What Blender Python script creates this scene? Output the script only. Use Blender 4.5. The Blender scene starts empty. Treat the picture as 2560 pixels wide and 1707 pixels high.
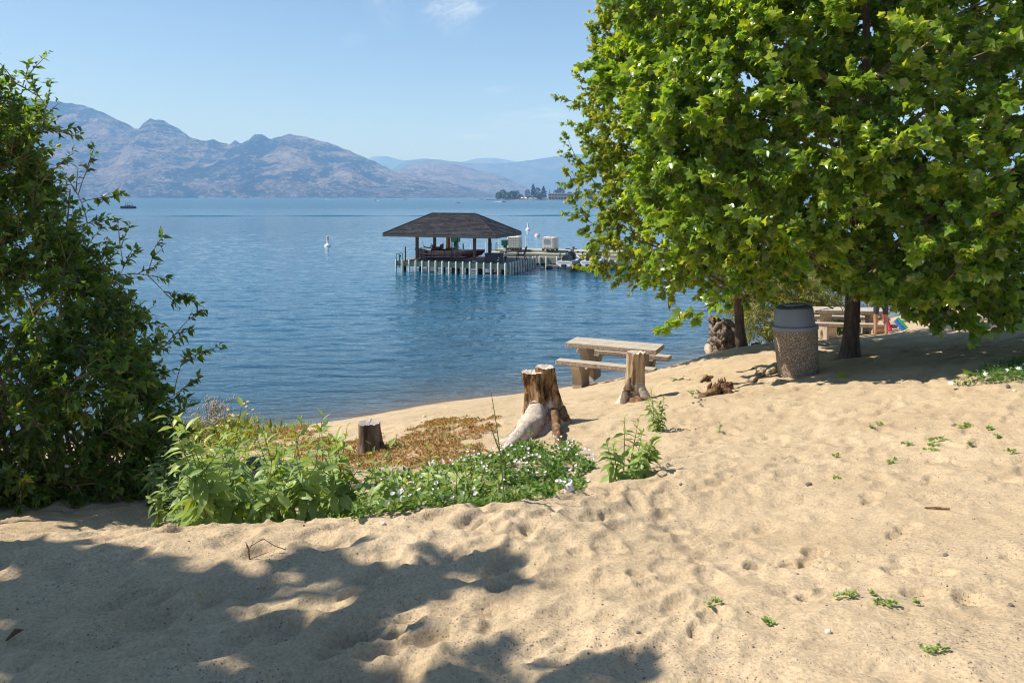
import bpy, math, random
import numpy as np
from mathutils import Vector, Matrix

# ------------------------------------------------------------------ camera, sky, sun, exposure
SC = bpy.context.scene
COL = SC.collection
RAD = math.radians
H = 5.5                 # eye height above the lake
F = 1850.0              # focal length in units of 1/2560 of the picture width
CX, HY = 1280.0, 493.0

cam_data = bpy.data.cameras.new('camera')
cam = bpy.data.objects.new('camera', cam_data)
COL.objects.link(cam)
cam.location = (0, 0, H)
cam.rotation_euler = (RAD(90), 0, 0)
cam_data.sensor_width = 36.0
cam_data.lens = 36.0 * F / 2560.0
cam_data.shift_y = -(853.5 - HY) / 2560.0
cam_data.clip_start = 0.1
cam_data.clip_end = 60000.0
SC.camera = cam

SUN_EL, SUN_AZ = RAD(49), RAD(-86)      # azimuth from +Y towards +X
SUN_DIR = Vector((math.sin(SUN_AZ) * math.cos(SUN_EL), math.cos(SUN_AZ) * math.cos(SUN_EL), math.sin(SUN_EL)))
world = bpy.data.worlds.new('World')
SC.world = world
world.use_nodes = True
wn, wl = world.node_tree.nodes, world.node_tree.links
wn.clear()
w_out = wn.new('ShaderNodeOutputWorld')
w_bg = wn.new('ShaderNodeBackground')
sky = wn.new('ShaderNodeTexSky')
sky.sky_type = 'NISHITA'
sky.sun_disc = False
sky.sun_elevation = SUN_EL
sky.sun_rotation = SUN_AZ
sky.altitude = 300
sky.air_density = 1.0
sky.dust_density = 0.1
sky.ozone_density = 2.2
w_bg.inputs['Strength'].default_value = 0.100
wl.new(w_bg.outputs[0], w_out.inputs['Surface'])

# thin cirrus wisps: white streaks mixed into the sky by direction
def wnode(t, **kw):
    n = wn.new(t)
    for k, v in kw.items():
        setattr(n, k, v)
    return n
tc = wnode('ShaderNodeTexCoord')
sep = wnode('ShaderNodeSeparateXYZ')
wl.new(tc.outputs['Generated'], sep.inputs[0])
def wmath(op, a, b=None, c=None):
    n = wnode('ShaderNodeMath', operation=op)
    for i, v in enumerate((a, b, c)):
        if v is None:
            continue
        if isinstance(v, (int, float)):
            n.inputs[i].default_value = v
        else:
            wl.new(v, n.inputs[i])
    return n.outputs[0]
ysafe = wmath('MAXIMUM', sep.outputs[1], 0.02)
su = wmath('DIVIDE', sep.outputs[0], ysafe)
sv = wmath('DIVIDE', sep.outputs[2], ysafe)
comb = wnode('ShaderNodeCombineXYZ')
wl.new(su, comb.inputs[0]); wl.new(sv, comb.inputs[1])
def wisp(u0, v0, wu, wv, ang, scale, stretch, amount):
    mp = wnode('ShaderNodeMapping')
    mp.inputs['Location'].default_value = (0, 0, 0)
    mp.vector_type = 'TEXTURE'
    mp.inputs['Location'].default_value = (u0, v0, 0)
    mp.inputs['Rotation'].default_value = (0, 0, ang)
    mp.inputs['Scale'].default_value = (wu, wv, 1)
    wl.new(comb.outputs[0], mp.inputs[0])
    ln = wnode('ShaderNodeVectorMath', operation='LENGTH')
    wl.new(mp.outputs[0], ln.inputs[0])
    mask = wnode('ShaderNodeMapRange', interpolation_type='SMOOTHSTEP')
    mask.inputs[1].default_value = 1.0; mask.inputs[2].default_value = 0.1
    wl.new(ln.outputs['Value'], mask.inputs[0])
    st = wnode('ShaderNodeMapping')
    st.inputs['Scale'].default_value = (scale, scale * stretch, 1)
    st.inputs['Location'].default_value = (u0 * 31, v0 * 17, 0)
    wl.new(mp.outputs[0], st.inputs[0])
    nz = wnode('ShaderNodeTexNoise')
    nz.inputs['Scale'].default_value = 1.0; nz.inputs['Detail'].default_value = 7; nz.inputs['Roughness'].default_value = 0.62
    nz.inputs['Distortion'].default_value = 0.6
    wl.new(st.outputs[0], nz.inputs[0])
    rp = wnode('ShaderNodeMapRange', interpolation_type='SMOOTHSTEP')
    rp.inputs[1].default_value = 0.36; rp.inputs[2].default_value = 0.72
    wl.new(nz.outputs[0], rp.inputs[0])
    return wmath('MULTIPLY', wmath('MULTIPLY', mask.outputs[0], rp.outputs[0]), amount)
def uv(px, py):
    return ((px - CX) / F, (HY - py) / F)
tot = None
for (px, py, wx, wy, ang, sc_, st_, am) in (
        (1140, 15, 120, 55, 0.25, 1.6, 1.3, 0.75), (1140, 50, 70, 60, 1.2, 1.4, 2.2, 0.35),
        (1335, 300, 170, 40, 0.05, 1.3, 1.6, 0.55), (1205, 335, 120, 22, 0.02, 1.2, 1.4, 0.4),
        (1245, 225, 60, 16, 0.1, 1.2, 1.4, 0.3), (960, 20, 80, 60, -0.8, 1.5, 2.0, 0.22), (880, 100, 60, 25, 0.1, 1.3, 1.5, 0.15)):
    u0, v0 = uv(px, py)
    o = wisp(u0, v0, wx / F, wy / F, ang, sc_, st_, am)
    tot = o if tot is None else wmath('ADD', tot, o)
front = wmath('GREATER_THAN', sep.outputs[1], 0.03)
tot = wmath('MULTIPLY', wmath('MINIMUM', tot, 1.0), front)
cm = wnode('ShaderNodeMix', data_type='RGBA', blend_type='MIX')
wl.new(tot, cm.inputs[0])
wl.new(sky.outputs[0], cm.inputs[6])
cm.inputs[7].default_value = (7.4, 7.7, 8.0, 1)
wl.new(cm.outputs[2], w_bg.inputs['Color'])

sun_data = bpy.data.lights.new('sun', 'SUN')
sun_data.energy = 5.0
sun_data.angle = RAD(0.53)
sun_data.color = (1.0, 0.95, 0.87)
sun = bpy.data.objects.new('sun', sun_data)
COL.objects.link(sun)
sun.rotation_euler = SUN_DIR.to_track_quat('Z', 'Y').to_euler()

SC.view_settings.view_transform = 'Standard'
SC.view_settings.look = 'None'
SC.view_settings.gamma = 1.0
SC.view_settings.exposure = 0.54
SC.view_settings.use_curve_mapping = False
SC.cycles.volume_bounces = 1
SC.cycles.filter_width = 1.1

# ------------------------------------------------------------------ helpers
rng = np.random.default_rng(7)
random.seed(7)

def P(px, py, h):
    """point that shows at (px, py) of the 2560 wide photograph and lies h metres below the eye"""
    D = h * F / (py - HY)
    return Vector(((px - CX) / F * D, D, H - h))
def PD(px, py, D):
    return Vector(((px - CX) / F * D, D, H - (py - HY) / F * D))

def tag(o, label=None, cat=None, group=None, kind=None):
    if label: o['label'] = label
    if cat: o['category'] = cat
    if group: o['group'] = group
    if kind: o['kind'] = kind
    return o
def empty(name, loc=(0, 0, 0), rz=0.0, label=None, cat=None, group=None):
    o = bpy.data.objects.new(name, None)
    o.empty_display_size = 0.2
    COL.objects.link(o)
    o.location = loc
    o.rotation_euler = (0, 0, rz)
    return tag(o, label, cat, group)
def link(name, me, parent=None, mat=None, loc=None):
    o = bpy.data.objects.new(name, me)
    COL.objects.link(o)
    if mat is not None and not me.materials:
        me.materials.append(mat)
    if parent is not None:
        o.parent = parent
    if loc is not None:
        o.location = loc
    return o

def fast_mesh(name, V, Fc, smooth=False, attrs=None):
    """V (n,3), Fc list of (m,k) int arrays of equal sided faces"""
    if not isinstance(Fc, (list, tuple)):
        Fc = [Fc]
    me = bpy.data.meshes.new(name)
    V = np.asarray(V, dtype=np.float32)
    me.vertices.add(len(V))
    me.vertices.foreach_set('co', V.ravel())
    loops = np.concatenate([np.asarray(f, dtype=np.int32).ravel() for f in Fc])
    tots = np.concatenate([np.full(len(f), np.asarray(f).shape[1], dtype=np.int32) for f in Fc])
    starts = np.concatenate([[0], np.cumsum(tots)[:-1]]).astype(np.int32)
    me.loops.add(len(loops))
    me.loops.foreach_set('vertex_index', loops)
    me.polygons.add(len(tots))
    me.polygons.foreach_set('loop_start', starts)
    try:
        me.polygons.foreach_set('loop_total', tots)
    except Exception:
        pass
    if smooth:
        me.polygons.foreach_set('use_smooth', np.ones(len(tots), dtype=bool))
    for k, a in (attrs or {}).items():
        at = me.attributes.new(k, 'FLOAT', 'POINT')
        at.data.foreach_set('value', np.asarray(a, dtype=np.float32))
    me.update(calc_edges=True)
    me.validate()
    return me

class MB:
    """collects simple solids into one mesh"""
    def __init__(s):
        s.v, s.f = [], []
    def add(s, verts, faces, M=None):
        b = len(s.v)
        for p in verts:
            p = Vector(p)
            s.v.append(M @ p if M is not None else p)
        for f in faces:
            s.f.append([b + i for i in f])
        return s
    def box(s, c, d, rz=0.0, M=None, bev=0.0):
        x, y, z = d[0] / 2, d[1] / 2, d[2] / 2
        T = Matrix.Translation(c) @ Matrix.Rotation(rz, 4, 'Z')
        if M is not None: T = M @ T
        if bev <= 0:
            vs = [(sx * x, sy * y, sz * z) for sz in (-1, 1) for sy in (-1, 1) for sx in (-1, 1)]
            fs = [(0, 2, 3, 1), (4, 5, 7, 6), (0, 1, 5, 4), (2, 6, 7, 3), (0, 4, 6, 2), (1, 3, 7, 5)]
            return s.add(vs, fs, T)
        b = min(bev, x * .9, y * .9, z * .9)
        rings = []
        for zz, ins in ((-z, b), (-z + b, 0), (z - b, 0), (z, b)):
            X, Y = x - ins, y - ins
            rings.append([(X, Y - b * .0, zz), (-X, Y, zz), (-X, -Y, zz), (X, -Y, zz)])
        # chamfer the vertical corners too
        rr = []
        for (zz, ins) in ((-z, b), (-z + b, 0), (z - b, 0), (z, b)):
            X, Y = x - ins, y - ins
            c_ = b
            rr.append([(X - c_, Y, zz), (-X + c_, Y, zz), (-X, Y - c_, zz), (-X, -Y + c_, zz), (-X + c_, -Y, zz), (X - c_, -Y, zz), (X, -Y + c_, zz), (X, Y - c_, zz)])
        vs = [p for r in rr for p in r]
        fs = [tuple(range(7, -1, -1)), tuple(range(24, 32))]
        for k in range(3):
            for i in range(8):
                j = (i + 1) % 8
                fs.append((k * 8 + i, k * 8 + j, (k + 1) * 8 + j, (k + 1) * 8 + i))
        return s.add(vs, fs, T)
    def tube(s, pts, rad, n=8, caps=True, flat=None):
        pts = [Vector(p) for p in pts]
        if isinstance(rad, (int, float)):
            rad = [rad] * len(pts)
        b = len(s.v)
        up = Vector((0.013, 0.031, 1)).normalized()
        prev = None
        for i, p in enumerate(pts):
            d = (pts[min(i + 1, len(pts) - 1)] - pts[max(i - 1, 0)])
            d = d.normalized() if d.length > 1e-9 else Vector((0, 0, 1))
            if prev is None:
                ref = up if abs(d.z) < 0.95 else Vector((1, 0.02, 0))
                a = d.cross(ref).normalized()
            else:
                a = (prev - d * prev.dot(d))
                a = a.normalized() if a.length > 1e-6 else d.orthogonal().normalized()
            prev = a
            c = d.cross(a)
            for k in range(n):
                t = 2 * math.pi * k / n
                s.v.append(p + (a * math.cos(t) + c * math.sin(t)) * rad[i])
        for i in range(len(pts) - 1):
            for k in range(n):
                k2 = (k + 1) % n
                s.f.append([b + i * n + k, b + i * n + k2, b + (i + 1) * n + k2, b + (i + 1) * n + k])
        if caps:
            s.f.append([b + k for k in range(n - 1, -1, -1)])
            e = b + (len(pts) - 1) * n
            s.f.append([e + k for k in range(n)])
        return s
    def lathe(s, prof, n=24, M=None, sx=1.0, sy=1.0):
        b = len(s.v)
        for (r, z) in prof:
            for k in range(n):
                t = 2 * math.pi * k / n
                p = Vector((r * math.cos(t) * sx, r * math.sin(t) * sy, z))
                s.v.append(M @ p if M is not None else p)
        for i in range(len(prof) - 1):
            for k in range(n):
                k2 = (k + 1) % n
                s.f.append([b + i * n + k, b + i * n + k2, b + (i + 1) * n + k2, b + (i + 1) * n + k])
        if prof[0][0] > 1e-4: s.f.append([b + k for k in range(n - 1, -1, -1)])
        e = b + (len(prof) - 1) * n
        if prof[-1][0] > 1e-4: s.f.append([e + k for k in range(n)])
        return s
    def prism(s, outline, depth, M=None):
        """outline in the xz plane, extruded along y by +-depth/2"""
        n = len(outline)
        vs = [(x, -depth / 2, z) for x, z in outline] + [(x, depth / 2, z) for x, z in outline]
        fs = [tuple(range(n)), tuple(range(2 * n - 1, n - 1, -1))]
        for i in range(n):
            j = (i + 1) % n
            fs.append((i, i + n, j + n, j))
        return s.add(vs, fs, M)
    def mesh(s, name, smooth=False):
        me = bpy.data.meshes.new(name)
        me.from_pydata([tuple(p) for p in s.v], [], s.f)
        if smooth:
            for p in me.polygons: p.use_smooth = True
            try:
                me.set_sharp_from_angle(angle=RAD(40))
            except Exception:
                pass
        me.update()
        return me
    def build(s, name, mat, parent=None, smooth=False, loc=None):
        return link(name, s.mesh(name, smooth), parent, mat, loc)

# ---- numpy gradient noise
_perm = np.random.default_rng(3).permutation(512)
_perm = np.concatenate([_perm, _perm])
_g = np.random.default_rng(4).normal(size=(512, 2)); _g /= np.linalg.norm(_g, axis=1)[:, None]
def pnoise(x, y):
    xi = np.floor(x).astype(int); yi = np.floor(y).astype(int)
    xf = x - xi; yf = y - yi
    u = xf * xf * xf * (xf * (xf * 6 - 15) + 10); v = yf * yf * yf * (yf * (yf * 6 - 15) + 10)
    def gr(ix, iy, dx, dy):
        h = _perm[(_perm[ix & 511] + iy) & 511]
        g = _g[h]
        return g[..., 0] * dx + g[..., 1] * dy
    a = gr(xi, yi, xf, yf); b = gr(xi + 1, yi, xf - 1, yf)
    c = gr(xi, yi + 1, xf, yf - 1); d = gr(xi + 1, yi + 1, xf - 1, yf - 1)
    return (a + (b - a) * u) * (1 - v) + (c + (d - c) * u) * v
def fbm(x, y, o=5, lac=2.03, gain=0.5):
    s, a = 0, 1.0
    for i in range(o):
        s = s + a * pnoise(x * lac ** i + 17.3 * i, y * lac ** i - 9.1 * i)
        a *= gain
    return s

# ---- materials
def mat_new(name):
    m = bpy.data.materials.new(name)
    m.use_nodes = True
    n, l = m.node_tree.nodes, m.node_tree.links
    return m, n, l, n['Principled BSDF']
def mat(name, col, rough=0.6, metal=0.0, noise=0.0, nscale=8.0, bump=0.0, bscale=30.0, spec=0.5, coat=0.0, stretch=None):
    m, n, l, b = mat_new(name)
    b.inputs['Base Color'].default_value = (*col, 1)
    b.inputs['Roughness'].default_value = rough
    b.inputs['Metallic'].default_value = metal
    b.inputs['Specular IOR Level'].default_value = spec
    b.inputs['Coat Weight'].default_value = coat
    if noise or bump:
        t = n.new('ShaderNodeTexCoord')
        src = t.outputs['Object']
        if stretch:
            mp = n.new('ShaderNodeMapping'); mp.inputs['Scale'].default_value = stretch
            l.new(src, mp.inputs[0]); src = mp.outputs[0]
    if noise:
        z = n.new('ShaderNodeTexNoise'); z.inputs['Scale'].default_value = nscale; z.inputs['Detail'].default_value = 6
        z.inputs['Roughness'].default_value = 0.65
        l.new(src, z.inputs[0])
        r = n.new('ShaderNodeMapRange'); r.inputs[1].default_value = 0.3; r.inputs[2].default_value = 0.7
        r.inputs[3].default_value = 1 - noise; r.inputs[4].default_value = 1 + noise
        l.new(z.outputs[0], r.inputs[0])
        mx = n.new('ShaderNodeMix'); mx.data_type = 'RGBA'; mx.blend_type = 'MULTIPLY'; mx.inputs[0].default_value = 1
        mx.inputs[6].default_value = (*col, 1)
        cb = n.new('ShaderNodeCombineColor')
        for i in range(3): l.new(r.outputs[0], cb.inputs[i])
        l.new(cb.outputs[0], mx.inputs[7]); l.new(mx.outputs[2], b.inputs['Base Color'])
    if bump:
        z = n.new('ShaderNodeTexNoise'); z.inputs['Scale'].default_value = bscale; z.inputs['Detail'].default_value = 5
        l.new(src, z.inputs[0])
        bp = n.new('ShaderNodeBump'); bp.inputs['Strength'].default_value = 1.0; bp.inputs['Distance'].default_value = bump
        l.new(z.outputs[0], bp.inputs['Height']); l.new(bp.outputs[0], b.inputs['Normal'])
    return m
def ramp(n, l, src, stops, interp='LINEAR'):
    r = n.new('ShaderNodeValToRGB')
    r.color_ramp.interpolation = interp
    e = r.color_ramp.elements
    while len(e) < len(stops): e.new(0.5)
    for el, (p, c) in zip(e, stops):
        el.position = p
        el.color = (*c, 1) if len(c) == 3 else c
    l.new(src, r.inputs[0])
    return r.outputs[0]
def nz_node(n, l, src, scale, detail=5, rough=0.6, dist=0.0, stretch=None):
    if stretch:
        mp = n.new('ShaderNodeMapping'); mp.inputs['Scale'].default_value = stretch
        l.new(src, mp.inputs[0]); src = mp.outputs[0]
    z = n.new('ShaderNodeTexNoise'); z.inputs['Scale'].default_value = scale; z.inputs['Detail'].default_value = detail
    z.inputs['Roughness'].default_value = rough; z.inputs['Distortion'].default_value = dist
    l.new(src, z.inputs[0])
    return z.outputs[0]
def mixc(n, l, fac, a, b, blend='MIX'):
    m = n.new('ShaderNodeMix'); m.data_type = 'RGBA'; m.blend_type = blend
    for i, v in ((0, fac), (6, a), (7, b)):
        if isinstance(v, (int, float)): m.inputs[i].default_value = v
        elif isinstance(v, tuple): m.inputs[i].default_value = (*v, 1)
        else: l.new(v, m.inputs[i])
    return m.outputs[2]
def mrange(n, l, v, a, b, c=0.0, d=1.0, smooth=False):
    m = n.new('ShaderNodeMapRange')
    if smooth: m.interpolation_type = 'SMOOTHSTEP'
    for i, x in enumerate((a, b, c, d)): m.inputs[i + 1].default_value = x
    l.new(v, m.inputs[0])
    return m.outputs[0]
def nmath(n, l, op, a, b=None):
    m = n.new('ShaderNodeMath'); m.operation = op
    for i, v in enumerate((a, b)):
        if v is None: continue
        if isinstance(v, (int, float)): m.inputs[i].default_value = v
        else: l.new(v, m.inputs[i])
    return m.outputs[0]

# ------------------------------------------------------------------ the beach
CTRL = [  # px, py, metres below the eye
    (0, 1707, 1.66), (640, 1707, 1.64), (1280, 1707, 1.62), (1900, 1707, 1.56), (2560, 1707, 1.50),
    (0, 1500, 1.80), (640, 1500, 1.78), (1280, 1500, 1.75), (1900, 1500, 1.68), (2560, 1500, 1.60),
    (0, 1345, 1.97), (300, 1325, 1.96), (600, 1306, 1.94), (1000, 1280, 1.95), (1300, 1242, 1.99), (1470, 1212, 2.06),
    (1700, 1300, 2.02), (2100, 1300, 1.90), (2560, 1300, 1.74),
    (1700, 1100, 2.42), (2100, 1100, 2.18), (2560, 1100, 1.90), (1600, 1180, 2.16),
    (2560, 1000, 2.00), (2300, 1000, 2.22), (2560, 900, 2.12), (2000, 1000, 2.42),
    (1995, 938, 2.60), (2135, 893, 2.52), (2300, 855, 2.62), (2450, 815, 2.75), (2560, 785, 2.80),
    (1700, 1000, 2.76), (1580, 1005, 3.04), (1560, 1080, 2.60), (1700, 935, 3.10), (1800, 905, 2.98),
    (1860, 866, 3.02), (1780, 890, 3.45), (1500, 958, 4.02), (1640, 930, 3.85), (1400, 985, 3.95),
    (1370, 1060, 2.84), (1300, 1100, 2.82), (1450, 1030, 3.0), (1100, 1075, 3.0), (925, 1130, 3.1), (800, 1120, 3.4),
    (985, 1195, 2.86), (1300, 1185, 2.42), (1150, 1220, 2.45), (1420, 1150, 2.45),
    (1000, 1030, 4.1), (1200, 1000, 4.3),
    (2080, 846, 4.05), (2250, 838, 3.6), (1950, 862, 4.4), (2400, 800, 3.5),
]
pts = []
for px, py, h in CTRL:
    p = P(px, py, h); pts.append((p.x, p.y, p.z))
# hollow behind the near sand ridge, under the plants and the left shrub
for x, y, h in ((-0.5, 5.6, 2.52), (-1.5, 5.4, 2.58), (-2.6, 5.5, 2.62), (-4.2, 5.9, 2.62), (-1.2, 6.6, 2.72), (-2.8, 7.2, 2.85), (-4.5, 7.4, 2.85),
                (-6.5, 6.5, 2.6), (-7.5, 9.0, 3.1), (-4.5, 10.0, 3.6), (-9.0, 4.0, 2.0), (-9.0, 0.5, 1.7), (-6, 2.5, 1.85), (0.25, 5.6, 2.42), (-4.2, 4.6, 2.12),
                (0, 0, 1.6), (-4, -3, 1.6), (4, -3, 1.4), (8, 2, 1.35), (0, -12, 1.2), (-10, -12, 1.2), (10, -12, 1.0), (14, 8, 1.9),
                (12, 18, 2.7), (20, 22, 2.8), (20, 8, 1.7), (30, 30, 3.2), (16, 26, 3.9)):
    pts.append((x, y, H - h))
# waterline and the lake bed beyond it
for px, py in ((300, 1100), (480, 1090), (680, 1078), (900, 1040), (1100, 1003), (1250, 988), (1380, 972), (1560, 945), (1700, 908), (1800, 888), (1900, 868)):
    p = P(px, py, 5.5); pts.append((p.x, p.y, 0.0))
    q = P(px, py - 20, 6.1); pts.append((p.x * 1.15, p.y * 1.15, -0.55)); pts.append((p.x * 1.7, p.y * 1.7, -2.6))
for x, y in ((14, 31), (22, 37), (34, 46), (-12, 16), (-20, 12), (-30, 6)):
    pts.append((x, y, 0.0)); pts.append((x - 2 + 2 * (x < 0), y + 7, -1.2)); pts.append((x - 8, y + 22, -3.2))
for x, y in ((-40, 60), (0, 60), (40, 75), (-30, 40)):
    pts.append((x, y, -4.0))
pts = np.array(pts)
def _phi(r2): return np.sqrt(r2 + 0.36)
_A = _phi(((pts[:, None, :2] - pts[None, :, :2]) ** 2).sum(-1))
_n = len(pts)
_M = np.zeros((_n + 3, _n + 3))
_M[:_n, :_n] = _A - np.eye(_n) * 0.02
_M[:_n, _n] = 1; _M[:_n, _n + 1:] = pts[:, :2]; _M[_n:, :_n] = _M[:_n, _n:].T
_w = np.linalg.solve(_M, np.concatenate([pts[:, 2], [0, 0, 0]]))
def ground_np(x, y):
    x = np.asarray(x, float); y = np.asarray(y, float)
    out = _w[_n] + _w[_n + 1] * x + _w[_n + 2] * y
    for i in range(_n):
        out = out + _w[i] * _phi((x - pts[i, 0]) ** 2 + (y - pts[i, 1]) ** 2)
    return out
def ground(x, y): return float(ground_np(x, y))
def on_ground(px, py, guess=2.5):
    """where the ray through a pixel meets the smooth sand"""
    d = Vector(((px - CX) / F, 1.0, -(py - HY) / F))
    ts = np.exp(np.linspace(math.log(1.5), math.log(60), 700))
    zz = ground_np(d.x * ts, ts) - (H + d.z * ts)
    k = np.argmax(zz > 0)
    if zz[k] <= 0:
        k = int(np.argmin(np.abs(zz)))
    t = ts[k]
    return Vector((d.x * t, t, ground(d.x * t, t)))

rowsY = np.concatenate([np.linspace(-16, 0.4, 24)[:-1], np.exp(np.linspace(math.log(1.0), math.log(1.6), 12))[:-1] ,
                        np.exp(np.linspace(math.log(1.6), math.log(17), 480))[:-1], np.exp(np.linspace(math.log(17), math.log(75), 90))])
colsU = np.concatenate([-0.80 - np.linspace(0, 1, 26)[:0:-1] ** 2.2 * 6, np.linspace(-0.80, 0.80, 460), 0.80 + np.linspace(0, 1, 26)[1:] ** 2.2 * 6])
wid = np.sqrt(np.maximum(rowsY, 0) ** 2 + 0.5 ** 2) + 0.25
GX = colsU[None, :] * wid[:, None]
GY = np.repeat(rowsY[:, None], len(colsU), 1)
_step = 4
def ground_grid(gx, gy):
    return ground_np(gx, gy)
GZ = ground_grid(GX, GY)
dry = np.clip((GZ - 0.05) / 0.3, 0, 1)
near = np.exp(-np.maximum(GY - 3, 0) / 14.0)
# a wash of footprints and wind-softened hummocks
und = fbm(GX * 0.9, GY * 0.9, 3) * 0.024 + fbm(GX * 2.6 + 5, GY * 2.6, 3) * 0.016 + fbm(GX * 8, GY * 8, 3) * 0.005
rot = RAD(33)
rx, ry = GX * math.cos(rot) + GY * math.sin(rot), -GX * math.sin(rot) + GY * math.cos(rot)
und += fbm(rx * 1.3, ry * 4.2, 3) * 0.014 + (1 - np.abs(fbm(rx * 1.5 + 3, ry * 3.6, 3)) * 2.2) * 0.014
hum = 1.0 - 0.55 * np.clip((GX / np.maximum(GY, 0.5) - 0.12) / 0.28, 0, 1) * np.clip((7 - GY) / 3, 0, 1)
hum = hum * (1 - 0.30 * np.clip((4.2 - GY) / 1.5, 0, 1))
GZ = GZ + und * dry * hum * 0.85
prng = np.random.default_rng(21)
n_pit = 5200
for i in range(n_pit):
    yy = math.exp(prng.uniform(math.log(1.6), math.log(18)))
    if i % 2: yy = prng.uniform(1.5, 16)
    xx = prng.uniform(-0.85, 0.95) * (yy + 0.3)
    a = RAD(prng.normal(35, 30))
    L, W = prng.uniform(0.09, 0.18), prng.uniform(0.045, 0.085)
    dep = prng.uniform(0.004, 0.022)
    r0, r1 = np.searchsorted(rowsY, [yy - 0.5, yy + 0.5])
    c0, c1 = np.searchsorted(colsU, [(xx - 0.5) / (yy + 0.3), (xx + 0.5) / (yy + 0.3)])
    if r1 - r0 < 1 or c1 - c0 < 1: continue
    sx = GX[r0:r1, c0:c1] - xx; sy = GY[r0:r1, c0:c1] - yy
    ex = (sx * math.cos(a) + sy * math.sin(a)) / L; ey = (-sx * math.sin(a) + sy * math.cos(a)) / W
    r2 = ex * ex + ey * ey
    prof = -np.exp(-r2 ** 2.4 * 0.8) + 0.45 * np.exp(-((np.sqrt(r2) - 1.35) / 0.30) ** 2) * (0.6 + 0.4 * np.tanh(ex * 2))
    GZ[r0:r1, c0:c1] += dep * prof * (dry * hum)[r0:r1, c0:c1]
# trails of bare feet
def press(xx, yy, a, L, W, dep):
    r0, r1 = np.searchsorted(rowsY, [yy - 0.4, yy + 0.4]); k_ = math.sqrt(yy * yy + 0.25) + 0.25
    c0, c1 = np.searchsorted(colsU, [(xx - 0.4) / k_, (xx + 0.4) / k_])
    if r1 - r0 < 1 or c1 - c0 < 1: return
    sx = GX[r0:r1, c0:c1] - xx; sy = GY[r0:r1, c0:c1] - yy
    ex = (sx * math.cos(a) + sy * math.sin(a)) / L; ey = (-sx * math.sin(a) + sy * math.cos(a)) / W
    r2 = ex * ex + ey * ey
    GZ[r0:r1, c0:c1] += (dep * (-np.exp(-r2 ** 3 * 0.7) + 0.35 * np.exp(-((np.sqrt(r2) - 1.25) / 0.22) ** 2)) * dry[r0:r1, c0:c1])
for (x0, y0, x1, y1, ph) in ((-0.6, 2.4, 2.6, 8.5, 0.0), (0.3, 2.2, 4.6, 7.0, 0.4), (2.4, 2.7, -0.1, 4.6, 0.2), (1.0, 5.0, 5.6, 9.4, 0.7), (3.6, 4.2, 1.2, 9.8, 0.1), (0.4, 3.6, 2.9, 3.3, 0.5), (-1.9, 2.9, 0.9, 4.1, 0.3), (2.2, 6.0, 3.2, 13.0, 0.0)):
    ln = math.hypot(x1 - x0, y1 - y0); a = math.atan2(y1 - y0, x1 - x0)
    for k in range(int(ln / 0.58)):
        f = (k + ph) * 0.58 / ln; s_ = 0.10 if k % 2 else -0.10
        wob = prng.normal() * 0.03
        x = x0 + (x1 - x0) * f - math.sin(a) * (s_ + wob); y = y0 + (y1 - y0) * f + math.cos(a) * (s_ + wob)
        aa = a + (0.12 if k % 2 else -0.12) + prng.normal() * 0.08; d_ = prng.uniform(0.016, 0.028)
        press(x + 0.075 * math.cos(aa), y + 0.075 * math.sin(aa), aa, 0.085, 0.058, d_); press(x - 0.075 * math.cos(aa), y - 0.075 * math.sin(aa), aa, 0.062, 0.045, d_ * 1.15)
# from here on things stand on the sand as it is modelled, dimples included
smooth_ground_np = ground_np
def ground_np(x, y):
    x = np.asarray(x, float); y = np.asarray(y, float)
    k_ = np.sqrt(np.maximum(y, 0) ** 2 + 0.25) + 0.25
    i = np.clip(np.searchsorted(rowsY, y) - 1, 0, len(rowsY) - 2); j = np.clip(np.searchsorted(colsU, x / k_) - 1, 0, len(colsU) - 2)
    fy = np.clip((y - rowsY[i]) / (rowsY[i + 1] - rowsY[i]), 0, 1); fx_ = np.clip((x / k_ - colsU[j]) / (colsU[j + 1] - colsU[j]), 0, 1)
    return (GZ[i, j] * (1 - fx_) + GZ[i, j + 1] * fx_) * (1 - fy) + (GZ[i + 1, j] * (1 - fx_) + GZ[i + 1, j + 1] * fx_) * fy
nr, nc = GX.shape
idx = np.arange(nr * nc).reshape(nr, nc)
quads = np.stack([idx[:-1, :-1], idx[:-1, 1:], idx[1:, 1:], idx[1:, :-1]], -1).reshape(-1, 4)
sand_me = fast_mesh('sand', np.stack([GX, GY, GZ], -1).reshape(-1, 3), quads, smooth=True)

m_sand, n, l, b = mat_new('sand')
geo = n.new('ShaderNodeNewGeometry'); pos = geo.outputs['Position']
base = ramp(n, l, nz_node(n, l, pos, 1.1, 6, 0.6), [(0.3, (0.45, 0.34, 0.215)), (0.7, (0.57, 0.445, 0.295))])
fine = ramp(n, l, nz_node(n, l, pos, 60, 3, 0.7), [(0.3, (0.74, 0.72, 0.70)), (0.55, (1, 1, 1)), (0.75, (1.14, 1.14, 1.14))])
c1 = mixc(n, l, 1.0, base, fine, 'MULTIPLY')
vor = n.new('ShaderNodeTexVoronoi'); vor.inputs['Scale'].default_value = 85; l.new(pos, vor.inputs['Vector'])
dens = mrange(n, l, nz_node(n, l, pos, 1.7, 4), 0.38, 0.66, 0.10, 0.38)
spk = nmath(n, l, 'LESS_THAN', vor.outputs['Distance'], dens)
pick = n.new('ShaderNodeSeparateColor'); l.new(vor.outputs['Color'], pick.inputs[0])
sel = nmath(n, l, 'MULTIPLY', spk, nmath(n, l, 'GREATER_THAN', pick.outputs[0], 0.58))
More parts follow.
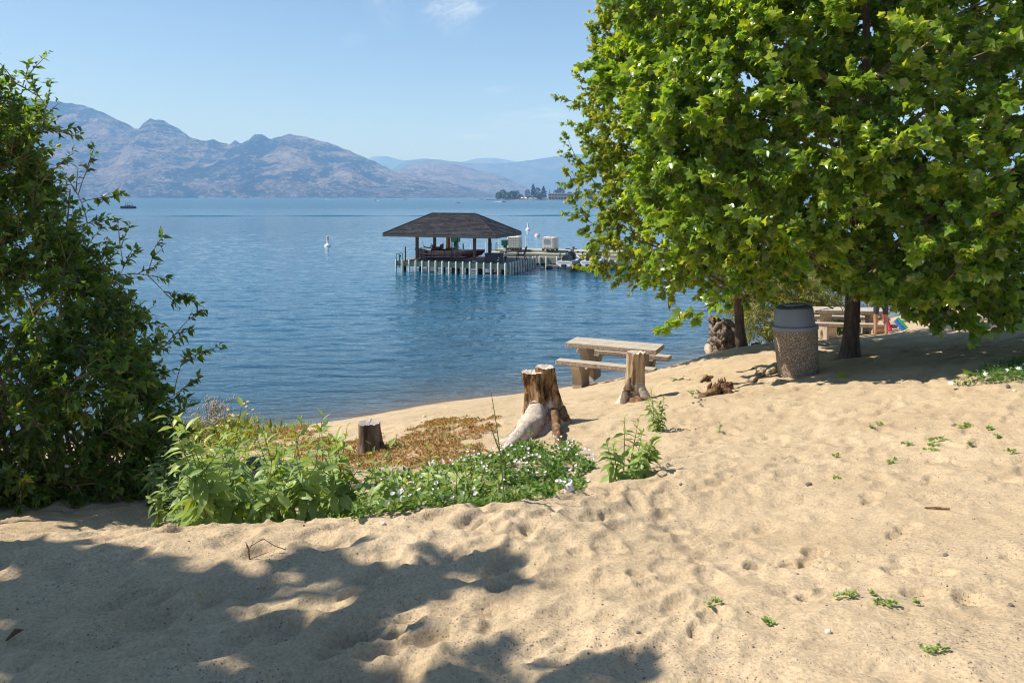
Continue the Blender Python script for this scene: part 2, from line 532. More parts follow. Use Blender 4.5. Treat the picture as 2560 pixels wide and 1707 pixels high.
pebc = ramp(n, l, pick.outputs[1], [(0.0, (0.07, 0.06, 0.055)), (0.5, (0.2, 0.16, 0.12)), (0.8, (0.34, 0.27, 0.2)), (1.0, (0.66, 0.6, 0.52))])
c2 = mixc(n, l, nmath(n, l, 'MULTIPLY', sel, 0.85), c1, pebc)
zs = n.new('ShaderNodeSeparateXYZ'); l.new(pos, zs.inputs[0])
wet = mrange(n, l, nmath(n, l, 'ADD', zs.outputs[2], mrange(n, l, nz_node(n, l, pos, 1.5, 4), 0.3, 0.7, -0.06, 0.06)), 0.06, 0.26, 1, 0, True)
c3 = mixc(n, l, wet, c2, (0.13, 0.10, 0.075))
l.new(c3, b.inputs['Base Color'])
b.inputs['Roughness'].default_value = 0.95
b.inputs['Specular IOR Level'].default_value = 0.15
bh = nmath(n, l, 'ADD', nmath(n, l, 'MULTIPLY', nz_node(n, l, pos, 34, 5, 0.7), 0.011), nmath(n, l, 'MULTIPLY', nz_node(n, l, pos, 9, 4, 0.6), 0.022))
bh = nmath(n, l, 'ADD', bh, nmath(n, l, 'MULTIPLY', sel, 0.005))
bp = n.new('ShaderNodeBump'); bp.inputs['Strength'].default_value = 0.9; bp.inputs['Distance'].default_value = 1.0
l.new(bh, bp.inputs['Height']); l.new(bp.outputs[0], b.inputs['Normal'])
sand = link('sand', sand_me, None, m_sand)
tag(sand, kind='structure')

# ------------------------------------------------------------------ the lake
wy = np.concatenate([np.exp(np.linspace(math.log(9), math.log(140), 470))[:-1], np.linspace(140, 198, 60)[:-1], np.linspace(198, 238, 120)[:-1], np.linspace(238, 320, 50)[:-1], np.exp(np.linspace(math.log(320), math.log(24000), 90))])
wu = np.concatenate([np.linspace(-4, -0.85, 24)[:-1], np.linspace(-0.85, 0.85, 340), np.linspace(0.85, 4, 24)[1:]])
WX = wu[None, :] * wy[:, None]; WY = np.repeat(wy[:, None], len(wu), 1)
amp = np.clip((WY - 14) / 16, 0.3, 1) * np.exp(-np.maximum(WY - 100, 0) / 80)
wav = (fbm(WX * 0.16 + 0.06 * WY, WY * 0.55, 3) * 0.055 + fbm(WX * 0.5, WY * 1.5 + 30, 3) * 0.050 + fbm(WX * 1.4, WY * 3.4 - 11, 2) * 0.022)
WZ = wav * amp
lane = 216 + 0.07 * WX + 3.5 * pnoise(WX * 0.02, WX * 0.0 + 3.3) + 1.2 * pnoise(WX * 0.11, WX * 0 + 8.1)
WZ += (0.42 * np.exp(-((WY - lane) / 1.0) ** 2) - 0.12 * np.exp(-((WY - lane + 3.0) / 1.4) ** 2)) * np.clip(0.55 + 1.1 * pnoise(WX * 0.035, WX * 0 + 1.7), 0.15, 1)
idx = np.arange(WX.size).reshape(WX.shape)
quads = np.stack([idx[:-1, :-1], idx[:-1, 1:], idx[1:, 1:], idx[1:, :-1]], -1).reshape(-1, 4)
bed = np.full(WX.shape, -5.0)
sel_r = wy < 60
bed[sel_r] = ground_np(WX[sel_r], WY[sel_r])
water_me = fast_mesh('water', np.stack([WX, WY, WZ], -1).reshape(-1, 3), quads, smooth=True, attrs={'depth': np.clip(-bed, -1, 5).ravel(), 'chop': np.clip((WY - 70) / 330, 0, 1).ravel()})
m_wat, n, l, b = mat_new('water')
geo = n.new('ShaderNodeNewGeometry'); pos = geo.outputs['Position']
at = n.new('ShaderNodeAttribute'); at.attribute_name = 'depth'
wc = ramp(n, l, mrange(n, l, at.outputs['Fac'], 0.0, 4.0), [(0.0, (0.11, 0.09, 0.06)), (0.05, (0.045, 0.055, 0.05)), (0.16, (0.006, 0.048, 0.08)), (1.0, (0.003, 0.078, 0.15))])
l.new(wc, b.inputs['Base Color'])
ch = n.new('ShaderNodeAttribute'); ch.attribute_name = 'chop'
l.new(mrange(n, l, ch.outputs['Fac'], 0, 1, 0.035, 0.30), b.inputs['Roughness'])
b.inputs['IOR'].default_value = 1.65
h1 = nmath(n, l, 'MULTIPLY', nz_node(n, l, pos, 1.0, 4, 0.55, 0.4, (0.5, 1.7, 1)), 0.085)
h2 = nmath(n, l, 'MULTIPLY', nz_node(n, l, pos, 1.0, 3, 0.5, 0.3, (2.0, 5.5, 1)), 0.022)
bp = n.new('ShaderNodeBump'); bp.inputs['Strength'].default_value = 1.0; bp.inputs['Distance'].default_value = 1.0
l.new(nmath(n, l, 'ADD', h1, h2), bp.inputs['Height']); l.new(bp.outputs[0], b.inputs['Normal'])
water = link('water', water_me, None, m_wat)
tag(water, kind='structure')

# ------------------------------------------------------------------ hills across the lake
def hill_mat(name, tan_, rock, forest, fo_lo, fo_hi, scale):
    m, n, l, b = mat_new(name)
    geo = n.new('ShaderNodeNewGeometry'); pos = geo.outputs['Position']
    nA = nz_node(n, l, pos, 0.0030 * scale, 9, 0.66, 1.2, (1, 0.6, 1.7))
    nB = nz_node(n, l, pos, 0.010 * scale, 8, 0.72, 0.8, (1, 0.6, 1.5))
    nC = nz_node(n, l, pos, 0.035 * scale, 5, 0.75, 0.3, (1, 0.7, 1.0))
    c = ramp(n, l, nB, [(0.28, tuple(x * 0.45 for x in tan_)), (0.46, tan_), (0.58, rock), (0.75, tuple(min(1, x * 1.25) for x in rock))])
    fm = mrange(n, l, nmath(n, l, 'ADD', nmath(n, l, 'MULTIPLY', nA, 0.62), nmath(n, l, 'MULTIPLY', nC, 0.38)), fo_lo, fo_hi, 0, 1, True)
    zs = n.new('ShaderNodeSeparateXYZ'); l.new(pos, zs.inputs[0])
    low = mrange(n, l, nmath(n, l, 'ADD', zs.outputs[2], mrange(n, l, nA, 0.35, 0.65, -110, 110)), 10, 90, 0.9, 0.0, True)
    lowm = nmath(n, l, 'MULTIPLY', low, mrange(n, l, nC, 0.40, 0.55, 0.2, 1))
    fm = nmath(n, l, 'MAXIMUM', fm, lowm)
    c = mixc(n, l, fm, c, forest)
    l.new(c, b.inputs['Base Color'])
    b.inputs['Roughness'].default_value = 1.0
    b.inputs['Specular IOR Level'].default_value = 0.0
    bp = n.new('ShaderNodeBump'); bp.inputs['Strength'].default_value = 1.0; bp.inputs['Distance'].default_value = 130.0
    l.new(nz_node(n, l, pos, 0.012 * scale, 7, 0.72), bp.inputs['Height']); l.new(bp.outputs[0], b.inputs['Normal'])
    return m
def hill(name, crest, D0, Dc, material, seed, rough, nx=520, nt=90):
    cp = np.array(crest, float)
    px = np.linspace(cp[0, 0], cp[-1, 0], nx)
    py = np.interp(px, cp[:, 0], cp[:, 1])
    py = py + (fbm(px * 0.05 + seed, px * 0 + seed, 4) * 3.0 + np.abs(pnoise(px * 0.35, px * 0 + seed)) * -2.2) * rough
    t = np.concatenate([np.linspace(-0.02, 1, nt), [1.08, 1.2]])
    dc = Dc * (1 + 0.05 * fbm(px * 0.006 + seed, px * 0 + 3, 3))
    zc = H + (HY - py) / F * dc
    zc = np.maximum(zc, 2)
    D = D0 + (dc[:, None] - D0) * np.clip(t, -0.02, 2)[None, :]
    s = np.where(t <= 1, np.clip(t, -0.02, 1) ** 0.92, 1 - (t - 1) * 1.6)
    s[t < 0] = -0.02
    Xw = (px[:, None] - CX) / F * dc[:, None] * (D / dc[:, None]) ** 0.6
    Z = zc[:, None] * s[None, :]
    k = 6.0 / Dc
    g1 = 1 - np.abs(fbm(Xw * k * 0.45 + seed, D * k * 0.3 + 0.4 * Xw * k, 5)) * 2.0
    g2 = fbm(Xw * k * 2.2, D * k * 1.6 + seed, 5)
    env = (np.sin(np.pi * np.clip(t, 0, 1)) ** 0.8)[None, :]
    Z = Z + zc[:, None] * env * (0.13 * g1 - 0.08 + 0.13 * g2) * rough
    # never let the lower slopes stand above the crest line
    lim = (zc[:, None] - H) / dc[:, None] * D * 0.985 + H
    Z = np.where((t <= 0.97)[None, :], np.minimum(Z, lim), Z)
    V = np.stack([Xw, D, Z], -1).reshape(-1, 3)
    m_, k_ = Z.shape
    ii = np.arange(m_ * k_).reshape(m_, k_)
    q = np.stack([ii[:-1, :-1], ii[1:, :-1], ii[1:, 1:], ii[:-1, 1:]], -1).reshape(-1, 4)
    o = link(name, fast_mesh(name, V, q, smooth=True), None, material)
    return tag(o, kind='structure')
m_h1 = hill_mat('near_hill', (0.29, 0.21, 0.14), (0.46, 0.37, 0.29), (0.010, 0.020, 0.016), 0.455, 0.535, 1.0)
m_h2 = hill_mat('middle_hill', (0.28, 0.19, 0.13), (0.38, 0.28, 0.21), (0.018, 0.030, 0.022), 0.48, 0.57, 0.9)
m_h3 = hill_mat('distant_hill', (0.16, 0.14, 0.10), (0.2, 0.17, 0.13), (0.030, 0.046, 0.030), 0.38, 0.60, 0.5)
hill('rocky_mountain', [(-420, 238), (-150, 239), (0, 240), (50, 243), (110, 250), (160, 257), (215, 266), (260, 283), (300, 302), (335, 320), (352, 322), (362, 308), (378, 297), (410, 303), (445, 322), (475, 344),
      (505, 352), (535, 350), (556, 358), (574, 361), (588, 352), (602, 361), (622, 350), (636, 336), (655, 338), (680, 349), (700, 342), (722, 336), (752, 340), (790, 349), (830, 360), (870, 376), (915, 396), (955, 414),
      (1000, 432), (1040, 442), (1090, 450), (1140, 462), (1190, 476), (1240, 490), (1270, 497)], 4300, 5700, m_h1, 1.7, 1.0)
hill('rocky_hill', [(930, 470), (1000, 424), (1040, 414), (1085, 408), (1120, 410), (1160, 416), (1200, 428), (1235, 434), (1265, 444), (1300, 462), (1335, 478), (1370, 492)], 6000, 7400, m_h2, 5.1, 0.8, 260, 60)
hill('wooded_mountain', [(930, 470), (975, 428), (1010, 402), (1060, 397), (1110, 401), (1165, 408), (1215, 410), (1260, 409), (1310, 403), (1370, 394), (1430, 385), (1500, 386), (1600, 380), (1800, 372), (2100, 380), (2700, 360), (3300, 400)], 8600, 10500, m_h3, 9.3, 0.45, 320, 50)
hill('far_mountain', [(880, 420), (930, 392), (965, 391), (1005, 401), (1090, 412), (1150, 406), (1195, 396), (1240, 395), (1290, 404), (1360, 420), (1500, 430)], 13000, 15000, m_h3, 12.9, 0.25, 200, 30)

# the low wooded point across the bay
m_land = mat('shore_land', (0.19, 0.155, 0.11), 0.95, noise=0.35, nscale=0.3)
lx = np.linspace(-32, 420, 90); ly = np.linspace(0, 1, 10)
LX = np.repeat(lx[:, None], 10, 1); LYY = 1440 + 220 * ly[None, :] + 10 * pnoise(lx * 0.03, lx * 0)[:, None] - 0.1 * lx[:, None]
LZ = -0.4 + 3.0 * np.minimum(1, ly * 5)[None, :] * np.clip((lx + 32) / 25, 0, 1)[:, None] + 0.4 * fbm(LX * 0.1, LYY * 0.1, 2)
idx = np.arange(LX.size).reshape(LX.shape)
point_land = link('far_shore', fast_mesh('far_shore', np.stack([LX, LYY, LZ], -1).reshape(-1, 3), np.stack([idx[:-1, :-1], idx[1:, :-1], idx[1:, 1:], idx[:-1, 1:]], -1).reshape(-1, 4), True), None, m_land)
tag(point_land, kind='structure')

# ------------------------------------------------------------------ the air
hz = MB().box((0, 9500, 446), (46000, 21000, 908))
m_haze = bpy.data.materials.new('haze'); m_haze.use_nodes = True
n, l = m_haze.node_tree.nodes, m_haze.node_tree.links
n.clear()
out = n.new('ShaderNodeOutputMaterial'); pv = n.new('ShaderNodeVolumePrincipled')
pv.inputs['Color'].default_value = (0.30, 0.56, 1.0, 1)
pv.inputs['Absorption Color'].default_value = (0.55, 0.62, 1, 1)
pv.inputs['Density'].default_value = 0.000165
pv.inputs['Anisotropy'].default_value = -0.1
l.new(pv.outputs[0], out.inputs['Volume'])
haze = hz.build('haze', m_haze)
tag(haze, 'pale blue summer haze hanging over the lake and the mountains', 'haze', kind='stuff')
# ------------------------------------------------------------------ the dock and what stands on it
DO = Vector((-0.42, 52.4, 0.0))
DRZ = math.atan2(-0.334, 0.942)
DM = Matrix.Translation(DO) @ Matrix.Rotation(DRZ, 4, 'Z')      # x along the front edge to the right, y away from the shore
DMI = DM.inverted()
def dk(a, b, z=0.0): return DM @ Vector((a, b, z))
DECK = 0.77

m_plank = mat('dock_plank', (0.20, 0.175, 0.165), 0.8, noise=0.35, nscale=3.0, bump=0.004, bscale=25)
m_skirt = mat('green_board', (0.22, 0.27, 0.19), 0.7, noise=0.3, nscale=2.5)
m_fender = mat('grey_fender', (0.62, 0.60, 0.55), 0.5, noise=0.22, nscale=5)
m_pile = mat('dark_pile', (0.035, 0.03, 0.027), 0.8, noise=0.3, nscale=6)
m_conc = mat('pale_concrete', (0.38, 0.355, 0.30), 0.9, noise=0.22, nscale=1.6)
m_black = mat('black_plastic', (0.018, 0.018, 0.02), 0.45)
m_char = mat('charcoal_box', (0.035, 0.037, 0.045), 0.55, noise=0.15, nscale=4)
m_green = mat('green_paint', (0.012, 0.115, 0.075), 0.45, noise=0.12, nscale=4)
m_white = mat('white_paint', (0.80, 0.79, 0.76), 0.45, noise=0.06, nscale=3)
m_galv = mat('galvanised', (0.42, 0.42, 0.41), 0.5, metal=0.4, noise=0.15)
m_post = mat('brown_timber', (0.145, 0.088, 0.055), 0.75, noise=0.35, nscale=4, stretch=(4, 4, 0.6))
m_soffit = mat('soffit_board', (0.16, 0.14, 0.12), 0.8)
m_red = mat('red_paint', (0.55, 0.03, 0.025), 0.45)

t = empty('boat_dock', dk(0, 0, 0), DRZ, 'square timber boat dock with green skirt boards and a row of pale fender posts', 'dock')
L, W = 8.68, 6.5
mb = MB()
for i in range(44):
    b0 = W / 44 * (i + 0.5)
    mb.box((-L / 2, b0, DECK - 0.025 + 0.003 * math.sin(i * 12.9)), (L, W / 44 - 0.012, 0.05))
o = mb.build('deck_plank', m_plank, t); o['kind'] = 'stuff'
def dock_board(name, c, d, m): return MB().box(c, d).build(name, m, t)
dock_board('skirt_board', (-L / 2, -0.035, DECK - 0.20), (L, 0.07, 0.38), m_skirt)
dock_board('skirt_board', (0.035, W / 2, DECK - 0.20), (0.07, W, 0.38), m_skirt)
dock_board('skirt_board', (-L - 0.035, W / 2, DECK - 0.20), (0.07, W, 0.38), m_skirt)
fend = MB()
fend.tube([(0, 0, -0.6), (0, 0, 0.76), (0, 0.004, 0.82), (0, 0.02, 0.86)], [0.078, 0.078, 0.068, 0.035], 10)
fend_me = fend.mesh('fender_post', True); fend_me.materials.append(m_fender)
for i in range(17):
    link('fender_post', fend_me, t, None, (-L * i / 16, -0.135, 0.02 * math.sin(i * 7.7)))
for i in range(1, 12):
    link('fender_post', fend_me, t, None, (0.135, W * i / 11 - 0.1, 0.02 * math.sin(i * 5.1)))
pile_me = MB().tube([(0, 0, -3), (0, 0, DECK - 0.06)], 0.13, 10).mesh('pile', True); pile_me.materials.append(m_pile)
for a in (-8.3, -6.3, -4.3, -2.3, -0.4):
    for b_ in (0.5, 3.2, 6.0):
        link('pile', pile_me, t, None, (a, b_, 0))

# the hipped shelter over the boat
t = empty('boat_shelter', dk(-5.05, 2.2, DECK), DRZ, 'open boat shelter with a dark shingled hip roof on four brown posts', 'shelter')
EZ, RZ = 2.78 - DECK, 4.24 - DECK
HX, HYY, RL = 4.5, 2.75, 1.78
m_shin, n, l, b = mat_new('dark_shingle')
tcn = n.new('ShaderNodeTexCoord')
zz = nz_node(n, l, tcn.outputs['Object'], 1.0, 5, 0.7, 0.0, (2.2, 2.2, 7.5))
zy = nz_node(n, l, tcn.outputs['Object'], 0.8, 3)
l.new(mixc(n, l, 1.0, ramp(n, l, zz, [(0.32, (0.014, 0.0142, 0.0175)), (0.5, (0.029, 0.0295, 0.035)), (0.66, (0.062, 0.063, 0.072))]), ramp(n, l, zy, [(0.3, (0.8, 0.8, 0.8)), (0.7, (1.2, 1.2, 1.2))]), 'MULTIPLY'), b.inputs['Base Color'])
b.inputs['Roughness'].default_value = 0.9; b.inputs['Specular IOR Level'].default_value = 0.2
def roof_slope(e0, e1, r0, r1, name):
    e0, e1, r0, r1 = map(Vector, (e0, e1, r0, r1))
    nrm = (e1 - e0).cross(((r0 + r1) / 2) - e0).normalized()
    if nrm.z < 0: nrm = -nrm
    N = 17
    mb = MB()
    rr = random.Random(len(name) + int(abs(e0.x * 10)))
    for i in range(N):
        t0, t1 = i / N, min((i + 1.12) / N, 1.0)
        A, B, C_, D_ = e0.lerp(r0, t0), e1.lerp(r1, t0), e1.lerp(r1, t1), e0.lerp(r0, t1)
        nt = max(1, int((B - A).length / 0.42))
        off = rr.random() * 0.3
        for k in range(nt):
            u0 = k / nt; u1 = (k + 1) / nt
            th = 0.022 + rr.random() * 0.014
            p = [A.lerp(B, u0), A.lerp(B, u1 - 0.012 / 0.42 / max(nt, 1)), D_.lerp(C_, u1 - 0.012 / 0.42 / max(nt, 1)), D_.lerp(C_, u0)]
            q = [p[0] + nrm * th, p[1] + nrm * th, p[2] + nrm * 0.008, p[3] + nrm * 0.008]
            mb.add(q + p, [(0, 1, 2, 3), (4, 5, 1, 0), (5, 6, 2, 1), (7, 4, 0, 3)])
    return mb
R0, R1 = (-RL, 0, RZ), (RL, 0, RZ)
cs = [(-HX, -HYY, EZ), (HX, -HYY, EZ), (HX, HYY, EZ), (-HX, HYY, EZ)]
under = MB()
cu = [(x, y, z - 0.02) for x, y, z in cs]
under.add(cu + [(-RL, 0, RZ - 0.02), (RL, 0, RZ - 0.02)], [(0, 1, 5, 4), (1, 2, 5), (2, 3, 4, 5), (3, 0, 4)])
roof = under.build('roof', m_soffit, t)
for (e0, e1, r0, r1) in ((cs[0], cs[1], R0, R1), (cs[2], cs[3], R1, R0), (cs[1], cs[2], R1, R1), (cs[3], cs[0], R0, R0)):
    o = roof_slope(e0, e1, r0, r1, 'shingle').build('shingle', m_shin, roof); o['kind'] = 'stuff'
cap = MB()
for e, r in ((cs[0], R0), (cs[1], R1), (cs[2], R1), (cs[3], R0), (R0, R1)):
    e, r = Vector(e) + Vector((0, 0, 0.03)), Vector(r) + Vector((0, 0, 0.03))
    cap.tube([e, r], 0.05, 6)
cap.build('ridge_cap', m_shin, roof)
fas = MB()
for (c, d) in (((0, -HYY - 0.012, EZ - 0.10), (2 * HX + 0.05, 0.03, 0.19)), ((0, HYY + 0.012, EZ - 0.10), (2 * HX + 0.05, 0.03, 0.19)),
               ((HX + 0.012, 0, EZ - 0.10), (0.03, 2 * HYY - 0.02, 0.19)), ((-HX - 0.012, 0, EZ - 0.10), (0.03, 2 * HYY - 0.02, 0.19))):
    fas.box(c, d)
fas.build('fascia', mat('dark_fascia', (0.07, 0.066, 0.064), 0.6), t)
MB().box((0, 0, EZ - 0.20), (2 * HX - 0.1, 2 * HYY - 0.1, 0.02)).build('soffit', m_soffit, t)
for (a, bb) in ((-7.38, 0.75), (-2.72, 0.75), (-7.38, 3.8), (-2.72, 3.8)):
    pm = MB().box((a + 5.05, bb - 2.2, (EZ - 0.2) / 2), (0.2, 0.2, EZ - 0.2), bev=0.015)
    pst = pm.build('post', m_post, t)
    MB().box((a + 5.05, bb - 2.2, 0.05), (0.26, 0.26, 0.1)).build('post_base', m_galv, pst)
# varnished runabout on its lift
def loft(sections, closed=False):
    m = MB(); k = len(sections[0])
    for s in sections: m.v += [Vector(p) for p in s]
    for i in range(len(sections) - 1):
        for j in range(k - 1):
            m.f.append([i * k + j, i * k + j + 1, (i + 1) * k + j + 1, (i + 1) * k + j])
    return m
m_mahog = mat('varnished_mahogany', (0.14, 0.016, 0.013), 0.2, noise=0.3, nscale=5, coat=0.6, stretch=(1, 8, 8))
m_deckgrey = mat('grey_foredeck', (0.35, 0.36, 0.40), 0.3)
m_redseat = mat('red_seat', (0.24, 0.025, 0.022), 0.55)
m_yel = mat('yellow_plastic', (0.80, 0.55, 0.02), 0.45)
m_orange = mat('orange_plastic', (0.62, 0.10, 0.012), 0.45)
bt = empty('motor_boat', dk(-5.2, 2.25, DECK + 0.09), DRZ, 'varnished dark red wooden motorboat parked under the shelter roof', 'boat')
secs, decks = [], []
for i in range(15):
    u = i / 14.0
    x = -2.55 + 5.0 * u
    hw = 0.86 * (1 - max(0, (u - 0.42) / 0.58) ** 2.3) * (0.9 + 0.1 * min(1, u * 4))
    hw = max(hw, 0.015)
    keel = 0.0 + 0.34 * max(0, (u - 0.62) / 0.38) ** 2
    sh = 0.60 + 0.05 * u + (0.10 * max(0, 0.14 - u) / 0.14)
    xr = 0.25 * max(0, u - 0.8) / 0.2
    secs.append([(x + xr * q, s * hw * f, z) for s, f, z, q in ((-1, 0.98, sh, 1), (-1, 1.0, sh * 0.72, .8), (-1, 0.97, keel + 0.13, .4), (-1, 0.78, keel + 0.03, .2), (0, 0, keel - 0.03, 0), (1, 0.78, keel + 0.03, .2), (1, 0.97, keel + 0.13, .4), (1, 1.0, sh * 0.72, .8), (1, 0.98, sh, 1))])
hm = loft(secs); hm.f.append(list(range(8, -1, -1)))
hm.build('hull', m_mahog, bt, True)
dm = MB()
fore = [s for s in secs[8:]]
for s in (secs[0], secs[1], secs[2]): pass
def deck_strip(ss, crown):
    m = MB()
    for s in ss:
        lft, rgt = Vector(s[0]), Vector(s[-1])
        m.v += [lft + Vector((0, 0, .006)), (lft + rgt) / 2 + Vector((0, 0, crown)), rgt + Vector((0, 0, .006))]
    for i in range(len(ss) - 1):
        for j in range(2):
            m.f.append([i * 3 + j, i * 3 + j + 1, (i + 1) * 3 + j + 1, (i + 1) * 3 + j])
    return m
deck_strip(fore, 0.07).build('foredeck', m_deckgrey, bt, True)
deck_strip(secs[:4], 0.06).build('stern_deck', m_mahog, bt, True)
for s in (-1, 1):
    MB().add([(-2.75, s * 0.74, 0.62), (-2.45, s * 0.8, 0.55), (-1.7, s * 0.84, 0.62), (-2.7, s * 0.80, 0.80), (-2.72, s * 0.72, 0.80), (-1.7, s * 0.80, 0.63)], [(0, 1, 3, 4), (1, 2, 3), (4, 3, 2, 5), (0, 4, 5)]).build('tail_fin', m_mahog, bt)
st = MB()
for k in (0, 1):
    zst = 0.21 if k == 0 else 0.43
    pl = []
    for s in secs[0:(12 if k == 0 else 6)]:
        q0, q1 = Vector(s[2]), Vector(s[1])
        p = q0.lerp(q1, 0.02 if k == 0 else 0.75)
        pl.append(p + Vector((0, -0.012, 0)))
    st.tube(pl, 0.016, 5)
st.build('chrome_strip', m_white, bt, True)
for (x, h_) in ((-1.25, 0.20), (-0.15, 0.14)):
    MB().box((x, 0, 0.62 + h_ / 2), (0.42, 1.25, h_), bev=0.06).build('seat', m_redseat, bt, True)
MB().box((-1.52, -0.3, 0.86), (0.1, 0.46, 0.30), 0.0, bev=0.04).build('seat_back', m_redseat, bt, True)
MB().box((-1.0, 0.3, 0.86), (0.1, 0.46, 0.30), bev=0.04).build('seat_back', m_redseat, bt, True)
ws = MB().tube([(0.42, -0.72, 0.66), (0.20, -0.62, 0.92), (0.12, 0, 0.98), (0.20, 0.62, 0.92), (0.42, 0.72, 0.66)], 0.017, 6)
ws.tube([(0.12, 0, 0.98), (0.36, 0, 0.68)], 0.014, 6)
ws.build('windscreen_frame', m_galv, bt, True)
MB().tube([(-0.05 + 0.0 * math.cos(k), 0.34 + 0.19 * math.cos(k * math.pi / 8), 0.84 + 0.19 * math.sin(k * math.pi / 8)) for k in range(17)], 0.014, 5).build('steering_wheel', m_white, bt, True)
fl = empty('flag', dk(-7.55, 2.25, DECK + 0.72), DRZ, 'small red and white flag drooping on a short staff at the stern of the boat', 'flag')
MB().tube([(0, 0, -0.02), (-0.14, 0, 0.62)], 0.011, 6).build('flag_staff', m_white, fl, True)
def cloth(x0, x1):
    V, Fc = [], []
    for i in range(5):
        for j in range(6):
            u = x0 + (x1 - x0) * i / 4; v = j / 5
            V.append((-0.14 + 0.14 * v * 0.5 + u * 0.16 + 0.02 * math.sin(v * 5 + u * 9), 0.05 * math.sin(u * 8 + v * 2), 0.60 - v * 0.22 - u * 0.42))
    for i in range(4):
        for j in range(5): Fc.append((i * 6 + j, i * 6 + j + 1, (i + 1) * 6 + j + 1, (i + 1) * 6 + j))
    return MB().add(V, Fc)
cloth(0, .3).build('flag_stripe', m_red, fl, True)
cloth(.3, .7).build('flag_stripe', m_white, fl, True)
cloth(.7, 1).build('flag_stripe', m_red, fl, True)
# lift poles
def pole(px, py, hgt, r, m, label, group=None, h=H - DECK, name='pole', cap_m=None, cat='pole'):
    p = P(px, py, h)
    o = MB().tube([(0, 0, -0.02), (0, 0, hgt)], r, 10).build(name, m, None, True, p)
    tag(o, label, cat, group)
    if cap_m:
        MB().tube([(0, 0, hgt - 0.35), (0, 0, hgt)], r * 1.12, 10).build('pole_sleeve', cap_m, o, True)
    return o
gl = 'dark poles of the boat lift'
pole(1013.5, 652, 1.05, 0.045, m_black, 'black pole at the left end of the dock beside the green ladder', gl, name='lift_pole')
pole(1052.5, 652, 1.0, 0.045, m_black, 'black lift pole just left of the stern of the red boat', gl, name='lift_pole')
pole(1079, 653.5, 1.3, 0.045, m_black, 'grey topped lift pole in front of the stern of the red boat', gl, name='lift_pole', cap_m=m_galv)
pole(1129.5, 654, 1.4, 0.045, m_black, 'grey topped lift pole in front of the middle of the red boat', gl, name='lift_pole', cap_m=m_galv)
pole(1107.5, 644.5, 1.15, 0.05, m_black, 'black lift pole behind the red boat near its seats', gl, name='lift_pole')
pole(1158, 644.5, 1.1, 0.05, m_black, 'black lift pole behind the windscreen of the red boat', gl, name='lift_pole')
# upright board behind the boat
o = empty('paddle_board', P(1121, 645, H - DECK), DRZ, 'tall yellow and orange board standing upright behind the red boat', 'board')
def board(x0, x1, y):
    prof = [(x0, 0), (x1, 0), (x1 * .96, .7), (x1 * .8, 1.75), (x0 * .8, 1.75), (x0 * .96, .7)]
    return MB().prism(prof, 0.10, Matrix.Translation((0, y, 0)))
board(-0.20, 0.0, 0).build('yellow_half', m_yel, o); board(0.004, 0.17, 0.0).build('orange_half', m_orange, o)

# deck box with a white mark
t = empty('deck_box', P(1231.5, 657, H - DECK), DRZ, 'charcoal deck box with a white emblem on its front near the dock corner', 'storage box')
MB().box((0, 0.3, 0.30), (1.22, 0.6, 0.60), bev=0.015).build('body', m_char, t)
MB().box((0, 0.3, 0.635), (1.27, 0.66, 0.06), bev=0.02).build('lid', m_char, t)
mk = MB()
for pl in ([(0.47, 0.42), (0.44, 0.36), (0.48, 0.31), (0.45, 0.25), (0.49, 0.19)], [(0.45, 0.27), (0.38, 0.21), (0.34, 0.15)], [(0.47, 0.23), (0.41, 0.18), (0.40, 0.10)], [(0.47, 0.36), (0.52, 0.33)]):
    mk.tube([(x, -0.006, z) for x, z in pl], 0.017, 5)
mk.build('white_emblem', m_white, t)
# patio chair
t = empty('patio_chair', P(1303, 651, H - DECK), DRZ + RAD(8), 'dark metal patio chair with armrests on the dock deck right of the shelter', 'chair')
fr = MB()
for y in (-0.27, 0.27):
    fr.tube([(-0.30, y, 0), (-0.26, y, 0.62), (0.12, y, 0.64)], 0.034, 6)
    fr.tube([(0.42, y, 0), (0.22, y, 0.42), (0.40, y, 1.02)], 0.034, 6)
    fr.tube([(-0.28, y, 0.44), (0.22, y, 0.42)], 0.03, 6)
fr.tube([(0.40, -0.27, 1.02), (0.40, 0.27, 1.02)], 0.022, 6)
fr.build('chair_frame', m_black, t, True)
sl = MB()
for k in range(7): sl.box((-0.24 + k * 0.075, 0, 0.44), (0.06, 0.52, 0.02))
sl.build('seat', m_black, t)
bk = MB()
for k in range(8): bk.tube([(0.24, -0.22 + k * 0.063, 0.47), (0.39, -0.22 + k * 0.063, 1.0)], 0.020, 5)
bk.build('backrest', m_black, t)
# ladders
def ladder(px, py, h, label, rz=DRZ, name='dock_ladder'):
    t = empty(name, P(px, py, h), rz, label, 'ladder', 'green hoop ladders on the docks')
    for s in (-0.24, 0.24):
        pts_ = [(s, -0.28, -0.5)] + [(s, -0.14 - 0.14 * math.cos(k * math.pi / 6), 0.42 + 0.16 * math.sin(k * math.pi / 6)) for k in range(7)] + [(s, 0.0, 0.0)]
        MB().tube(pts_, 0.026, 8).build('rail', m_green, t, True)
    for k in range(3):
        MB().tube([(-0.24, -0.28, -0.02 - k * 0.22), (0.24, -0.28, -0.02 - k * 0.22)], 0.02, 6).build('rung', m_green, t, True)
ladder(1003, 653.0, H - DECK, 'green hoop ladder at the left front corner of the shelter dock', DRZ - RAD(90))
ladder(1409, 650.0, H - 0.75, 'green hoop ladder on the lower dock beside the left jet ski')
ladder(1233, 624.0, H - 1.08, 'green hoop ladder at the far dock edge behind the shelter post', DRZ + RAD(180))
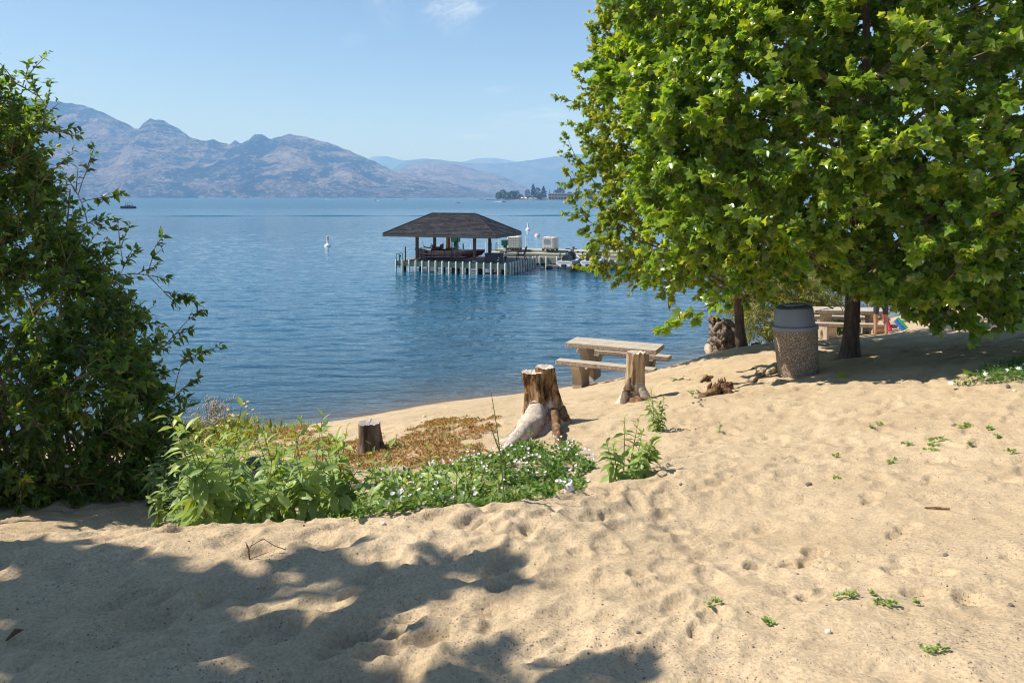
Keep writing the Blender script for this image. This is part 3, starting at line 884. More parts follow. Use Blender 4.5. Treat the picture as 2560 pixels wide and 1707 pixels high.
# bollard lights
def lamp(px, py, h, hgt, label):
    t = empty('bollard_light', P(px, py, h), 0, label, 'light post', 'black bollard lights along the docks')
    MB().tube([(0, 0, 0), (0, 0, hgt - 0.16)], 0.035, 8).build('stem', m_black, t, True)
    MB().lathe([(0.04, hgt - 0.18), (0.075, hgt - 0.10), (0.13, hgt - 0.045), (0.10, hgt), (0.02, hgt + 0.02)], 12).build('lamp_head', m_black, t, True)
lamp(999.5, 653, H - DECK, 0.45, 'small black bollard light between the hoops of the left ladder')
lamp(1264, 657, H - DECK, 0.45, 'small black bollard light at the right front corner of the shelter dock')
lamp(1433.6, 638, H - 0.92, 0.66, 'tallest black bollard light on the step above the left jet ski')
lamp(1456.5, 643.5, H - 0.75, 0.46, 'black bollard light between the two jet skis')

# the stepped main dock behind
t = empty('main_dock', dk(0, W, 0), DRZ, 'long pale stepped concrete dock running behind the shelter and the jet skis', 'dock')
A0, A1 = -4.5, 20.0
low = MB()
for i in range(12):
    low.box(((0.08 + A1) / 2, 0.075 + 0.125 * i * 1.02 + 0.02, 0.72), (A1 - 0.08, 0.115, 0.06))
o = low.build('lower_deck_plank', m_plank, t); o['kind'] = 'stuff'
MB().box(((0.3 + A1) / 2, -0.02, 0.52), (A1 - 0.3, 0.05, 0.42)).build('skirt_board', m_skirt, t)
stp = MB(); up = MB()
nseg = 10
for i in range(nseg):
    x0 = A0 + (A1 - A0) * i / nseg; x1 = A0 + (A1 - A0) * (i + 1) / nseg - 0.012
    stp.box(((x0 + x1) / 2, 2.35, 0.55), (x1 - x0, 1.5, 0.74))
    up.box(((x0 + x1) / 2, 4.2, 0.63), (x1 - x0, 2.2, 0.90))
stp.build('step', m_conc, t); up.build('upper_deck', m_conc, t)
MB().box(((A0 + A1) / 2, 1.588, 0.80), (A1 - A0, 0.012, 0.16)).build('step_face', m_skirt, t)
MB().box(((A0 + A1) / 2, 3.090, 1.0), (A1 - A0, 0.012, 0.15)).build('step_face', m_skirt, t)
for px in (1350, 1367, 1393.5, 1524.5, 1600, 1640):
    x = (px - CX) / F
    # intersection with the front edge line
    s = (x * (DO.y + 0.942 * W) - (DO.x + 0.334 * W)) / (0.942 + 0.334 * x)
    link('fender_post', fend_me, t, None, (s, -0.11, 0.0))
for a in (1.5, 5, 8.5, 12, 15.5, 19):
    link('pile', pile_me, t, None, (a, 0.7, -0.1)); link('pile', pile_me, t, None, (a, 4.5, -0.1))
# power pedestals
def pedestal(px, py, h, label, s=1.0, rz=DRZ):
    t = empty('power_pedestal', P(px, py, h), rz, label, 'power pedestal', 'green power pedestals on the docks')
    MB().box((0.03 * s, 0, 0.30 * s), (0.24 * s, 0.22 * s, 0.60 * s), bev=0.015).build('stem', m_green, t)
    MB().box((0, 0, 0.83 * s), (0.48 * s, 0.36 * s, 0.46 * s), bev=0.02).build('cabinet', m_green, t)
    MB().box((0, -0.19 * s, 0.83 * s), (0.38 * s, 0.012, 0.36 * s), bev=0.004).build('cabinet_door', m_green, t)
    return t
pedestal(1262, 632.5, H - 1.08 + .05, 'green power pedestal with a white meter box left of the white liquid tank')
t_m = empty('meter_box', P(1261.5, 634, H - 1.05), DRZ, 'small white meter box on a post in front of the green pedestal', 'meter box')
MB().tube([(0, 0, -0.05), (0, 0, 0.2)], 0.03, 6).build('stem', m_white, t_m); MB().box((0, 0, 0.30), (0.2, 0.12, 0.24), bev=0.01).build('box', m_white, t_m)
pedestal(1139, 630, H - 1.05, 'large green power cabinet standing behind the red boat', 1.35)
pedestal(1494, 631, H - 1.08, 'green power pedestal at the tree edge above the right jet ski')
pedestal(1613, 629, H - 1.08, 'green power pedestal seen through the leaves of the tree')
# white poles along the far edge
gp = 'thin white poles along the far edge of the dock'
for px, py, hh, lb in ((1246.5, 624, 1.1, 'thin white pole left of the green pedestal'), (1271, 623, 1.15, 'thin white pole between the green pedestal and the white tank'),
                       (1290, 623, 1.12, 'thin white pole in front of the white tank'), (1315, 623, 1.12, 'thin white pole right of the white tank, tallest and alone'),
                       (1177, 627, 0.62, 'short white pole seen between the boat windscreen and the shelter post'), (1214.7, 630, 0.9, 'thin white pole just left of the rear right shelter post')):
    pole(px, py, hh, 0.04, m_white, lb, gp, H - 1.08 if px > 1240 else H - DECK, 'white_pole')
o = pole(1509, 655, 0.95, 0.055, m_galv, 'grey pole right of the right jet ski near the tree leaves', None, H - 0.72, 'grey_pole')
# caged liquid tanks
m_tank = mat('milky_tank', (0.90, 0.88, 0.80), 0.4, noise=0.04, nscale=2)
m_label = mat('blue_grey_label', (0.16, 0.25, 0.33), 0.5)
def ibc(px, py, label, rz, with_label):
    t = empty('liquid_tank', P(px, py, H - 1.08), rz, label, 'tank', 'caged white liquid tanks on the dock')
    MB().box((0, 0, 0.66), (1.0, 0.9, 0.96), bev=0.06).build('container', m_tank, t, True)
    cg = MB()
    for k in range(8):
        u = -0.52 + 1.04 * k / 7
        for s in (-0.47, 0.47): cg.box((u, s, 0.66), (0.022, 0.016, 1.0))
        v = -0.47 + 0.94 * k / 7
        for s in (-0.52, 0.52): cg.box((s, v, 0.66), (0.016, 0.016, 1.0))
    for k in range(6):
        z = 0.17 + 0.99 * k / 5
        for s in (-0.482, 0.482): cg.box((0, s, z), (1.06, 0.016, 0.018))
        for s in (-0.532, 0.532): cg.box((s, 0, z), (0.016, 0.96, 0.018))
    cg.build('cage', m_galv, t)
    pal = MB()
    for x in (-0.45, 0, 0.45):
        for y in (-0.38, 0.38): pal.box((x, y, 0.06), (0.16, 0.16, 0.12))
    pal.box((0, 0, 0.14), (1.06, 0.96, 0.04))
    pal.build('pallet', m_black, t)
    MB().lathe([(0.11, 1.14), (0.11, 1.18), (0.0, 1.18)], 14).build('cap', m_red, t)
    if with_label: MB().box((-0.12, -0.496, 0.80), (0.52, 0.012, 0.28)).build('label_plate', m_label, t)
ibc(1286, 624.5, 'white caged liquid tank behind the white poles, without any label plate', DRZ + RAD(3), False)
ibc(1375.5, 626.5, 'white caged liquid tank with a blue grey label plate, standing alone', DRZ - RAD(8), True)
# gangway ramp lying on the step
t = empty('gangway_ramp', P(1288, 632, H - 1.0), DRZ + RAD(14), 'dark gangway ramp lying on the dock below the white tank', 'ramp')
gw = MB()
for s in (-0.3, 0.3): gw.tube([(-1.25, s, 0.05), (1.25, s, 0.20)], 0.04, 6)
gw.build('side_rail', m_black, t)
rg = MB()
for k in range(13): rg.box((-1.2 + k * 0.2, 0, 0.055 + k * 0.012), (0.12, 0.58, 0.03))
rg.build('rung', m_black, t)
# jet skis on a drive-on float
m_float = mat('grey_float', (0.10, 0.10, 0.105), 0.6, noise=0.2, nscale=3)
m_hull = mat('white_gelcoat', (0.78, 0.79, 0.80), 0.2, coat=0.4)
m_seat = mat('black_seat', (0.012, 0.013, 0.016), 0.4)
fc = P(1450, 673, H)
JRZ = RAD(66)
tf = empty('jet_ski_float', (fc.x, fc.y + 1.5, 0), DRZ, 'low drive-on float of grey cubes under the two jet skis', 'float')
cube_me = MB().box((0, 0, 0.09), (0.50, 0.50, 0.30), bev=0.07).mesh('float_cube', True); cube_me.materials.append(m_float)
for i in range(8):
    for j in range(5):
        link('float_cube', cube_me, tf, None, (-1.9 + i * 0.52, -1.4 + j * 0.52, 0.0))
def jetski(px, label):
    base = P(px, 672, H - 0.22)
    t = empty('jet_ski', (base.x, base.y + 0.2, 0.24), JRZ, label, 'jet ski', 'white and black jet skis on the float')
    secs, tops = [], []
    N = 13
    for i in range(N):
        u = i / (N - 1); x = -0.15 + 2.95 * u
        hw = 0.56 * (1 - max(0, (u - 0.45) / 0.55) ** 2.6); hw = max(hw, 0.02)
        keel = 0.02 + 0.34 * max(0, (u - 0.6) / 0.4) ** 1.8
        sh = 0.42 + 0.20 * max(0, (u - 0.35) / 0.65) ** 1.3
        secs.append([(x, -hw, sh), (x, -hw * 1.03, sh - 0.10), (x, -hw * 0.72, keel + 0.12), (x, 0, keel), (x, hw * 0.72, keel + 0.12), (x, hw * 1.03, sh - 0.10), (x, hw, sh)])
        tops.append((x, hw, sh))
    hm = loft(secs); hm.f.append(list(range(6, -1, -1)))
    hm.build('hull', m_hull, t, True)
    bm_ = MB()
    for (x, hw, sh) in tops: bm_.v += [Vector((x, -hw * 1.05, sh + .005)), Vector((x, 0, sh + .03)), Vector((x, hw * 1.05, sh + .005))]
    for i in range(N - 1):
        for j in range(2): bm_.f.append([i * 3 + j, i * 3 + j + 1, i * 3 + j + 4, i * 3 + j + 3])
    bm_.build('upper_deck', m_hull, t, True)
    for s in (-1, 1):
        MB().tube([(x, s * hw * 1.04, sh - 0.02) for x, hw, sh in tops], 0.032, 6).build('rub_rail', m_black, t, True)
    # saddle
    sd = []
    for i in range(10):
        u = i / 9; x = 0.10 + 1.45 * u
        top = 0.74 + 0.10 * math.sin(u * 3.0) - (0.08 if 0.5 < u < 0.75 else 0)
        w = 0.24 - 0.07 * u
        sd.append([(x, -w, 0.42), (x, -w * 0.95, top - 0.12), (x, -w * 0.6, top), (x, 0, top + 0.02), (x, w * 0.6, top), (x, w * 0.95, top - 0.12), (x, w, 0.42)])
    s_m = loft(sd); s_m.f.append(list(range(6, -1, -1))); s_m.f.append([9 * 7 + k for k in range(7)])
    s_m.build('saddle', m_seat, t, True)
    ck = []
    for i in range(8):
        u = i / 7; x = 1.45 + 1.15 * u
        top = 0.98 - 0.42 * u ** 1.4; w = 0.30 * (1 - 0.75 * u ** 1.5)
        ck.append([(x, -w, 0.44), (x, -w * 0.8, top - 0.1), (x, 0, top), (x, w * 0.8, top - 0.1), (x, w, 0.44)])
    c_m = loft(ck); c_m.f.append([4, 3, 2, 1, 0])
    c_m.build('bonnet', m_seat, t, True)
    hb = MB().tube([(1.45, -0.42, 1.10), (1.58, -0.2, 1.08), (1.62, 0, 1.02), (1.58, 0.2, 1.08), (1.45, 0.42, 1.10)], 0.028, 7)
    hb.tube([(1.62, 0, 0.85), (1.60, 0, 1.04)], 0.05, 7)
    hb.build('handlebar', m_seat, t, True)
    for s in (-1, 1):
        MB().box((1.78, s * 0.40, 0.90), (0.10, 0.16, 0.10), bev=0.02).build('mirror', m_seat, t, True)
    MB().box((-0.18, 0, 0.16), (0.16, 0.34, 0.22), bev=0.03).build('jet_nozzle', m_black, t)
    MB().box((-0.08, 0, 0.40), (0.20, 0.9, 0.05), bev=0.02).build('boarding_step', m_hull, t)
    t.scale = (1.0, 1.08, 1.22)
jetski(1412, 'left white jet ski with a black saddle on the float beside the green ladder')
jetski(1472, 'right white jet ski with a black saddle nearest the hanging leaves')
o = MB().tube([P(1309, 663, H - 0.45), P(1324, 669, H - 0.2), P(1339, 675.5, H + 0.05)], 0.025, 6).build('mooring_rope', m_conc, None, True)
tag(o, 'pale mooring rope slanting from the shelter dock into the water', 'rope')

# ------------------------------------------------------------------ buoys
m_buoy = mat('buoy_white', (0.82, 0.81, 0.78), 0.4, noise=0.05)
def digit(parent, m_, rad, z0):
    fc_ = bpy.data.curves.new('number_five', 'FONT')
    fc_.body = '5'; fc_.size = 0.34; fc_.extrude = 0.004; fc_.align_x = 'CENTER'
    tmp = bpy.data.objects.new('tmp', fc_); COL.objects.link(tmp)
    bpy.context.view_layer.update()
    me = bpy.data.meshes.new_from_object(tmp.evaluated_get(bpy.context.evaluated_depsgraph_get()))
    bpy.data.objects.remove(tmp)
    o = link('number', me, parent, m_)
    return o
p = P(819.5, 616, H)
t = empty('marker_buoy', p, 0, 'white pillar buoy with a red square sign and a black number, nearest on the left', 'buoy')
MB().lathe([(0.0, -0.25), (0.25, -0.2), (0.38, -0.05), (0.38, 0.08), (0.30, 0.22), (0.16, 0.30), (0.125, 0.34)], 20).build('float_base', m_buoy, t, True)
pb = MB().lathe([(0.125, 0.32), (0.125, 1.12), (0.115, 1.15), (0.0, 1.16)], 18).build('pillar', m_buoy, t, True)
def band(z0, z1, a0, a1, r, m_, nm):
    mb = MB()
    N = 8
    for i in range(N + 1):
        a = RAD(a0 + (a1 - a0) * i / N)
        mb.v += [Vector((r * math.cos(a), r * math.sin(a), z0)), Vector((r * math.cos(a), r * math.sin(a), z1))]
    for i in range(N): mb.f.append([2 * i, 2 * i + 2, 2 * i + 3, 2 * i + 1])
    return mb.build(nm, m_, pb, True)
band(1.00, 1.08, 230, 320, 0.128, m_red, 'red_band'); band(0.72, 0.78, 230, 320, 0.128, m_red, 'red_band')
band(0.78, 1.00, 230, 240, 0.128, m_red, 'red_band'); band(0.78, 1.00, 311, 320, 0.128, m_red, 'red_band')
dg = digit(pb, m_black, 0, 0)
dg.rotation_euler = (RAD(90), 0, RAD(5)); dg.location = (0.012, -0.132, 0.785)
p = P(1320, 575, H)
t = empty('marker_buoy', p, 0, 'plain white pillar buoy floating beyond the white poles of the dock', 'buoy')
MB().lathe([(0.0, -0.25), (0.3, -0.2), (0.42, -0.05), (0.42, 0.08), (0.30, 0.26), (0.16, 0.34), (0.13, 0.38)], 18).build('float_base', m_buoy, t, True)
MB().lathe([(0.13, 0.36), (0.13, 1.08), (0.18, 1.10), (0.18, 1.17), (0.0, 1.18)], 14).build('pillar', m_buoy, t, True)
p = P(1343.5, 590, H)
t = empty('mooring_buoy', p, 0, 'low round white buoy with a faded red top beyond the dock', 'buoy')
MB().lathe([(0.0, -0.25), (0.3, -0.2), (0.40, -0.02), (0.40, 0.10), (0.33, 0.22)], 18).build('float_base', m_buoy, t, True)
MB().lathe([(0.33, 0.215), (0.25, 0.31), (0.10, 0.36), (0.06, 0.44), (0.0, 0.46)], 16).build('red_cap', mat('faded_red', (0.62, 0.25, 0.20), 0.5), t, True)
for px, py in ((1415, 503.5), (1430, 502.5)):
    p = P(px, py, H)
    o = MB().lathe([(0.0, -0.3), (0.5, -0.2), (0.55, 0.3), (0.25, 1.0), (0.2, 2.0), (0.0, 2.1)], 10).build('channel_buoy', m_red, None, True, p)
    tag(o, 'tiny red buoy off the wooded point, ' + ('left of the two' if px < 1420 else 'right of the two beside the tree leaves'), 'buoy', 'red buoys off the wooded point')

# ------------------------------------------------------------------ boats out on the lake
m_navy = mat('dark_hull', (0.03, 0.035, 0.05), 0.4)
m_foam = mat('wake_foam', (0.85, 0.86, 0.87), 0.9)
m_skin = mat('person_tone', (0.35, 0.2, 0.13), 0.7)
p = P(321, 521.5, H)
t = empty('pontoon_boat', p, RAD(4), 'dark pontoon boat with a canopy on the left of the lake', 'boat')
for s in (-0.9, 0.9):
    MB().tube([(-3.3, s, 0.25), (2.8, s, 0.25), (3.5, s, 0.5)], [0.36, 0.36, 0.1], 10).build('pontoon', m_navy, t, True)
MB().box((0, 0, 0.66), (6.6, 2.3, 0.14)).build('deck', m_navy, t)
fe = MB()
for s in (-1.13, 1.13): fe.box((0, s, 0.95), (6.2, 0.05, 0.44))
fe.box((3.1, 0, 0.95), (0.05, 2.2, 0.44)); fe.box((-3.1, 0, 0.95), (0.05, 2.2, 0.44))
fe.build('side_fence', m_navy, t)
MB().box((0.1, 0, 2.62), (2.6, 2.2, 0.14), bev=0.04).build('canopy', m_navy, t)
cp_ = MB()
for x in (-0.9, 1.1):
    for s in (-1, 1): cp_.tube([(x * 0.2, s * 1.05, 0.7), (x, s * 1.05, 2.5)], 0.04, 5)
cp_.build('canopy_frame', m_navy, t)
MB().box((0.5, 0.3, 1.2), (0.6, 0.9, 0.8), bev=0.1).build('console', m_navy, t)
for x, y in ((-1.3, -0.4), (-0.2, -0.5), (1.6, 0.4)):
    MB().lathe([(0.22, 0.9), (0.26, 1.5), (0.12, 1.62), (0.13, 1.72), (0.1, 1.86), (0.0, 1.9)], 10, Matrix.Translation((x, y, 0))).build('seated_passenger', m_navy, t, True)
MB().box((-3.5, 0, 0.75), (0.45, 0.5, 1.0), bev=0.1).build('outboard_motor', m_navy, t)
def motorboat(px, py, length, hullm, label, rz, wake=0.0, cabin=True):
    p = P(px, py, H)
    t = empty('motor_boat', p, rz, label, 'boat', 'small motorboats far out on the lake')
    s = length / 6.0
    secs = []
    for i in range(9):
        u = i / 8; x = (-3 + 6 * u) * s
        hw = max(1.1 * (1 - max(0, (u - .4) / .6) ** 2.2), 0.02) * s
        kz = (-0.1 + 0.7 * max(0, (u - .6) / .4) ** 2) * s; sh = (0.85 + 0.25 * u) * s
        secs.append([(x, -hw, sh), (x, -hw * .8, kz + .2 * s), (x, 0, kz), (x, hw * .8, kz + .2 * s), (x, hw, sh)])
    hm = loft(secs)
    for a_ in range(8): hm.f.append([a_ * 5, (a_ + 1) * 5, (a_ + 1) * 5 + 4, a_ * 5 + 4])
    hm.f.append([4, 3, 2, 1, 0])
    hm.build('hull', hullm, t)
    if cabin:
        MB().box((0.3 * s, 0, 1.25 * s), (1.5 * s, 1.4 * s, 0.75 * s), bev=0.15 * s).build('cabin', m_white if hullm is not m_white else m_navy, t)
    for k, x in enumerate((-1.4, -0.6)):
        MB().lathe([(0.22, .7), (0.27, 1.35), (0.12, 1.5), (0.14, 1.62), (0.1, 1.78), (0.0, 1.8)], 8, Matrix.Translation((x * s, 0.3 * (-1) ** k, 0)) @ Matrix.Scale(s, 4)).build('seated_passenger', m_navy if k else m_red, t)
    if wake:
        V = [(-3.2 * s, -0.5 * s, 0.25), (-3.2 * s, 0.5 * s, 0.25), (-wake, 2.2 * s, 0.1), (-wake, -2.2 * s, 0.1), (-3.0 * s, 0, 0.9 * s), (-wake * .55, 0, 0.5 * s), (-wake, 0, 0.15)]
        w_ = MB().add(V, [(0, 3, 5, 4), (1, 4, 5, 2), (3, 6, 5), (2, 5, 6), (0, 4, 1)]).build('wake_foam', m_foam, t); w_['kind'] = 'stuff'
motorboat(809, 499.0, 8, m_white, 'white speedboat throwing spray near the foot of the mountain', RAD(176), 16)
motorboat(937, 502.5, 6.5, m_white, 'white motorboat with a dark cabin above the shelter roof on its left', RAD(170), 6)
motorboat(983, 499.2, 6, m_navy, 'tiny dark motorboat, left of a pair in front of the mountain foot', RAD(10), 0)
motorboat(1013, 499.2, 7, m_navy, 'tiny dark motorboat with a white cabin, right of a pair', RAD(190), 0)
motorboat(1143, 508.5, 5.4, m_white, 'open white motorboat with people right above the shelter roof', RAD(185), 0, False)
motorboat(1260, 505.0, 5.2, m_navy, 'dark wakeboard boat trailing white foam in front of the wooded point', RAD(8), 12)
motorboat(1202, 498.8, 7, m_navy, 'dark boat lying off the left tip of the wooded point', RAD(3), 0)
motorboat(1095, 499.0, 5, m_white, 'tiny white boat between the shelter and the mountain foot', RAD(30), 0)
# ------------------------------------------------------------------ leaves
def leaf_mat(name, stops, back, trans, gloss=0.35, tw=0.45, spec=0.45):
    m, n, l, b = mat_new(name)
    at = n.new('ShaderNodeAttribute'); at.attribute_name = 'tint'
    geo = n.new('ShaderNodeNewGeometry')
    c = ramp(n, l, at.outputs['Fac'], stops)
    cb = mixc(n, l, geo.outputs['Backfacing'], c, mixc(n, l, 0.6, c, back))
    l.new(cb, b.inputs['Base Color'])
    b.inputs['Roughness'].default_value = gloss
    b.inputs['Specular IOR Level'].default_value = spec
    tr = n.new('ShaderNodeBsdfTranslucent')
    l.new(mixc(n, l, 1.0, mixc(n, l, 0.5, c, (0.1, 0.1, 0.1)), trans, 'MULTIPLY'), tr.inputs['Color'])
    l.new(ramp(n, l, at.outputs['Fac'], [(p, tuple(min(1, x * k) for x, k in zip(cc, trans))) for p, cc in stops]), tr.inputs['Color'])
    mx = n.new('ShaderNodeMixShader'); mx.inputs[0].default_value = tw
    l.new(b.outputs[0], mx.inputs[1]); l.new(tr.outputs[0], mx.inputs[2])
    l.new(mx.outputs[0], n['Material Output'].inputs['Surface'])
    return m

def tmpl(pts, z, faces):
    return np.array([(x, y, zz) for (x, y), zz in zip(pts, z)], float), np.array(faces)
# five lobed plane leaf: outline fan round a centre point
_o = [(0.0, 0.0), (0.34, -0.07), (0.53, 0.15), (0.43, 0.30), (0.60, 0.53), (0.28, 0.62), (0.0, 1.0), (-0.28, 0.62), (-0.60, 0.53), (-0.43, 0.30), (-0.53, 0.15), (-0.34, -0.07)]
def plane_leaf(curl, fold):
    P_ = [(0.0, 0.32)] + _o
    Z = [0.0] + [-(fold * abs(x)) - curl * max(0, y - 0.2) ** 2 - curl * 0.9 * x * x for x, y in _o]
    k = len(_o)
    return tmpl(P_, Z, [(0, 1 + i, 1 + (i + 1) % k) for i in range(k)])
_lo = [(0, 0), (0.46, 0.06), (0.60, 0.50), (0.25, 0.60), (0, 1.0), (-0.25, 0.60), (-0.60, 0.50), (-0.46, 0.06)]
def plane_lo(curl, fold):
    return tmpl([(0.0, 0.34)] + _lo, [0.0] + [-(fold * abs(x)) - curl * max(0, y - 0.2) ** 2 for x, y in _lo], [(0, 1 + i, 1 + (i + 1) % 8) for i in range(8)])
T_PLANE_LO = [plane_lo(0.25, 0.25), plane_lo(0.6, -0.2), plane_lo(0.1, 0.5)]
T_PLANE = [plane_leaf(0.25, 0.18), plane_leaf(0.55, -0.15), plane_leaf(0.1, 0.45)]
_om = [(0.0, 0.0), (0.40, 0.12), (0.30, 0.30), (0.48, 0.55), (0.18, 0.60), (0.0, 1.0), (-0.18, 0.60), (-0.48, 0.55), (-0.30, 0.30), (-0.40, 0.12)]
def maple_leaf(curl, fold):
    P_ = [(0.0, 0.35)] + _om
    Z = [0.0] + [-(fold * abs(x)) - curl * max(0, y - 0.2) ** 2 for x, y in _om]
    k = len(_om)
    return tmpl(P_, Z, [(0, 1 + i, 1 + (i + 1) % k) for i in range(k)])
T_MAPLE = [maple_leaf(0.3, 0.2), maple_leaf(0.6, -0.1)]
def blade(w, curl, fold, ys=(0.0, 0.28, 0.6, 1.0), ws=(0.06, 0.9, 1.0, 0.0)):
    P_, Z = [], []
    for y, q in zip(ys, ws):
        zc = -curl * y * y
        P_ += [(-w * q, y), (0, y), (w * q, y)]; Z += [zc + fold * w * q, zc, zc + fold * w * q]
    f = []
    for i in range(len(ys) - 1):
        a = i * 3; b_ = a + 3
        last = ws[i + 1] == 0.0
        if last: f += [(a, a + 1, b_ + 1), (a + 1, a + 2, b_ + 1)]
        else: f += [(a, a + 1, b_ + 1), (a, b_ + 1, b_), (a + 1, a + 2, b_ + 2), (a + 1, b_ + 2, b_ + 1)]
    return tmpl(P_, Z, f)
_e = ((0.0, 0.42, 1.0), (0.1, 1.0, 0.0))
T_ELL = [blade(0.25, 0.25, 0.5, *_e), blade(0.27, 0.05, 0.35, *_e), blade(0.23, 0.5, 0.7, *_e)]
T_DIA = [tmpl([(0, 0), (0.3, 0.5), (0, 1), (-0.3, 0.5)], [0, 0.08, 0, 0.08], [(0, 1, 2), (0, 2, 3)])]
T_LAN = [blade(0.17, 0.35, 0.4, (0, .3, .62, 1)), blade(0.18, 0.1, 0.3), blade(0.16, 0.65, 0.5)]
T_NAR = [blade(0.07, 0.3, 0.4), blade(0.08, 0.1, 0.4)]
T_OVAL = [blade(0.30, 0.2, 0.3), blade(0.34, 0.0, 0.2)]

def unit(a): return a / np.maximum(np.linalg.norm(a, axis=-1, keepdims=True), 1e-9)
class Leaves:
    def __init__(s): s.p, s.d, s.n, s.s, s.t = [], [], [], [], []
    def add(s, p, d, n, size, tint):
        s.p.append(np.atleast_2d(p)); s.d.append(np.atleast_2d(d)); s.n.append(np.atleast_2d(n)); s.s.append(np.atleast_1d(size)); s.t.append(np.atleast_1d(tint))
    def arrays(s):
        p, d, n = np.concatenate(s.p), unit(np.concatenate(s.d)), np.concatenate(s.n)
        x = unit(np.cross(d, n)); z = np.cross(x, d)
        return p, x, d, z, np.concatenate(s.s), np.concatenate(s.t)
def leaf_mesh(name, T, p, x, y, z, s, t, seed=0):
    r = np.random.default_rng(seed)
    which = r.integers(0, len(T), len(p))
    Vs, Fs, Ts, base = [], [], [], 0
    for k, (tv, tf) in enumerate(T):
        m = which == k
        if not m.any(): continue
        wv = 0.85 + 0.3 * r.random((m.sum(), 1))
        V = p[m][:, None, :] + s[m][:, None, None] * (tv[None, :, 0:1] * wv[:, :, None] * x[m][:, None, :] + tv[None, :, 1:2] * y[m][:, None, :] + tv[None, :, 2:3] * z[m][:, None, :])
        Vs.append(V.reshape(-1, 3)); k_ = tv.shape[0]
        Fs.append((tf[None] + (base + np.arange(m.sum()) * k_)[:, None, None]).reshape(-1, tf.shape[1]))
        Ts.append(np.repeat(t[m], k_)); base += m.sum() * k_
    return fast_mesh(name, np.concatenate(Vs), [np.concatenate(Fs)], False, {'tint': np.concatenate(Ts)})
_leaf_lib = {}
T_LOW = {'plane': T_PLANE_LO}
def leaf_proto(key, T, mat_):
    if key not in _leaf_lib:
        out = []
        for tv, tf in T:
            for tint in (0.1, 0.3, 0.5, 0.7, 0.9):
                me = fast_mesh('leaf', tv, [tf], False, {'tint': np.full(len(tv), tint)})
                me.materials.append(mat_)
                out.append((tint, me))
        _leaf_lib[key] = out
    return _leaf_lib[key]
def put_leaf(key, T, mat_, parent, org, p, x, y, z, s, t, name='leaf'):
    lib = leaf_proto(key, T, mat_)
    c = [me for tint, me in lib if abs(tint - t) <= 0.101]
    me = random.choice(c) if c else random.choice(lib)[1]
    o = bpy.data.objects.new(name, me); COL.objects.link(o)
    o.parent = parent
    q = p - np.array(org)
    o.matrix_basis = Matrix(((x[0] * s, y[0] * s, z[0] * s, q[0]), (x[1] * s, y[1] * s, z[1] * s, q[1]), (x[2] * s, y[2] * s, z[2] * s, q[2]), (0, 0, 0, 1)))
    return o
def foliage(L, T, key, mat_, parent, org, nbig=300, cell=13, stuff_name='crown', seed=1):
    """the leaves that show largest become parts, the rest one joined crown"""
    p, x, y, z, s, t = L.arrays()
    big = np.zeros(len(p), bool)
    if nbig:
        D = np.maximum(p[:, 1], 0.1)
        px = CX + p[:, 0] / D * F; py = HY - (p[:, 2] - H) / D * F
        okm = (px > 5) & (px < 2555) & (py > 5) & (py < 1700) & (p[:, 1] > 1)
        order = np.argsort(D)
        seen, vis = set(), []
        for i in order:
            if not okm[i]: continue
            c = (int(px[i] // cell), int(py[i] // cell))
            if c in seen: continue
            seen.add(c); vis.append(i)
        vis = np.array(vis, int)
        if len(vis):
            view = unit(p[vis] - np.array([0, 0, H]))
            fac = np.abs((view * z[vis]).sum(1)) * 0.7 + 0.3
            sc_ = s[vis] / D[vis] * fac
            big[vis[np.argsort(-sc_)[:nbig]]] = True
    rest = ~big
    me = leaf_mesh(stuff_name, T_LOW.get(key, T), p[rest] - np.array(org), x[rest], y[rest], z[rest], s[rest], t[rest], seed)
    o = link(stuff_name, me, parent, mat_); o['kind'] = 'stuff'
    for i in np.nonzero(big)[0]:
        put_leaf(key, T, mat_, parent, org, p[i], x[i], y[i], z[i], s[i], t[i])
    return o

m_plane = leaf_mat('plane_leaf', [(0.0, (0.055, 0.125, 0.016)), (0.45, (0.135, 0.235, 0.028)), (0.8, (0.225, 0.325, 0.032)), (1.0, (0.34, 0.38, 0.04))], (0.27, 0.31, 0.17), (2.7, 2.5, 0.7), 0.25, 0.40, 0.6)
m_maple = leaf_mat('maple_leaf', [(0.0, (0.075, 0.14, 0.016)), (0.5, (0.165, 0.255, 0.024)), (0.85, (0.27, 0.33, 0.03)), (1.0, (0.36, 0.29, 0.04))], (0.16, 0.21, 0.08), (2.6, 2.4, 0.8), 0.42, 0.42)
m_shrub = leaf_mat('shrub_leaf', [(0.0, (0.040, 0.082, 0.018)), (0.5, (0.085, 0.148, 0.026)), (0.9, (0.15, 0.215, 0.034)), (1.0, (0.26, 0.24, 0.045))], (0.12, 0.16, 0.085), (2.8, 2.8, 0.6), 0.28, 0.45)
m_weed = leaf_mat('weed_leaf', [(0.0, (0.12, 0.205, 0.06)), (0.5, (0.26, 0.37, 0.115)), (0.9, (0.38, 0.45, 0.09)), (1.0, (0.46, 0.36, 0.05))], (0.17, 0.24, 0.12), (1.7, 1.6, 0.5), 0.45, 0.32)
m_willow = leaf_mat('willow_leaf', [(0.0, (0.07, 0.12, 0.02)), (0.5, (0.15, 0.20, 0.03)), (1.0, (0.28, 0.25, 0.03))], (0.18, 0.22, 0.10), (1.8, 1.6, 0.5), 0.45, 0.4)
m_mat_g = leaf_mat('bindweed_leaf', [(0.0, (0.05, 0.13, 0.025)), (0.6, (0.11, 0.22, 0.04)), (1.0, (0.21, 0.27, 0.05))], (0.12, 0.2, 0.08), (1.7, 1.6, 0.6), 0.5, 0.3)
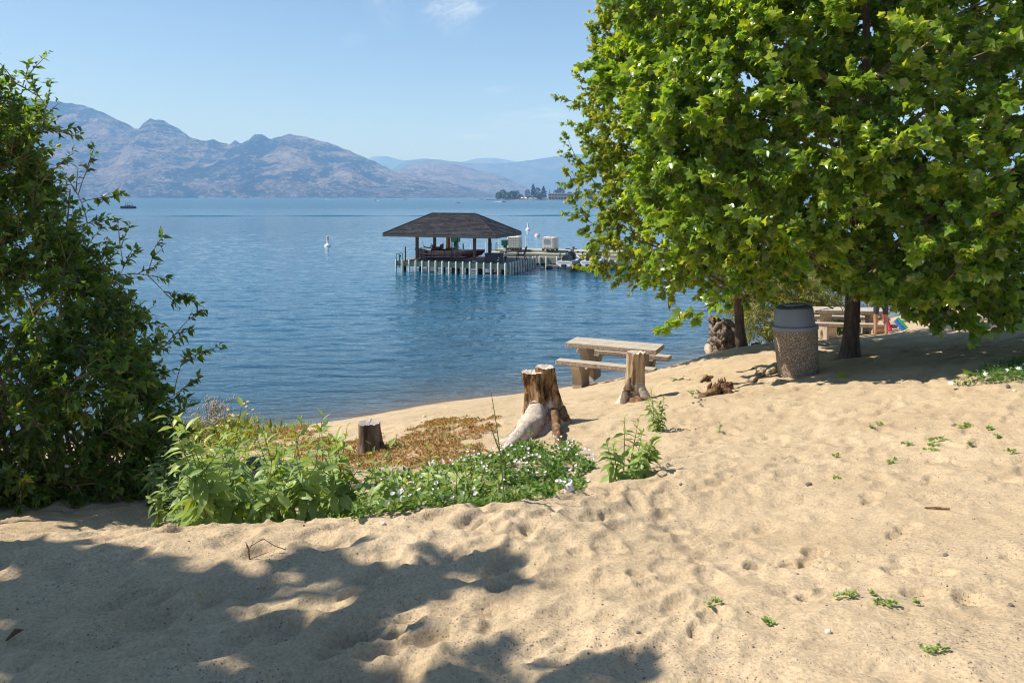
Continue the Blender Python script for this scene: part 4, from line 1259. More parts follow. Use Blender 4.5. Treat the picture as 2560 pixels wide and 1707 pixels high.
m_mat_o = leaf_mat('rust_weed', [(0.0, (0.11, 0.16, 0.03)), (0.35, (0.26, 0.20, 0.04)), (0.7, (0.42, 0.22, 0.055)), (1.0, (0.36, 0.14, 0.045))], (0.25, 0.14, 0.05), (1.3, 1.2, 0.8), 0.6, 0.2)
m_petal = mat('white_petal', (0.82, 0.78, 0.80), 0.7)
m_yelp = mat('yellow_petal', (0.80, 0.50, 0.01), 0.6)
m_stem = mat('green_stem', (0.14, 0.16, 0.05), 0.7, noise=0.3, nscale=10)
m_bark, n, l, b = mat_new('brown_bark')
tcn = n.new('ShaderNodeTexCoord')
za = nz_node(n, l, tcn.outputs['Object'], 1.0, 6, 0.7, 0.4, (22, 22, 3.5))
l.new(ramp(n, l, za, [(0.3, (0.035, 0.025, 0.02)), (0.55, (0.13, 0.092, 0.07)), (0.75, (0.24, 0.185, 0.145))]), b.inputs['Base Color'])
b.inputs['Roughness'].default_value = 0.95
bp = n.new('ShaderNodeBump'); bp.inputs['Distance'].default_value = 0.03; l.new(za, bp.inputs['Height']); l.new(bp.outputs[0], b.inputs['Normal'])
m_twig = mat('tan_twig', (0.22, 0.15, 0.09), 0.8, noise=0.3, nscale=12)

def ccurve(p0, p1, p2, n):
    """quadratic bezier, n points"""
    t = np.linspace(0, 1, n)[:, None]
    return (1 - t) ** 2 * p0 + 2 * t * (1 - t) * p1 + t * t * p2
def np_tubes(paths, rads, n=5):
    V, Q, base = [], [], 0
    for path, rad in zip(paths, rads):
        k = len(path)
        d = unit(np.gradient(path, axis=0))
        ref = np.where(np.abs(d[:, 2:3]) > 0.9, np.array([[1.0, 0, 0]]), np.array([[0, 0, 1.0]]))
        a = unit(np.cross(d, ref)); c = np.cross(d, a)
        th = np.arange(n) * 2 * np.pi / n
        ring = path[:, None, :] + rad[:, None, None] * (np.cos(th)[None, :, None] * a[:, None, :] + np.sin(th)[None, :, None] * c[:, None, :])
        V.append(ring.reshape(-1, 3))
        i = np.arange(k - 1)[:, None] * n; j = np.arange(n)[None, :]; j2 = (j + 1) % n
        Q.append((np.stack([i + j, i + j2, i + n + j2, i + n + j], -1) + base).reshape(-1, 4)); base += k * n
    return np.concatenate(V), np.concatenate(Q)

def tree(name, label, cat, base, trunk_top, r0, blobs, ntips, per_tip, T, key, m_leaf, size, twig_len, seed, group=None, nbig=300, up=0.25, lean_out=0.0,
         shoots=(), inner=0.25, cell=13, floor=None, trunk_name='trunk', m_wood=None, tint=(0.5, 0.22), stems=None, droop=0.25):
    r = np.random.default_rng(seed)
    base = np.array(base, float); trunk_top = np.array(trunk_top, float)
    t = empty(name, tuple(base), 0, label, cat, group)
    m_wood = m_wood or m_bark
    C = np.array([b_[:3] for b_ in blobs], float); Rr = np.array([b_[3] for b_ in blobs], float)
    tips = []
    wsel = Rr ** 2 / (Rr ** 2).sum()
    guard = 0
    while len(tips) < ntips and guard < ntips * 40:
        guard += 1
        k = r.choice(len(Rr), p=wsel)
        d = unit(r.normal(size=3))
        rad = Rr[k] * (r.uniform(0.88, 1.1) if r.random() > inner else r.uniform(0.45, 0.85))
        q = C[k] + d * rad
        dd = np.linalg.norm(C - q, axis=1) / Rr
        dd[k] = 9
        if (dd < 0.72).any(): continue
        if q[2] < ground(q[0], q[1]) + (0.25 if stems is None else 0.06): continue
        tips.append((q, False))
    for s_ in shoots: tips.append((np.array(s_, float), True))
    cen = (C * (Rr ** 2)[:, None]).sum(0) / (Rr ** 2).sum()
    paths, rads, L = [], [], Leaves()
    if stems is None:
        tp = np.array([base + (trunk_top - base) * u + np.array([0.05 * math.sin(u * 5 + seed), 0.05 * math.cos(u * 4), 0]) for u in np.linspace(-0.03, 1, 14)])
        tr = r0 * (1 - 0.75 * np.linspace(0, 1, 14)) * (1 + 0.55 * np.exp(-np.linspace(0, 1, 14) * 26))
        trunkv, trunkq = np_tubes([tp], [tr], 18)
        ang = np.arctan2(trunkv[:, 1] - base[1], trunkv[:, 0] - base[0])
        trunkv = trunkv + 0.012 * np.stack([np.cos(ang), np.sin(ang), 0 * ang], 1) * np.sin(ang * 7)[:, None]
        link(trunk_name, fast_mesh(trunk_name, trunkv - base, trunkq, True), t, m_wood)
    if stems is None:
        nodes = [base + (trunk_top - base) * u for u in np.linspace(0.16, 1.0, 20)]
        for c_, r_ in zip(C, Rr):
            for _ in range(2):
                e = c_ + unit(r.normal(size=3)) * r_ * 0.35
                u = np.clip((e[2] - base[2]) / max(trunk_top[2] - base[2], .1) - r.uniform(0.12, 0.3), 0.14, 0.97)
                a = base + (trunk_top - base) * u
                ln = np.linalg.norm(e - a)
                path = ccurve(a, (a + e) / 2 + np.array([0, 0, 0.12 * ln]) + r.normal(size=3) * 0.07 * ln, e, 12)
                paths.append(path); rads.append(np.linspace(min(0.05, 0.016 + 0.011 * ln) * (r0 / 0.122) ** 0.7, 0.011, 12)); nodes += list(path[2:])
    else:
        nodes = []
        for st_ in stems:
            for _ in range(3):
                e = C[r.integers(len(C))] + r.normal(size=3) * 0.3
                a = np.array(st_, float)
                path = ccurve(a, (a + e) / 2 + np.array([0, 0, 0.25]), e, 12)
                paths.append(path); rads.append(np.linspace(0.020, 0.007, 12)); nodes += list(path[1:])
    nodes = np.array(nodes)
    axis = nodes.mean(0)
    tips.sort(key=lambda q: np.linalg.norm((q[0] - axis) * np.array([1, 1, 0.8])))
    for q, is_shoot in tips:
        dv = q - nodes
        dist = np.linalg.norm(dv, axis=1)
        cost = dist + 0.6 * np.maximum(0, -dv[:, 2]) + 0.35 * np.maximum(0, 0.35 - dist)
        a = nodes[np.argmin(cost)]
        span = q - a; ln = np.linalg.norm(span)
        mid = a + span * 0.5 + np.array([0, 0, 1.0]) * ln * 0.10 + r.normal(size=3) * ln * 0.08
        path = ccurve(a, mid, q, 9)
        paths.append(path); rads.append(np.linspace(min(0.016, 0.007 * ln + 0.004), 0.003, 9))
        nodes = np.vstack([nodes, path[3:8]])
        # twigs along the outer part carry the leaves
        nl = per_tip if not is_shoot else int(per_tip * 0.6)
        ntw = max(2, nl // 11)
        outdir = unit(path[-1] - path[-3])
        base_t = r.normal() * 0.10
        for j in range(ntw):
            w = 1.0 if j == 0 else r.uniform(0.25 if not is_shoot else 0.35, 0.99)
            k = min(int(w * 8), 7); f = w * 8 - k
            o_ = path[k] * (1 - f) + path[k + 1] * f
            td = unit(outdir * 0.9 + unit(r.normal(size=3)) * (0.25 if j == 0 else (0.95 if not is_shoot else 0.5)) + unit(o_ - cen) * 0.35 + np.array([0, 0, 0.15]))
            tl = twig_len * r.uniform(0.5, 1.15)
            tw = ccurve(o_, o_ + td * tl * 0.5 + np.array([0, 0, 0.04 * tl]), o_ + td * tl + np.array([0, 0, -0.10 * tl]), 5)
            paths.append(tw); rads.append(np.linspace(0.006, 0.0025, 5))
            m_ = max(3, int(nl / ntw * r.uniform(0.7, 1.3)))
            v = np.sort(r.uniform(0.1, 1.05, m_))
            pos_ = o_[None] + td[None] * tl * v[:, None]
            side = unit(np.cross(td[None], r.normal(size=(m_, 3))))
            d_ = unit(td[None] * 0.75 + side * 0.9 + np.array([[0, 0, -droop]]))
            nn = np.array([[0, 0, 0.9]]) + np.array(SUN_DIR)[None] * 0.7 + 0.5 * unit(pos_ - cen) + r.normal(size=(m_, 3)) * 0.95      # leaves turn to the light
            if floor is not None and not is_shoot:
                if (pos_[:, 2] < floor(pos_[:, 0], pos_[:, 1])).any():
                    paths.pop(); rads.pop(); continue
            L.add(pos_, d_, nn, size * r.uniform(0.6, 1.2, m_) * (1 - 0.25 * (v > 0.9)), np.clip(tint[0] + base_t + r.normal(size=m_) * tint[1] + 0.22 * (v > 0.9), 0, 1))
    V, Q = np_tubes(paths, rads, 5)
    link('branch' if stems is None else 'stem', fast_mesh('branch', V - base, Q, True), t, m_twig)['kind'] = 'stuff'
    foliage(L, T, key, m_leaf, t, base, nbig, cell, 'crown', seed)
    return t
def bl(px, py, D, r): v = PD(px, py, D); return (v.x, v.y, v.z, r)
def gp(px, py, h):
    v = P(px, py, h); return (v.x, v.y, ground(v.x, v.y))

# ------------------------------------------------------------------ the plane tree, the maple behind it, the shrub on the left
bA = gp(2137, 893, 2.52)
treeA = tree('plane_tree', 'large plane tree with big lobed leaves and a thick dark trunk behind the litter bin', 'tree', bA, (bA[0] + 0.25, bA[1] + 0.2, bA[2] + 6.5), 0.122,
    [bl(2120, 170, 11.6, 2.9), bl(2450, 80, 11.6, 3.0), bl(2750, 260, 11.8, 3.2), bl(1920, 330, 11.2, 2.05), bl(1840, 555, 11.2, 1.25), bl(2010, 590, 11.0, 1.25), bl(2230, 470, 10.6, 1.75),
     bl(2480, 470, 10.6, 1.9), bl(2360, 660, 10.0, 0.75), bl(1800, 120, 11.7, 1.75), bl(2100, -160, 11.8, 2.8), bl(2520, -180, 11.8, 3.0), bl(2560, 610, 11.0, 1.2), bl(2540, 170, 10.8, 1.5), bl(2560, 380, 10.8, 1.4)],
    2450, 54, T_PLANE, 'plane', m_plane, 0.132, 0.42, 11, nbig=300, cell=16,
    shoots=[PD(1715, 790, 10.6), PD(1760, 775, 10.6), PD(2250, 770, 10.0), PD(2330, 790, 9.9), PD(2420, 775, 10), PD(2500, 740, 10.2), PD(1640, 690, 11)], inner=0.45,
    floor=lambda x, y: np.where(x < 3.3, 3.72, np.where(x < 5.0, 4.2 - 0.06 * (10.5 - y), np.where(x < 5.5, 4.0, 3.75))))
m_ball = mat('seed_ball', (0.34, 0.26, 0.03), 0.8, noise=0.2, nscale=60)
ball_me = MB().lathe([(0.0, -0.019), (0.0135, -0.0135), (0.019, 0.0), (0.0135, 0.0135), (0.0, 0.019)], 10).mesh('seed_ball', True); ball_me.materials.append(m_ball)
for px, py, D in ((2445, 22, 9.6), (2443, 34, 9.6), (2437, 45, 9.6), (2504, 76, 9.4), (2505, 86, 9.4), (2312, 90, 9.3), (2310, 98, 9.3), (2340, 119, 9.2), (2343, 130, 9.2), (2279, 126, 9.2), (1722, 83, 10.2), (1818, 92, 9.9), (2534, 190, 9.3), (2398, 230, 9.1), (2316, 287, 9.0)):
    q = PD(px, py, D - 0.25)
    link('seed_ball', ball_me, treeA, None, q - Vector(bA))
bB = gp(1861, 866, 3.02)
def away(v): return (v.x, v.y, v.z)
treeB = tree('maple_tree', 'slender maple with small yellow green leaves left of and behind the plane tree', 'tree', bB, (bB[0] - 0.5, bB[1], bB[2] + 7.2), 0.088,
    [bl(1720, 60, 15, 1.75), bl(1670, 280, 15, 1.55), bl(1690, 470, 15, 1.55), bl(1680, 590, 14.8, 1.05), bl(1780, -110, 15, 1.9), bl(1860, 560, 15, 1.45), bl(1930, 200, 15.3, 2.2), bl(1560, 600, 14.8, 0.66), bl(1525, 470, 14.9, 0.62), bl(1520, 330, 14.9, 0.64), bl(1560, 180, 15, 0.6), bl(1575, 60, 15, 0.55), bl(1500, 540, 14.8, 0.4)],
    1300, 54, T_MAPLE, 'maple', m_maple, 0.100, 0.36, 23, nbig=300, cell=9, inner=0.3, tint=(0.55, 0.25), floor=lambda x, y: 3.2 + 0 * x,
    shoots=[away(PD(x, y, 14.9)) for x, y in ((1422, 252), (1455, 268), (1440, 312), (1422, 352), (1436, 392), (1425, 440), (1432, 462), (1448, 478), (1446, 532), (1476, 556), (1500, 575), (1490, 612), (1478, 668), (1510, 655),
             (1492, 92), (1496, 172), (1510, 60), (1530, 8), (1585, 684), (1640, 700), (1480, 228), (1465, 205), (1550, 700), (1500, 120), (1470, 330), (1460, 410))])
bS = gp(120, 1236, 2.83)
st_pts = [gp(x, y, 2.83) for x, y in ((-60, 1240), (40, 1245), (120, 1240), (200, 1238), (280, 1232), (340, 1228), (-160, 1230))]
shrub = tree('leafy_shrub', 'tall dark green shrub with pointed glossy leaves filling the left edge', 'shrub', bS, (bS[0], bS[1], bS[2] + 3), 0.05,
    [bl(-170, 400, 7.7, 0.98), bl(20, 640, 7.7, 0.66), bl(110, 800, 7.6, 0.76), bl(225, 900, 7.6, 0.54), bl(120, 1010, 7.3, 0.82), bl(260, 1060, 7.4, 0.50), bl(0, 900, 7.3, 1.05), bl(315, 985, 7.5, 0.27), bl(-260, 780, 7.6, 1.6), bl(40, 1120, 7.1, 0.5), bl(-60, 540, 7.6, 0.62), bl(40, 470, 7.6, 0.34), bl(10, 330, 7.7, 0.34), bl(90, 560, 7.6, 0.34),
     bl(200, 1150, 7.1, 0.40), bl(310, 1140, 7.2, 0.30), bl(-80, 1140, 7.1, 0.5), bl(90, 1060, 6.9, 0.55), bl(225, 980, 7.0, 0.45), bl(370, 1110, 7.2, 0.22), bl(130, 1190, 6.9, 0.33), bl(250, 1190, 6.95, 0.28), bl(0, 1190, 6.9, 0.33), bl(-420, 420, 8, 1.5)],
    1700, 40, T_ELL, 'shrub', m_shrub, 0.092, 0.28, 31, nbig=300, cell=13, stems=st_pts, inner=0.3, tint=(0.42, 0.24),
    shoots=[away(PD(x, y, 7.5)) for x, y in ((30, 205), (-10, 150), (118, 262), (150, 330), (140, 420), (215, 432), (250, 500), (240, 560), (300, 612), (312, 660), (388, 618), (380, 690), (415, 735), (446, 742), (470, 800), (488, 888), (455, 905), (440, 985), (430, 1040), (60, 330), (190, 480), (420, 860), (95, 240), (70, 190))])
# a big tree left of the picture, whose shade lies on the near sand
bT = (-8.0, 2.4, ground(-8.0, 2.4))
shade = tree('shade_tree', 'broad leafy tree standing left of the view and shading the near sand', 'tree', bT, (bT[0], bT[1], bT[2] + 7.0), 0.2,
    [(-7.6, 2.45, bT[2] + 5.2, 1.75), (-6.3, 2.6, bT[2] + 5.0, 1.15), (-8.8, 1.6, bT[2] + 5.6, 2.1), (-6.9, 3.45, bT[2] + 4.9, 0.75), (-7.0, 0.9, bT[2] + 5.4, 1.9), (-5.4, 3.5, bT[2] + 5.0, 0.45),
     (-5.6, 2.4, bT[2] + 5.0, 0.75), (-4.9, 2.25, bT[2] + 5.1, 0.42), (-4.98, 3.85, bT[2] + 5.0, 0.26), (-6.1, 3.5, bT[2] + 4.9, 0.5), (-4.55, 2.55, bT[2] + 5.05, 0.22), (-7.9, 3.6, bT[2] + 4.9, 0.7),
     (-4.72, 3.85, bT[2] + 5, 0.20), (-5.25, 2.6, bT[2] + 5, 0.4), (-4.62, 2.62, bT[2] + 5, 0.34), (-4.08, 2.78, bT[2] + 5, 0.18), (-4.3, 2.6, bT[2] + 5, 0.22), (-4.42, 3.95, bT[2] + 5, 0.24)],
    620, 36, T_PLANE, 'plane', m_plane, 0.14, 0.28, 41, nbig=0)

# willow scrub at the water behind the bin
for i, (lst, lb) in enumerate((([bl(1905, 790, 23, 0.75), bl(1960, 750, 23.5, 0.95)], 'yellow green willow scrub at the water left of the litter bin lid'),
                               ([bl(2060, 752, 25, 1.0), bl(2120, 730, 26, 1.2), bl(2010, 735, 25, 0.9)], 'yellow green willow scrub at the water behind the litter bin and the farther table'))):
    b_ = (lst[0][0] + 0.3, lst[0][1], ground(lst[0][0] + 0.3, lst[0][1]))
    tree('willow_shrub', lb, 'shrub', b_, (b_[0], b_[1], b_[2] + 1.5), 0.05, lst, 190, 56, T_NAR, 'willow', m_willow, 0.19, 0.45, 51 + i, group='willow scrub along the shore', nbig=0, stems=[b_], tint=(0.6, 0.25), droop=0.5)

# ------------------------------------------------------------------ leafy plants behind the near sand ridge
def make_plant(seed, height, leaf, nst=1, key='weed', T=T_LAN, mat_=None, spread=0.25, pairs=11, tint=(0.5, 0.2), side=3):
    """a list of stems and leaves in local space"""
    mat_ = mat_ or m_weed
    r = np.random.default_rng(seed)
    paths, rads, L = [], [], Leaves()
    for k in range(nst):
        a = r.uniform(0, 2 * np.pi); ln = np.array([math.cos(a), math.sin(a), 0]) * spread * r.uniform(0.3, 1)
        h_ = height * r.uniform(0.75, 1.05)
        b0 = np.array([math.cos(a), math.sin(a), 0]) * 0.010 * nst
        path = ccurve(b0, b0 + ln * 0.2 + np.array([0, 0, h_ * 0.55]), b0 + ln * h_ + np.array([0, 0, h_]), 10)
        stemsets = [(path, pairs, 1.0)]
        for _ in range(side):
            i = r.integers(2, 6); a2 = r.uniform(0, 2 * np.pi); l2 = height * r.uniform(0.22, 0.42)
            d2 = np.array([math.cos(a2) * 0.75, math.sin(a2) * 0.75, 0.75])
            stemsets.append((ccurve(path[i], path[i] + d2 * l2 * 0.5, path[i] + d2 * l2 + np.array([0, 0, 0.1 * l2]), 6), max(3, pairs // 2), 0.85))
        for pth, np_, sc_ in stemsets:
            paths.append(pth); rads.append(np.linspace(0.0055, 0.002, len(pth)))
            for j in range(np_):
                v = (j + 1) / np_
                k_ = min(int(v * (len(pth) - 1)), len(pth) - 2); f = v * (len(pth) - 1) - k_
                p = pth[k_] * (1 - f) + pth[k_ + 1] * f
                ax = unit(pth[k_ + 1] - pth[k_])
                az = j * 2.4 + r.normal() * 0.3
                for q in (0, 1):
                    if v > 0.98 and q: continue
                    s_ = np.array([math.cos(az + q * math.pi), math.sin(az + q * math.pi), 0])
                    rise = -0.45 + 0.5 * v + 1.0 * v ** 4 + r.normal() * 0.22
                    d = unit(s_ + ax * rise)
                    nn = unit(ax + s_ * 0.35 + r.normal(size=3) * 0.3)
                    L.add(p, d, nn, leaf * sc_ * (1.1 - 0.65 * v ** 2) * r.uniform(0.75, 1.15), np.clip(tint[0] + r.normal() * tint[1] * 0.6 + 0.26 * max(0, v - 0.7) / 0.3 + (-0.1 if v < .4 else 0), 0, 1))
    V, Q = np_tubes(paths, rads, 5)
    return fast_mesh('stem', V, Q, True), L.arrays()
def plant_proto(name, label, cat, group, args, mat_=None, T=T_LAN, key='weed', **kw):
    me, arr = make_plant(*args, mat_=mat_, T=T, key=key, **kw)
    t = empty(name, (0, 0, 0), 0, label, cat, group)
    link('stem', me, t, m_stem)
    p, x, y, z, s, tt = arr
    for i in range(len(p)):
        put_leaf(key, T, mat_ or m_weed, t, (0, 0, 0), p[i], x[i], y[i], z[i], s[i], tt[i])
    return t
def dup(root, loc, rz, sc_=1.0, label=None, lean=(0, 0)):
    r_ = root.copy(); COL.objects.link(r_)
    r_.location = loc; r_.rotation_euler = (lean[0], lean[1], rz); r_.scale = (sc_, sc_, sc_)
    if label: r_['label'] = label
    for ch in root.children:
        c = ch.copy(); COL.objects.link(c); c.parent = r_
    return r_
used = set()
def place(proto, loc, rz, sc_=1.0, label=None, lean=(0, 0)):
    if proto.name not in used:
        used.add(proto.name)
        proto.location = loc; proto.rotation_euler = (lean[0], lean[1], rz); proto.scale = (sc_, sc_, sc_)
        if label: proto['label'] = label
        return proto
    return dup(proto, loc, rz, sc_, label, lean)
GPL = 'broad leafy plants growing thickly behind the near sand ridge'
LPL = 'broad pointed green plant in the thick clump behind the near sand ridge'
protos = [plant_proto('leafy_plant', LPL, 'plant', GPL, (101, 0.86, 0.18, 2), pairs=11, side=1, spread=0.35), plant_proto('leafy_plant', LPL, 'plant', GPL, (102, 0.80, 0.19, 2), pairs=10, side=2, spread=0.45),
          plant_proto('leafy_plant', LPL, 'plant', GPL, (103, 0.70, 0.17, 2), pairs=9, side=2, spread=0.5)]
pr = random.Random(5)
front = [(525, 4.75, 0.95), (600, 4.85, 1.0), (660, 4.8, 0.85), (720, 4.9, 0.9), (780, 4.95, 0.85), (840, 4.95, 0.8), (900, 5.0, 0.75), (960, 5.0, 0.7),
         (560, 5.2, 1.0), (630, 5.25, 1.05), (690, 5.3, 1.0), (750, 5.3, 1.0), (810, 5.35, 0.95), (870, 5.3, 0.9), (930, 5.3, 0.8), (985, 5.3, 0.62),
         (590, 5.7, 1.05), (660, 5.8, 1.1), (720, 5.75, 1.0), (790, 5.8, 1.08), (850, 5.8, 0.95), (540, 5.6, 0.95), (500, 5.0, 0.85), (620, 6.2, 1.0), (560, 6.2, 1.0)]
for i, (px, D, s_) in enumerate(front):
    x = (px - CX) / F * D + pr.uniform(-.05, .05); y = D + pr.uniform(-.08, .08)
    place(protos[i % 3], (x, y, ground(x, y) - 0.02), pr.uniform(0, 6.28), s_ * pr.uniform(0.92, 1.08), None, (pr.uniform(-.12, .2), pr.uniform(-.22, .05)))
G2 = 'leafy plants among the white bindweed'
L2 = 'leafy green plant rising out of the white flowered bindweed'
q1 = plant_proto('leafy_plant', L2, 'plant', G2, (111, 0.44, 0.13), pairs=8, side=2, spread=0.45); q2 = plant_proto('leafy_plant', L2, 'plant', G2, (112, 0.5, 0.12), pairs=9, side=1, spread=0.3)
for i, (px, D, s_) in enumerate(((1000, 5.4, 1.0), (1035, 5.6, 1.1), (1090, 5.7, 1.15), (1140, 5.15, 1.1), (1195, 5.35, 1.1), (1225, 5.65, 1.0), (1290, 5.5, .7), (1015, 5.05, .8), (1045, 5.2, .9), (1235, 5.3, .7), (1260, 5.6, .65), (1100, 5.35, 1.1), (1175, 5.5, 1.15), (1075, 5.0, .9), (1110, 5.1, 1.0), (1150, 5.3, 1.0), (1185, 5.2, .9), (1215, 5.4, .9), (1130, 5.7, 1.0), (1165, 6.0, 1.05), (1055, 5.6, .8), (1205, 5.9, .8))):
    x = (px - CX) / F * D; place(q1 if i % 2 else q2, (x, D, ground(x, D) - 0.02), pr.uniform(0, 6.28), s_, None, (pr.uniform(-.1, .15), pr.uniform(-.15, .1)))
G3 = 'low shaded plants at the foot of the shrub'
L3 = 'low dark leafy plant in the shade at the right foot of the tall shrub'
q3 = plant_proto('leafy_plant', L3, 'plant', G3, (121, 0.55, 0.13), pairs=10, side=3, spread=0.4, tint=(0.25, 0.2))
for i, (px, D, s_) in enumerate(((395, 6.2, .9), (430, 5.9, .9), (465, 5.7, .85), (420, 6.6, 1.0), (455, 6.3, 1.05), (490, 6.1, 1.0), (510, 5.8, .8), (475, 6.9, 1.1), (520, 6.6, 1.1), (370, 6.8, 1.0), (440, 7.2, 1.1))):
    x = (px - CX) / F * D; place(q3, (x, D, ground(x, D) - 0.02), pr.uniform(0, 6.28), s_, None, (pr.uniform(-.1, .1), pr.uniform(-.1, .1)))
# the lone plant on the ridge at the right
v = on_ground(1558, 1192)
t = plant_proto('leafy_plant', 'lone many stemmed leafy plant on bare sand right of the bindweed', 'plant', None, (131, 0.37, 0.135, 11), pairs=9, side=0, spread=0.60)
t.location = v
# slender weeds
def weed(px, py, hgt, label, seed, leaf=0.06, pairs=12, T=T_LAN, nst=1, tint=(0.35, 0.2), spread=0.15, name='slender_weed', side=0):
    v = on_ground(px, py)
    t = plant_proto(name, label, 'plant', None, (seed, hgt, leaf, nst), T=T, key='weed' if T is T_LAN else 'nar', pairs=pairs, side=side, spread=spread, tint=tint)
    t.location = (v.x, v.y, v.z - 0.01)
    return t
weed(1645, 1075, 0.44, 'tall scraggly green weed standing on the sand below the rear stump', 141, 0.10, 13, nst=4, spread=0.25)
weed(1796, 1082, 0.13, 'small upright green seedling alone on the sand right of the scraggly weed', 142, 0.04, 7)
weed(1265, 1258, 0.74, 'thin tall dark stalk rising from the bindweed in front of the double stump', 143, 0.045, 12, T=T_NAR, tint=(0.15, 0.1), side=1)
weed(1325, 1145, 0.36, 'small green weed in front of the white root of the double stump', 144, 0.05, 10)
weed(935, 1128, 0.34, 'small green weed climbing up the front of the short round stump', 145, 0.05, 11)
weed(990, 1118, 0.2, 'thin seedling on the sand just right of the short round stump', 146, 0.035, 6)
weed(445, 1075, 0.6, 'pointed green dock spike beside the shrub at the water edge', 147, 0.06, 14, T=T_NAR, tint=(0.6, 0.1))

# ------------------------------------------------------------------ ground cover
def poly_in(px, py, poly):
    ins = np.zeros(len(px), bool); n_ = len(poly)
    for i in range(n_):
        x1, y1 = poly[i]; x2, y2 = poly[(i + 1) % n_]
        c = ((y1 > py) != (y2 > py)) & (px < (x2 - x1) * (py - y1) / ((y2 - y1) + 1e-9) + x1)
        ins ^= c
    return ins
def ground_poly(poly):
    return [(v.x, v.y) for v in (on_ground(px, py) for px, py in poly)]
def scatter_poly(poly, n, seed, patch=0.8, thr=-0.15):
    W_ = np.array(poly); r = np.random.default_rng(seed)
    jit = 0.10 * np.linalg.norm(W_.max(0) - W_.min(0))
    lo, hi = W_.min(0), W_.max(0)
    X = r.uniform(lo[0], hi[0], n * 4); Y = r.uniform(lo[1], hi[1], n * 4)
    m = poly_in(X + jit * fbm(X * 1.6 + seed, Y * 1.6, 4), Y + jit * fbm(X * 1.6, Y * 1.6 + seed, 4), poly) & (fbm(X * patch * 2 + seed, Y * patch * 2, 3) + r.normal(size=len(X)) * 0.16 > thr)
    X, Y = X[m][:n], Y[m][:n]
    return X, Y, ground_np(X, Y), r
def cover(name, label, poly, n, T, mat_, size, seed, hgt=0.06, tint=(0.5, 0.25), patch=0.8, thr=-0.15, flat=0.7):
    X, Y, Z, r = scatter_poly(poly, n, seed, patch, thr)
    m_ = len(X)
    ph = fbm(X * 1.5 + 9, Y * 1.5 - seed, 3) * 0.35
    L = Leaves()
    d = r.normal(size=(m_, 3)); d[:, 2] = np.abs(d[:, 2]) * (1 - flat) * 1.5 + 0.1
    nn = r.normal(size=(m_, 3)) * 0.5; nn[:, 2] += 1.2
    hh = np.clip(0.5 + fbm(X * 2.2, Y * 2.2 + seed, 2), 0.1, 1.2)
    L.add(np.stack([X, Y, Z + 0.005 + hgt * hh * r.random(m_) ** 1.3], 1), d, nn, size * r.uniform(0.5, 1.3, m_), np.clip(tint[0] + ph + r.normal(size=m_) * tint[1], 0, 1))
    p, x, y, z, s, t = L.arrays()
    o = link(name, leaf_mesh(name, T, p, x, y, z, s, t, seed), None, mat_)
    return tag(o, label, 'ground cover', kind='stuff')
rust = ground_poly([(640, 1085), (700, 1068), (770, 1090), (830, 1110), (905, 1108), (985, 1092), (1060, 1068), (1140, 1046), (1205, 1040), (1225, 1070), (1190, 1100), (1250, 1120), (1180, 1150), (1080, 1168), (960, 1185), (860, 1180), (760, 1150), (690, 1130)])
cover('rust_ground_cover', 'low rust orange and green creeping weed on the sand between the stumps', rust, 70000, T_DIA, m_mat_o, 0.030, 61, 0.04, (0.56, 0.22), 1.0, -0.34)
bind = ground_poly([(930, 1300), (930, 1230), (985, 1205), (1060, 1185), (1120, 1165), (1200, 1140), (1290, 1122), (1380, 1118), (1440, 1125), (1475, 1150), (1455, 1190), (1400, 1225), (1320, 1245), (1200, 1262), (1050, 1290)])
cover('bindweed', 'bright green bindweed mat with white flowers behind the near sand ridge', bind, 21000, T_DIA, m_mat_g, 0.040, 62, 0.14, (0.66, 0.25), 1.7, 0.02)
X, Y, Z, r = scatter_poly(bind, 330, 63, 1.6, 0.14)
fm = MB()
for x, y, z in zip(X, Y, Z):
    R_ = r.uniform(0.011, 0.017); c = Vector((x, y, z + r.uniform(0.06, 0.15))); tl = Vector((r.normal() * .35 - .1, r.normal() * .35 - .35, 1)).normalized()
    q = tl.to_track_quat('Z', 'Y').to_matrix()
    fm.add([c - tl * 0.012] + [c + q @ Vector((R_ * math.cos(k * 1.0472), R_ * math.sin(k * 1.0472), 0.006)) for k in range(6)], [(0, 1 + k, 1 + (k + 1) % 6) for k in range(6)])
o = fm.build('bindweed_flower', m_petal); tag(o, 'small white bindweed flowers scattered over the green mat', 'flowers', kind='stuff')
mixw = ground_poly([(400, 1130), (420, 1085), (520, 1070), (640, 1085), (700, 1068), (775, 1042), (770, 1062), (720, 1085), (790, 1110), (820, 1150), (700, 1180), (560, 1190), (440, 1180)])
cover('shore_weeds', 'fresh green low weeds along the water edge right of the shrub', mixw, 5200, T_LAN, m_weed, 0.06, 64, 0.16, (0.6, 0.22), 0.8, -0.12, 0.3)
tall = ground_poly([(400, 1120), (430, 1085), (520, 1075), (610, 1080), (660, 1100), (600, 1130), (480, 1145)])
cover('tall_weeds', 'tall pale green grassy weeds between the shrub and the water', tall, 2600, T_NAR, m_willow, 0.20, 65, 0.34, (0.55, 0.3), 1.2, -0.2, 0.0)
litter = ground_poly([(0, 1275), (0, 1225), (200, 1215), (420, 1215), (520, 1260), (480, 1285), (300, 1262), (100, 1268)])
cover('shade_litter', 'sparse low green weeds under the tall shrub', litter, 900, T_OVAL, m_shrub, 0.05, 66, 0.04, (0.5, 0.3), 1.5, 0.1)
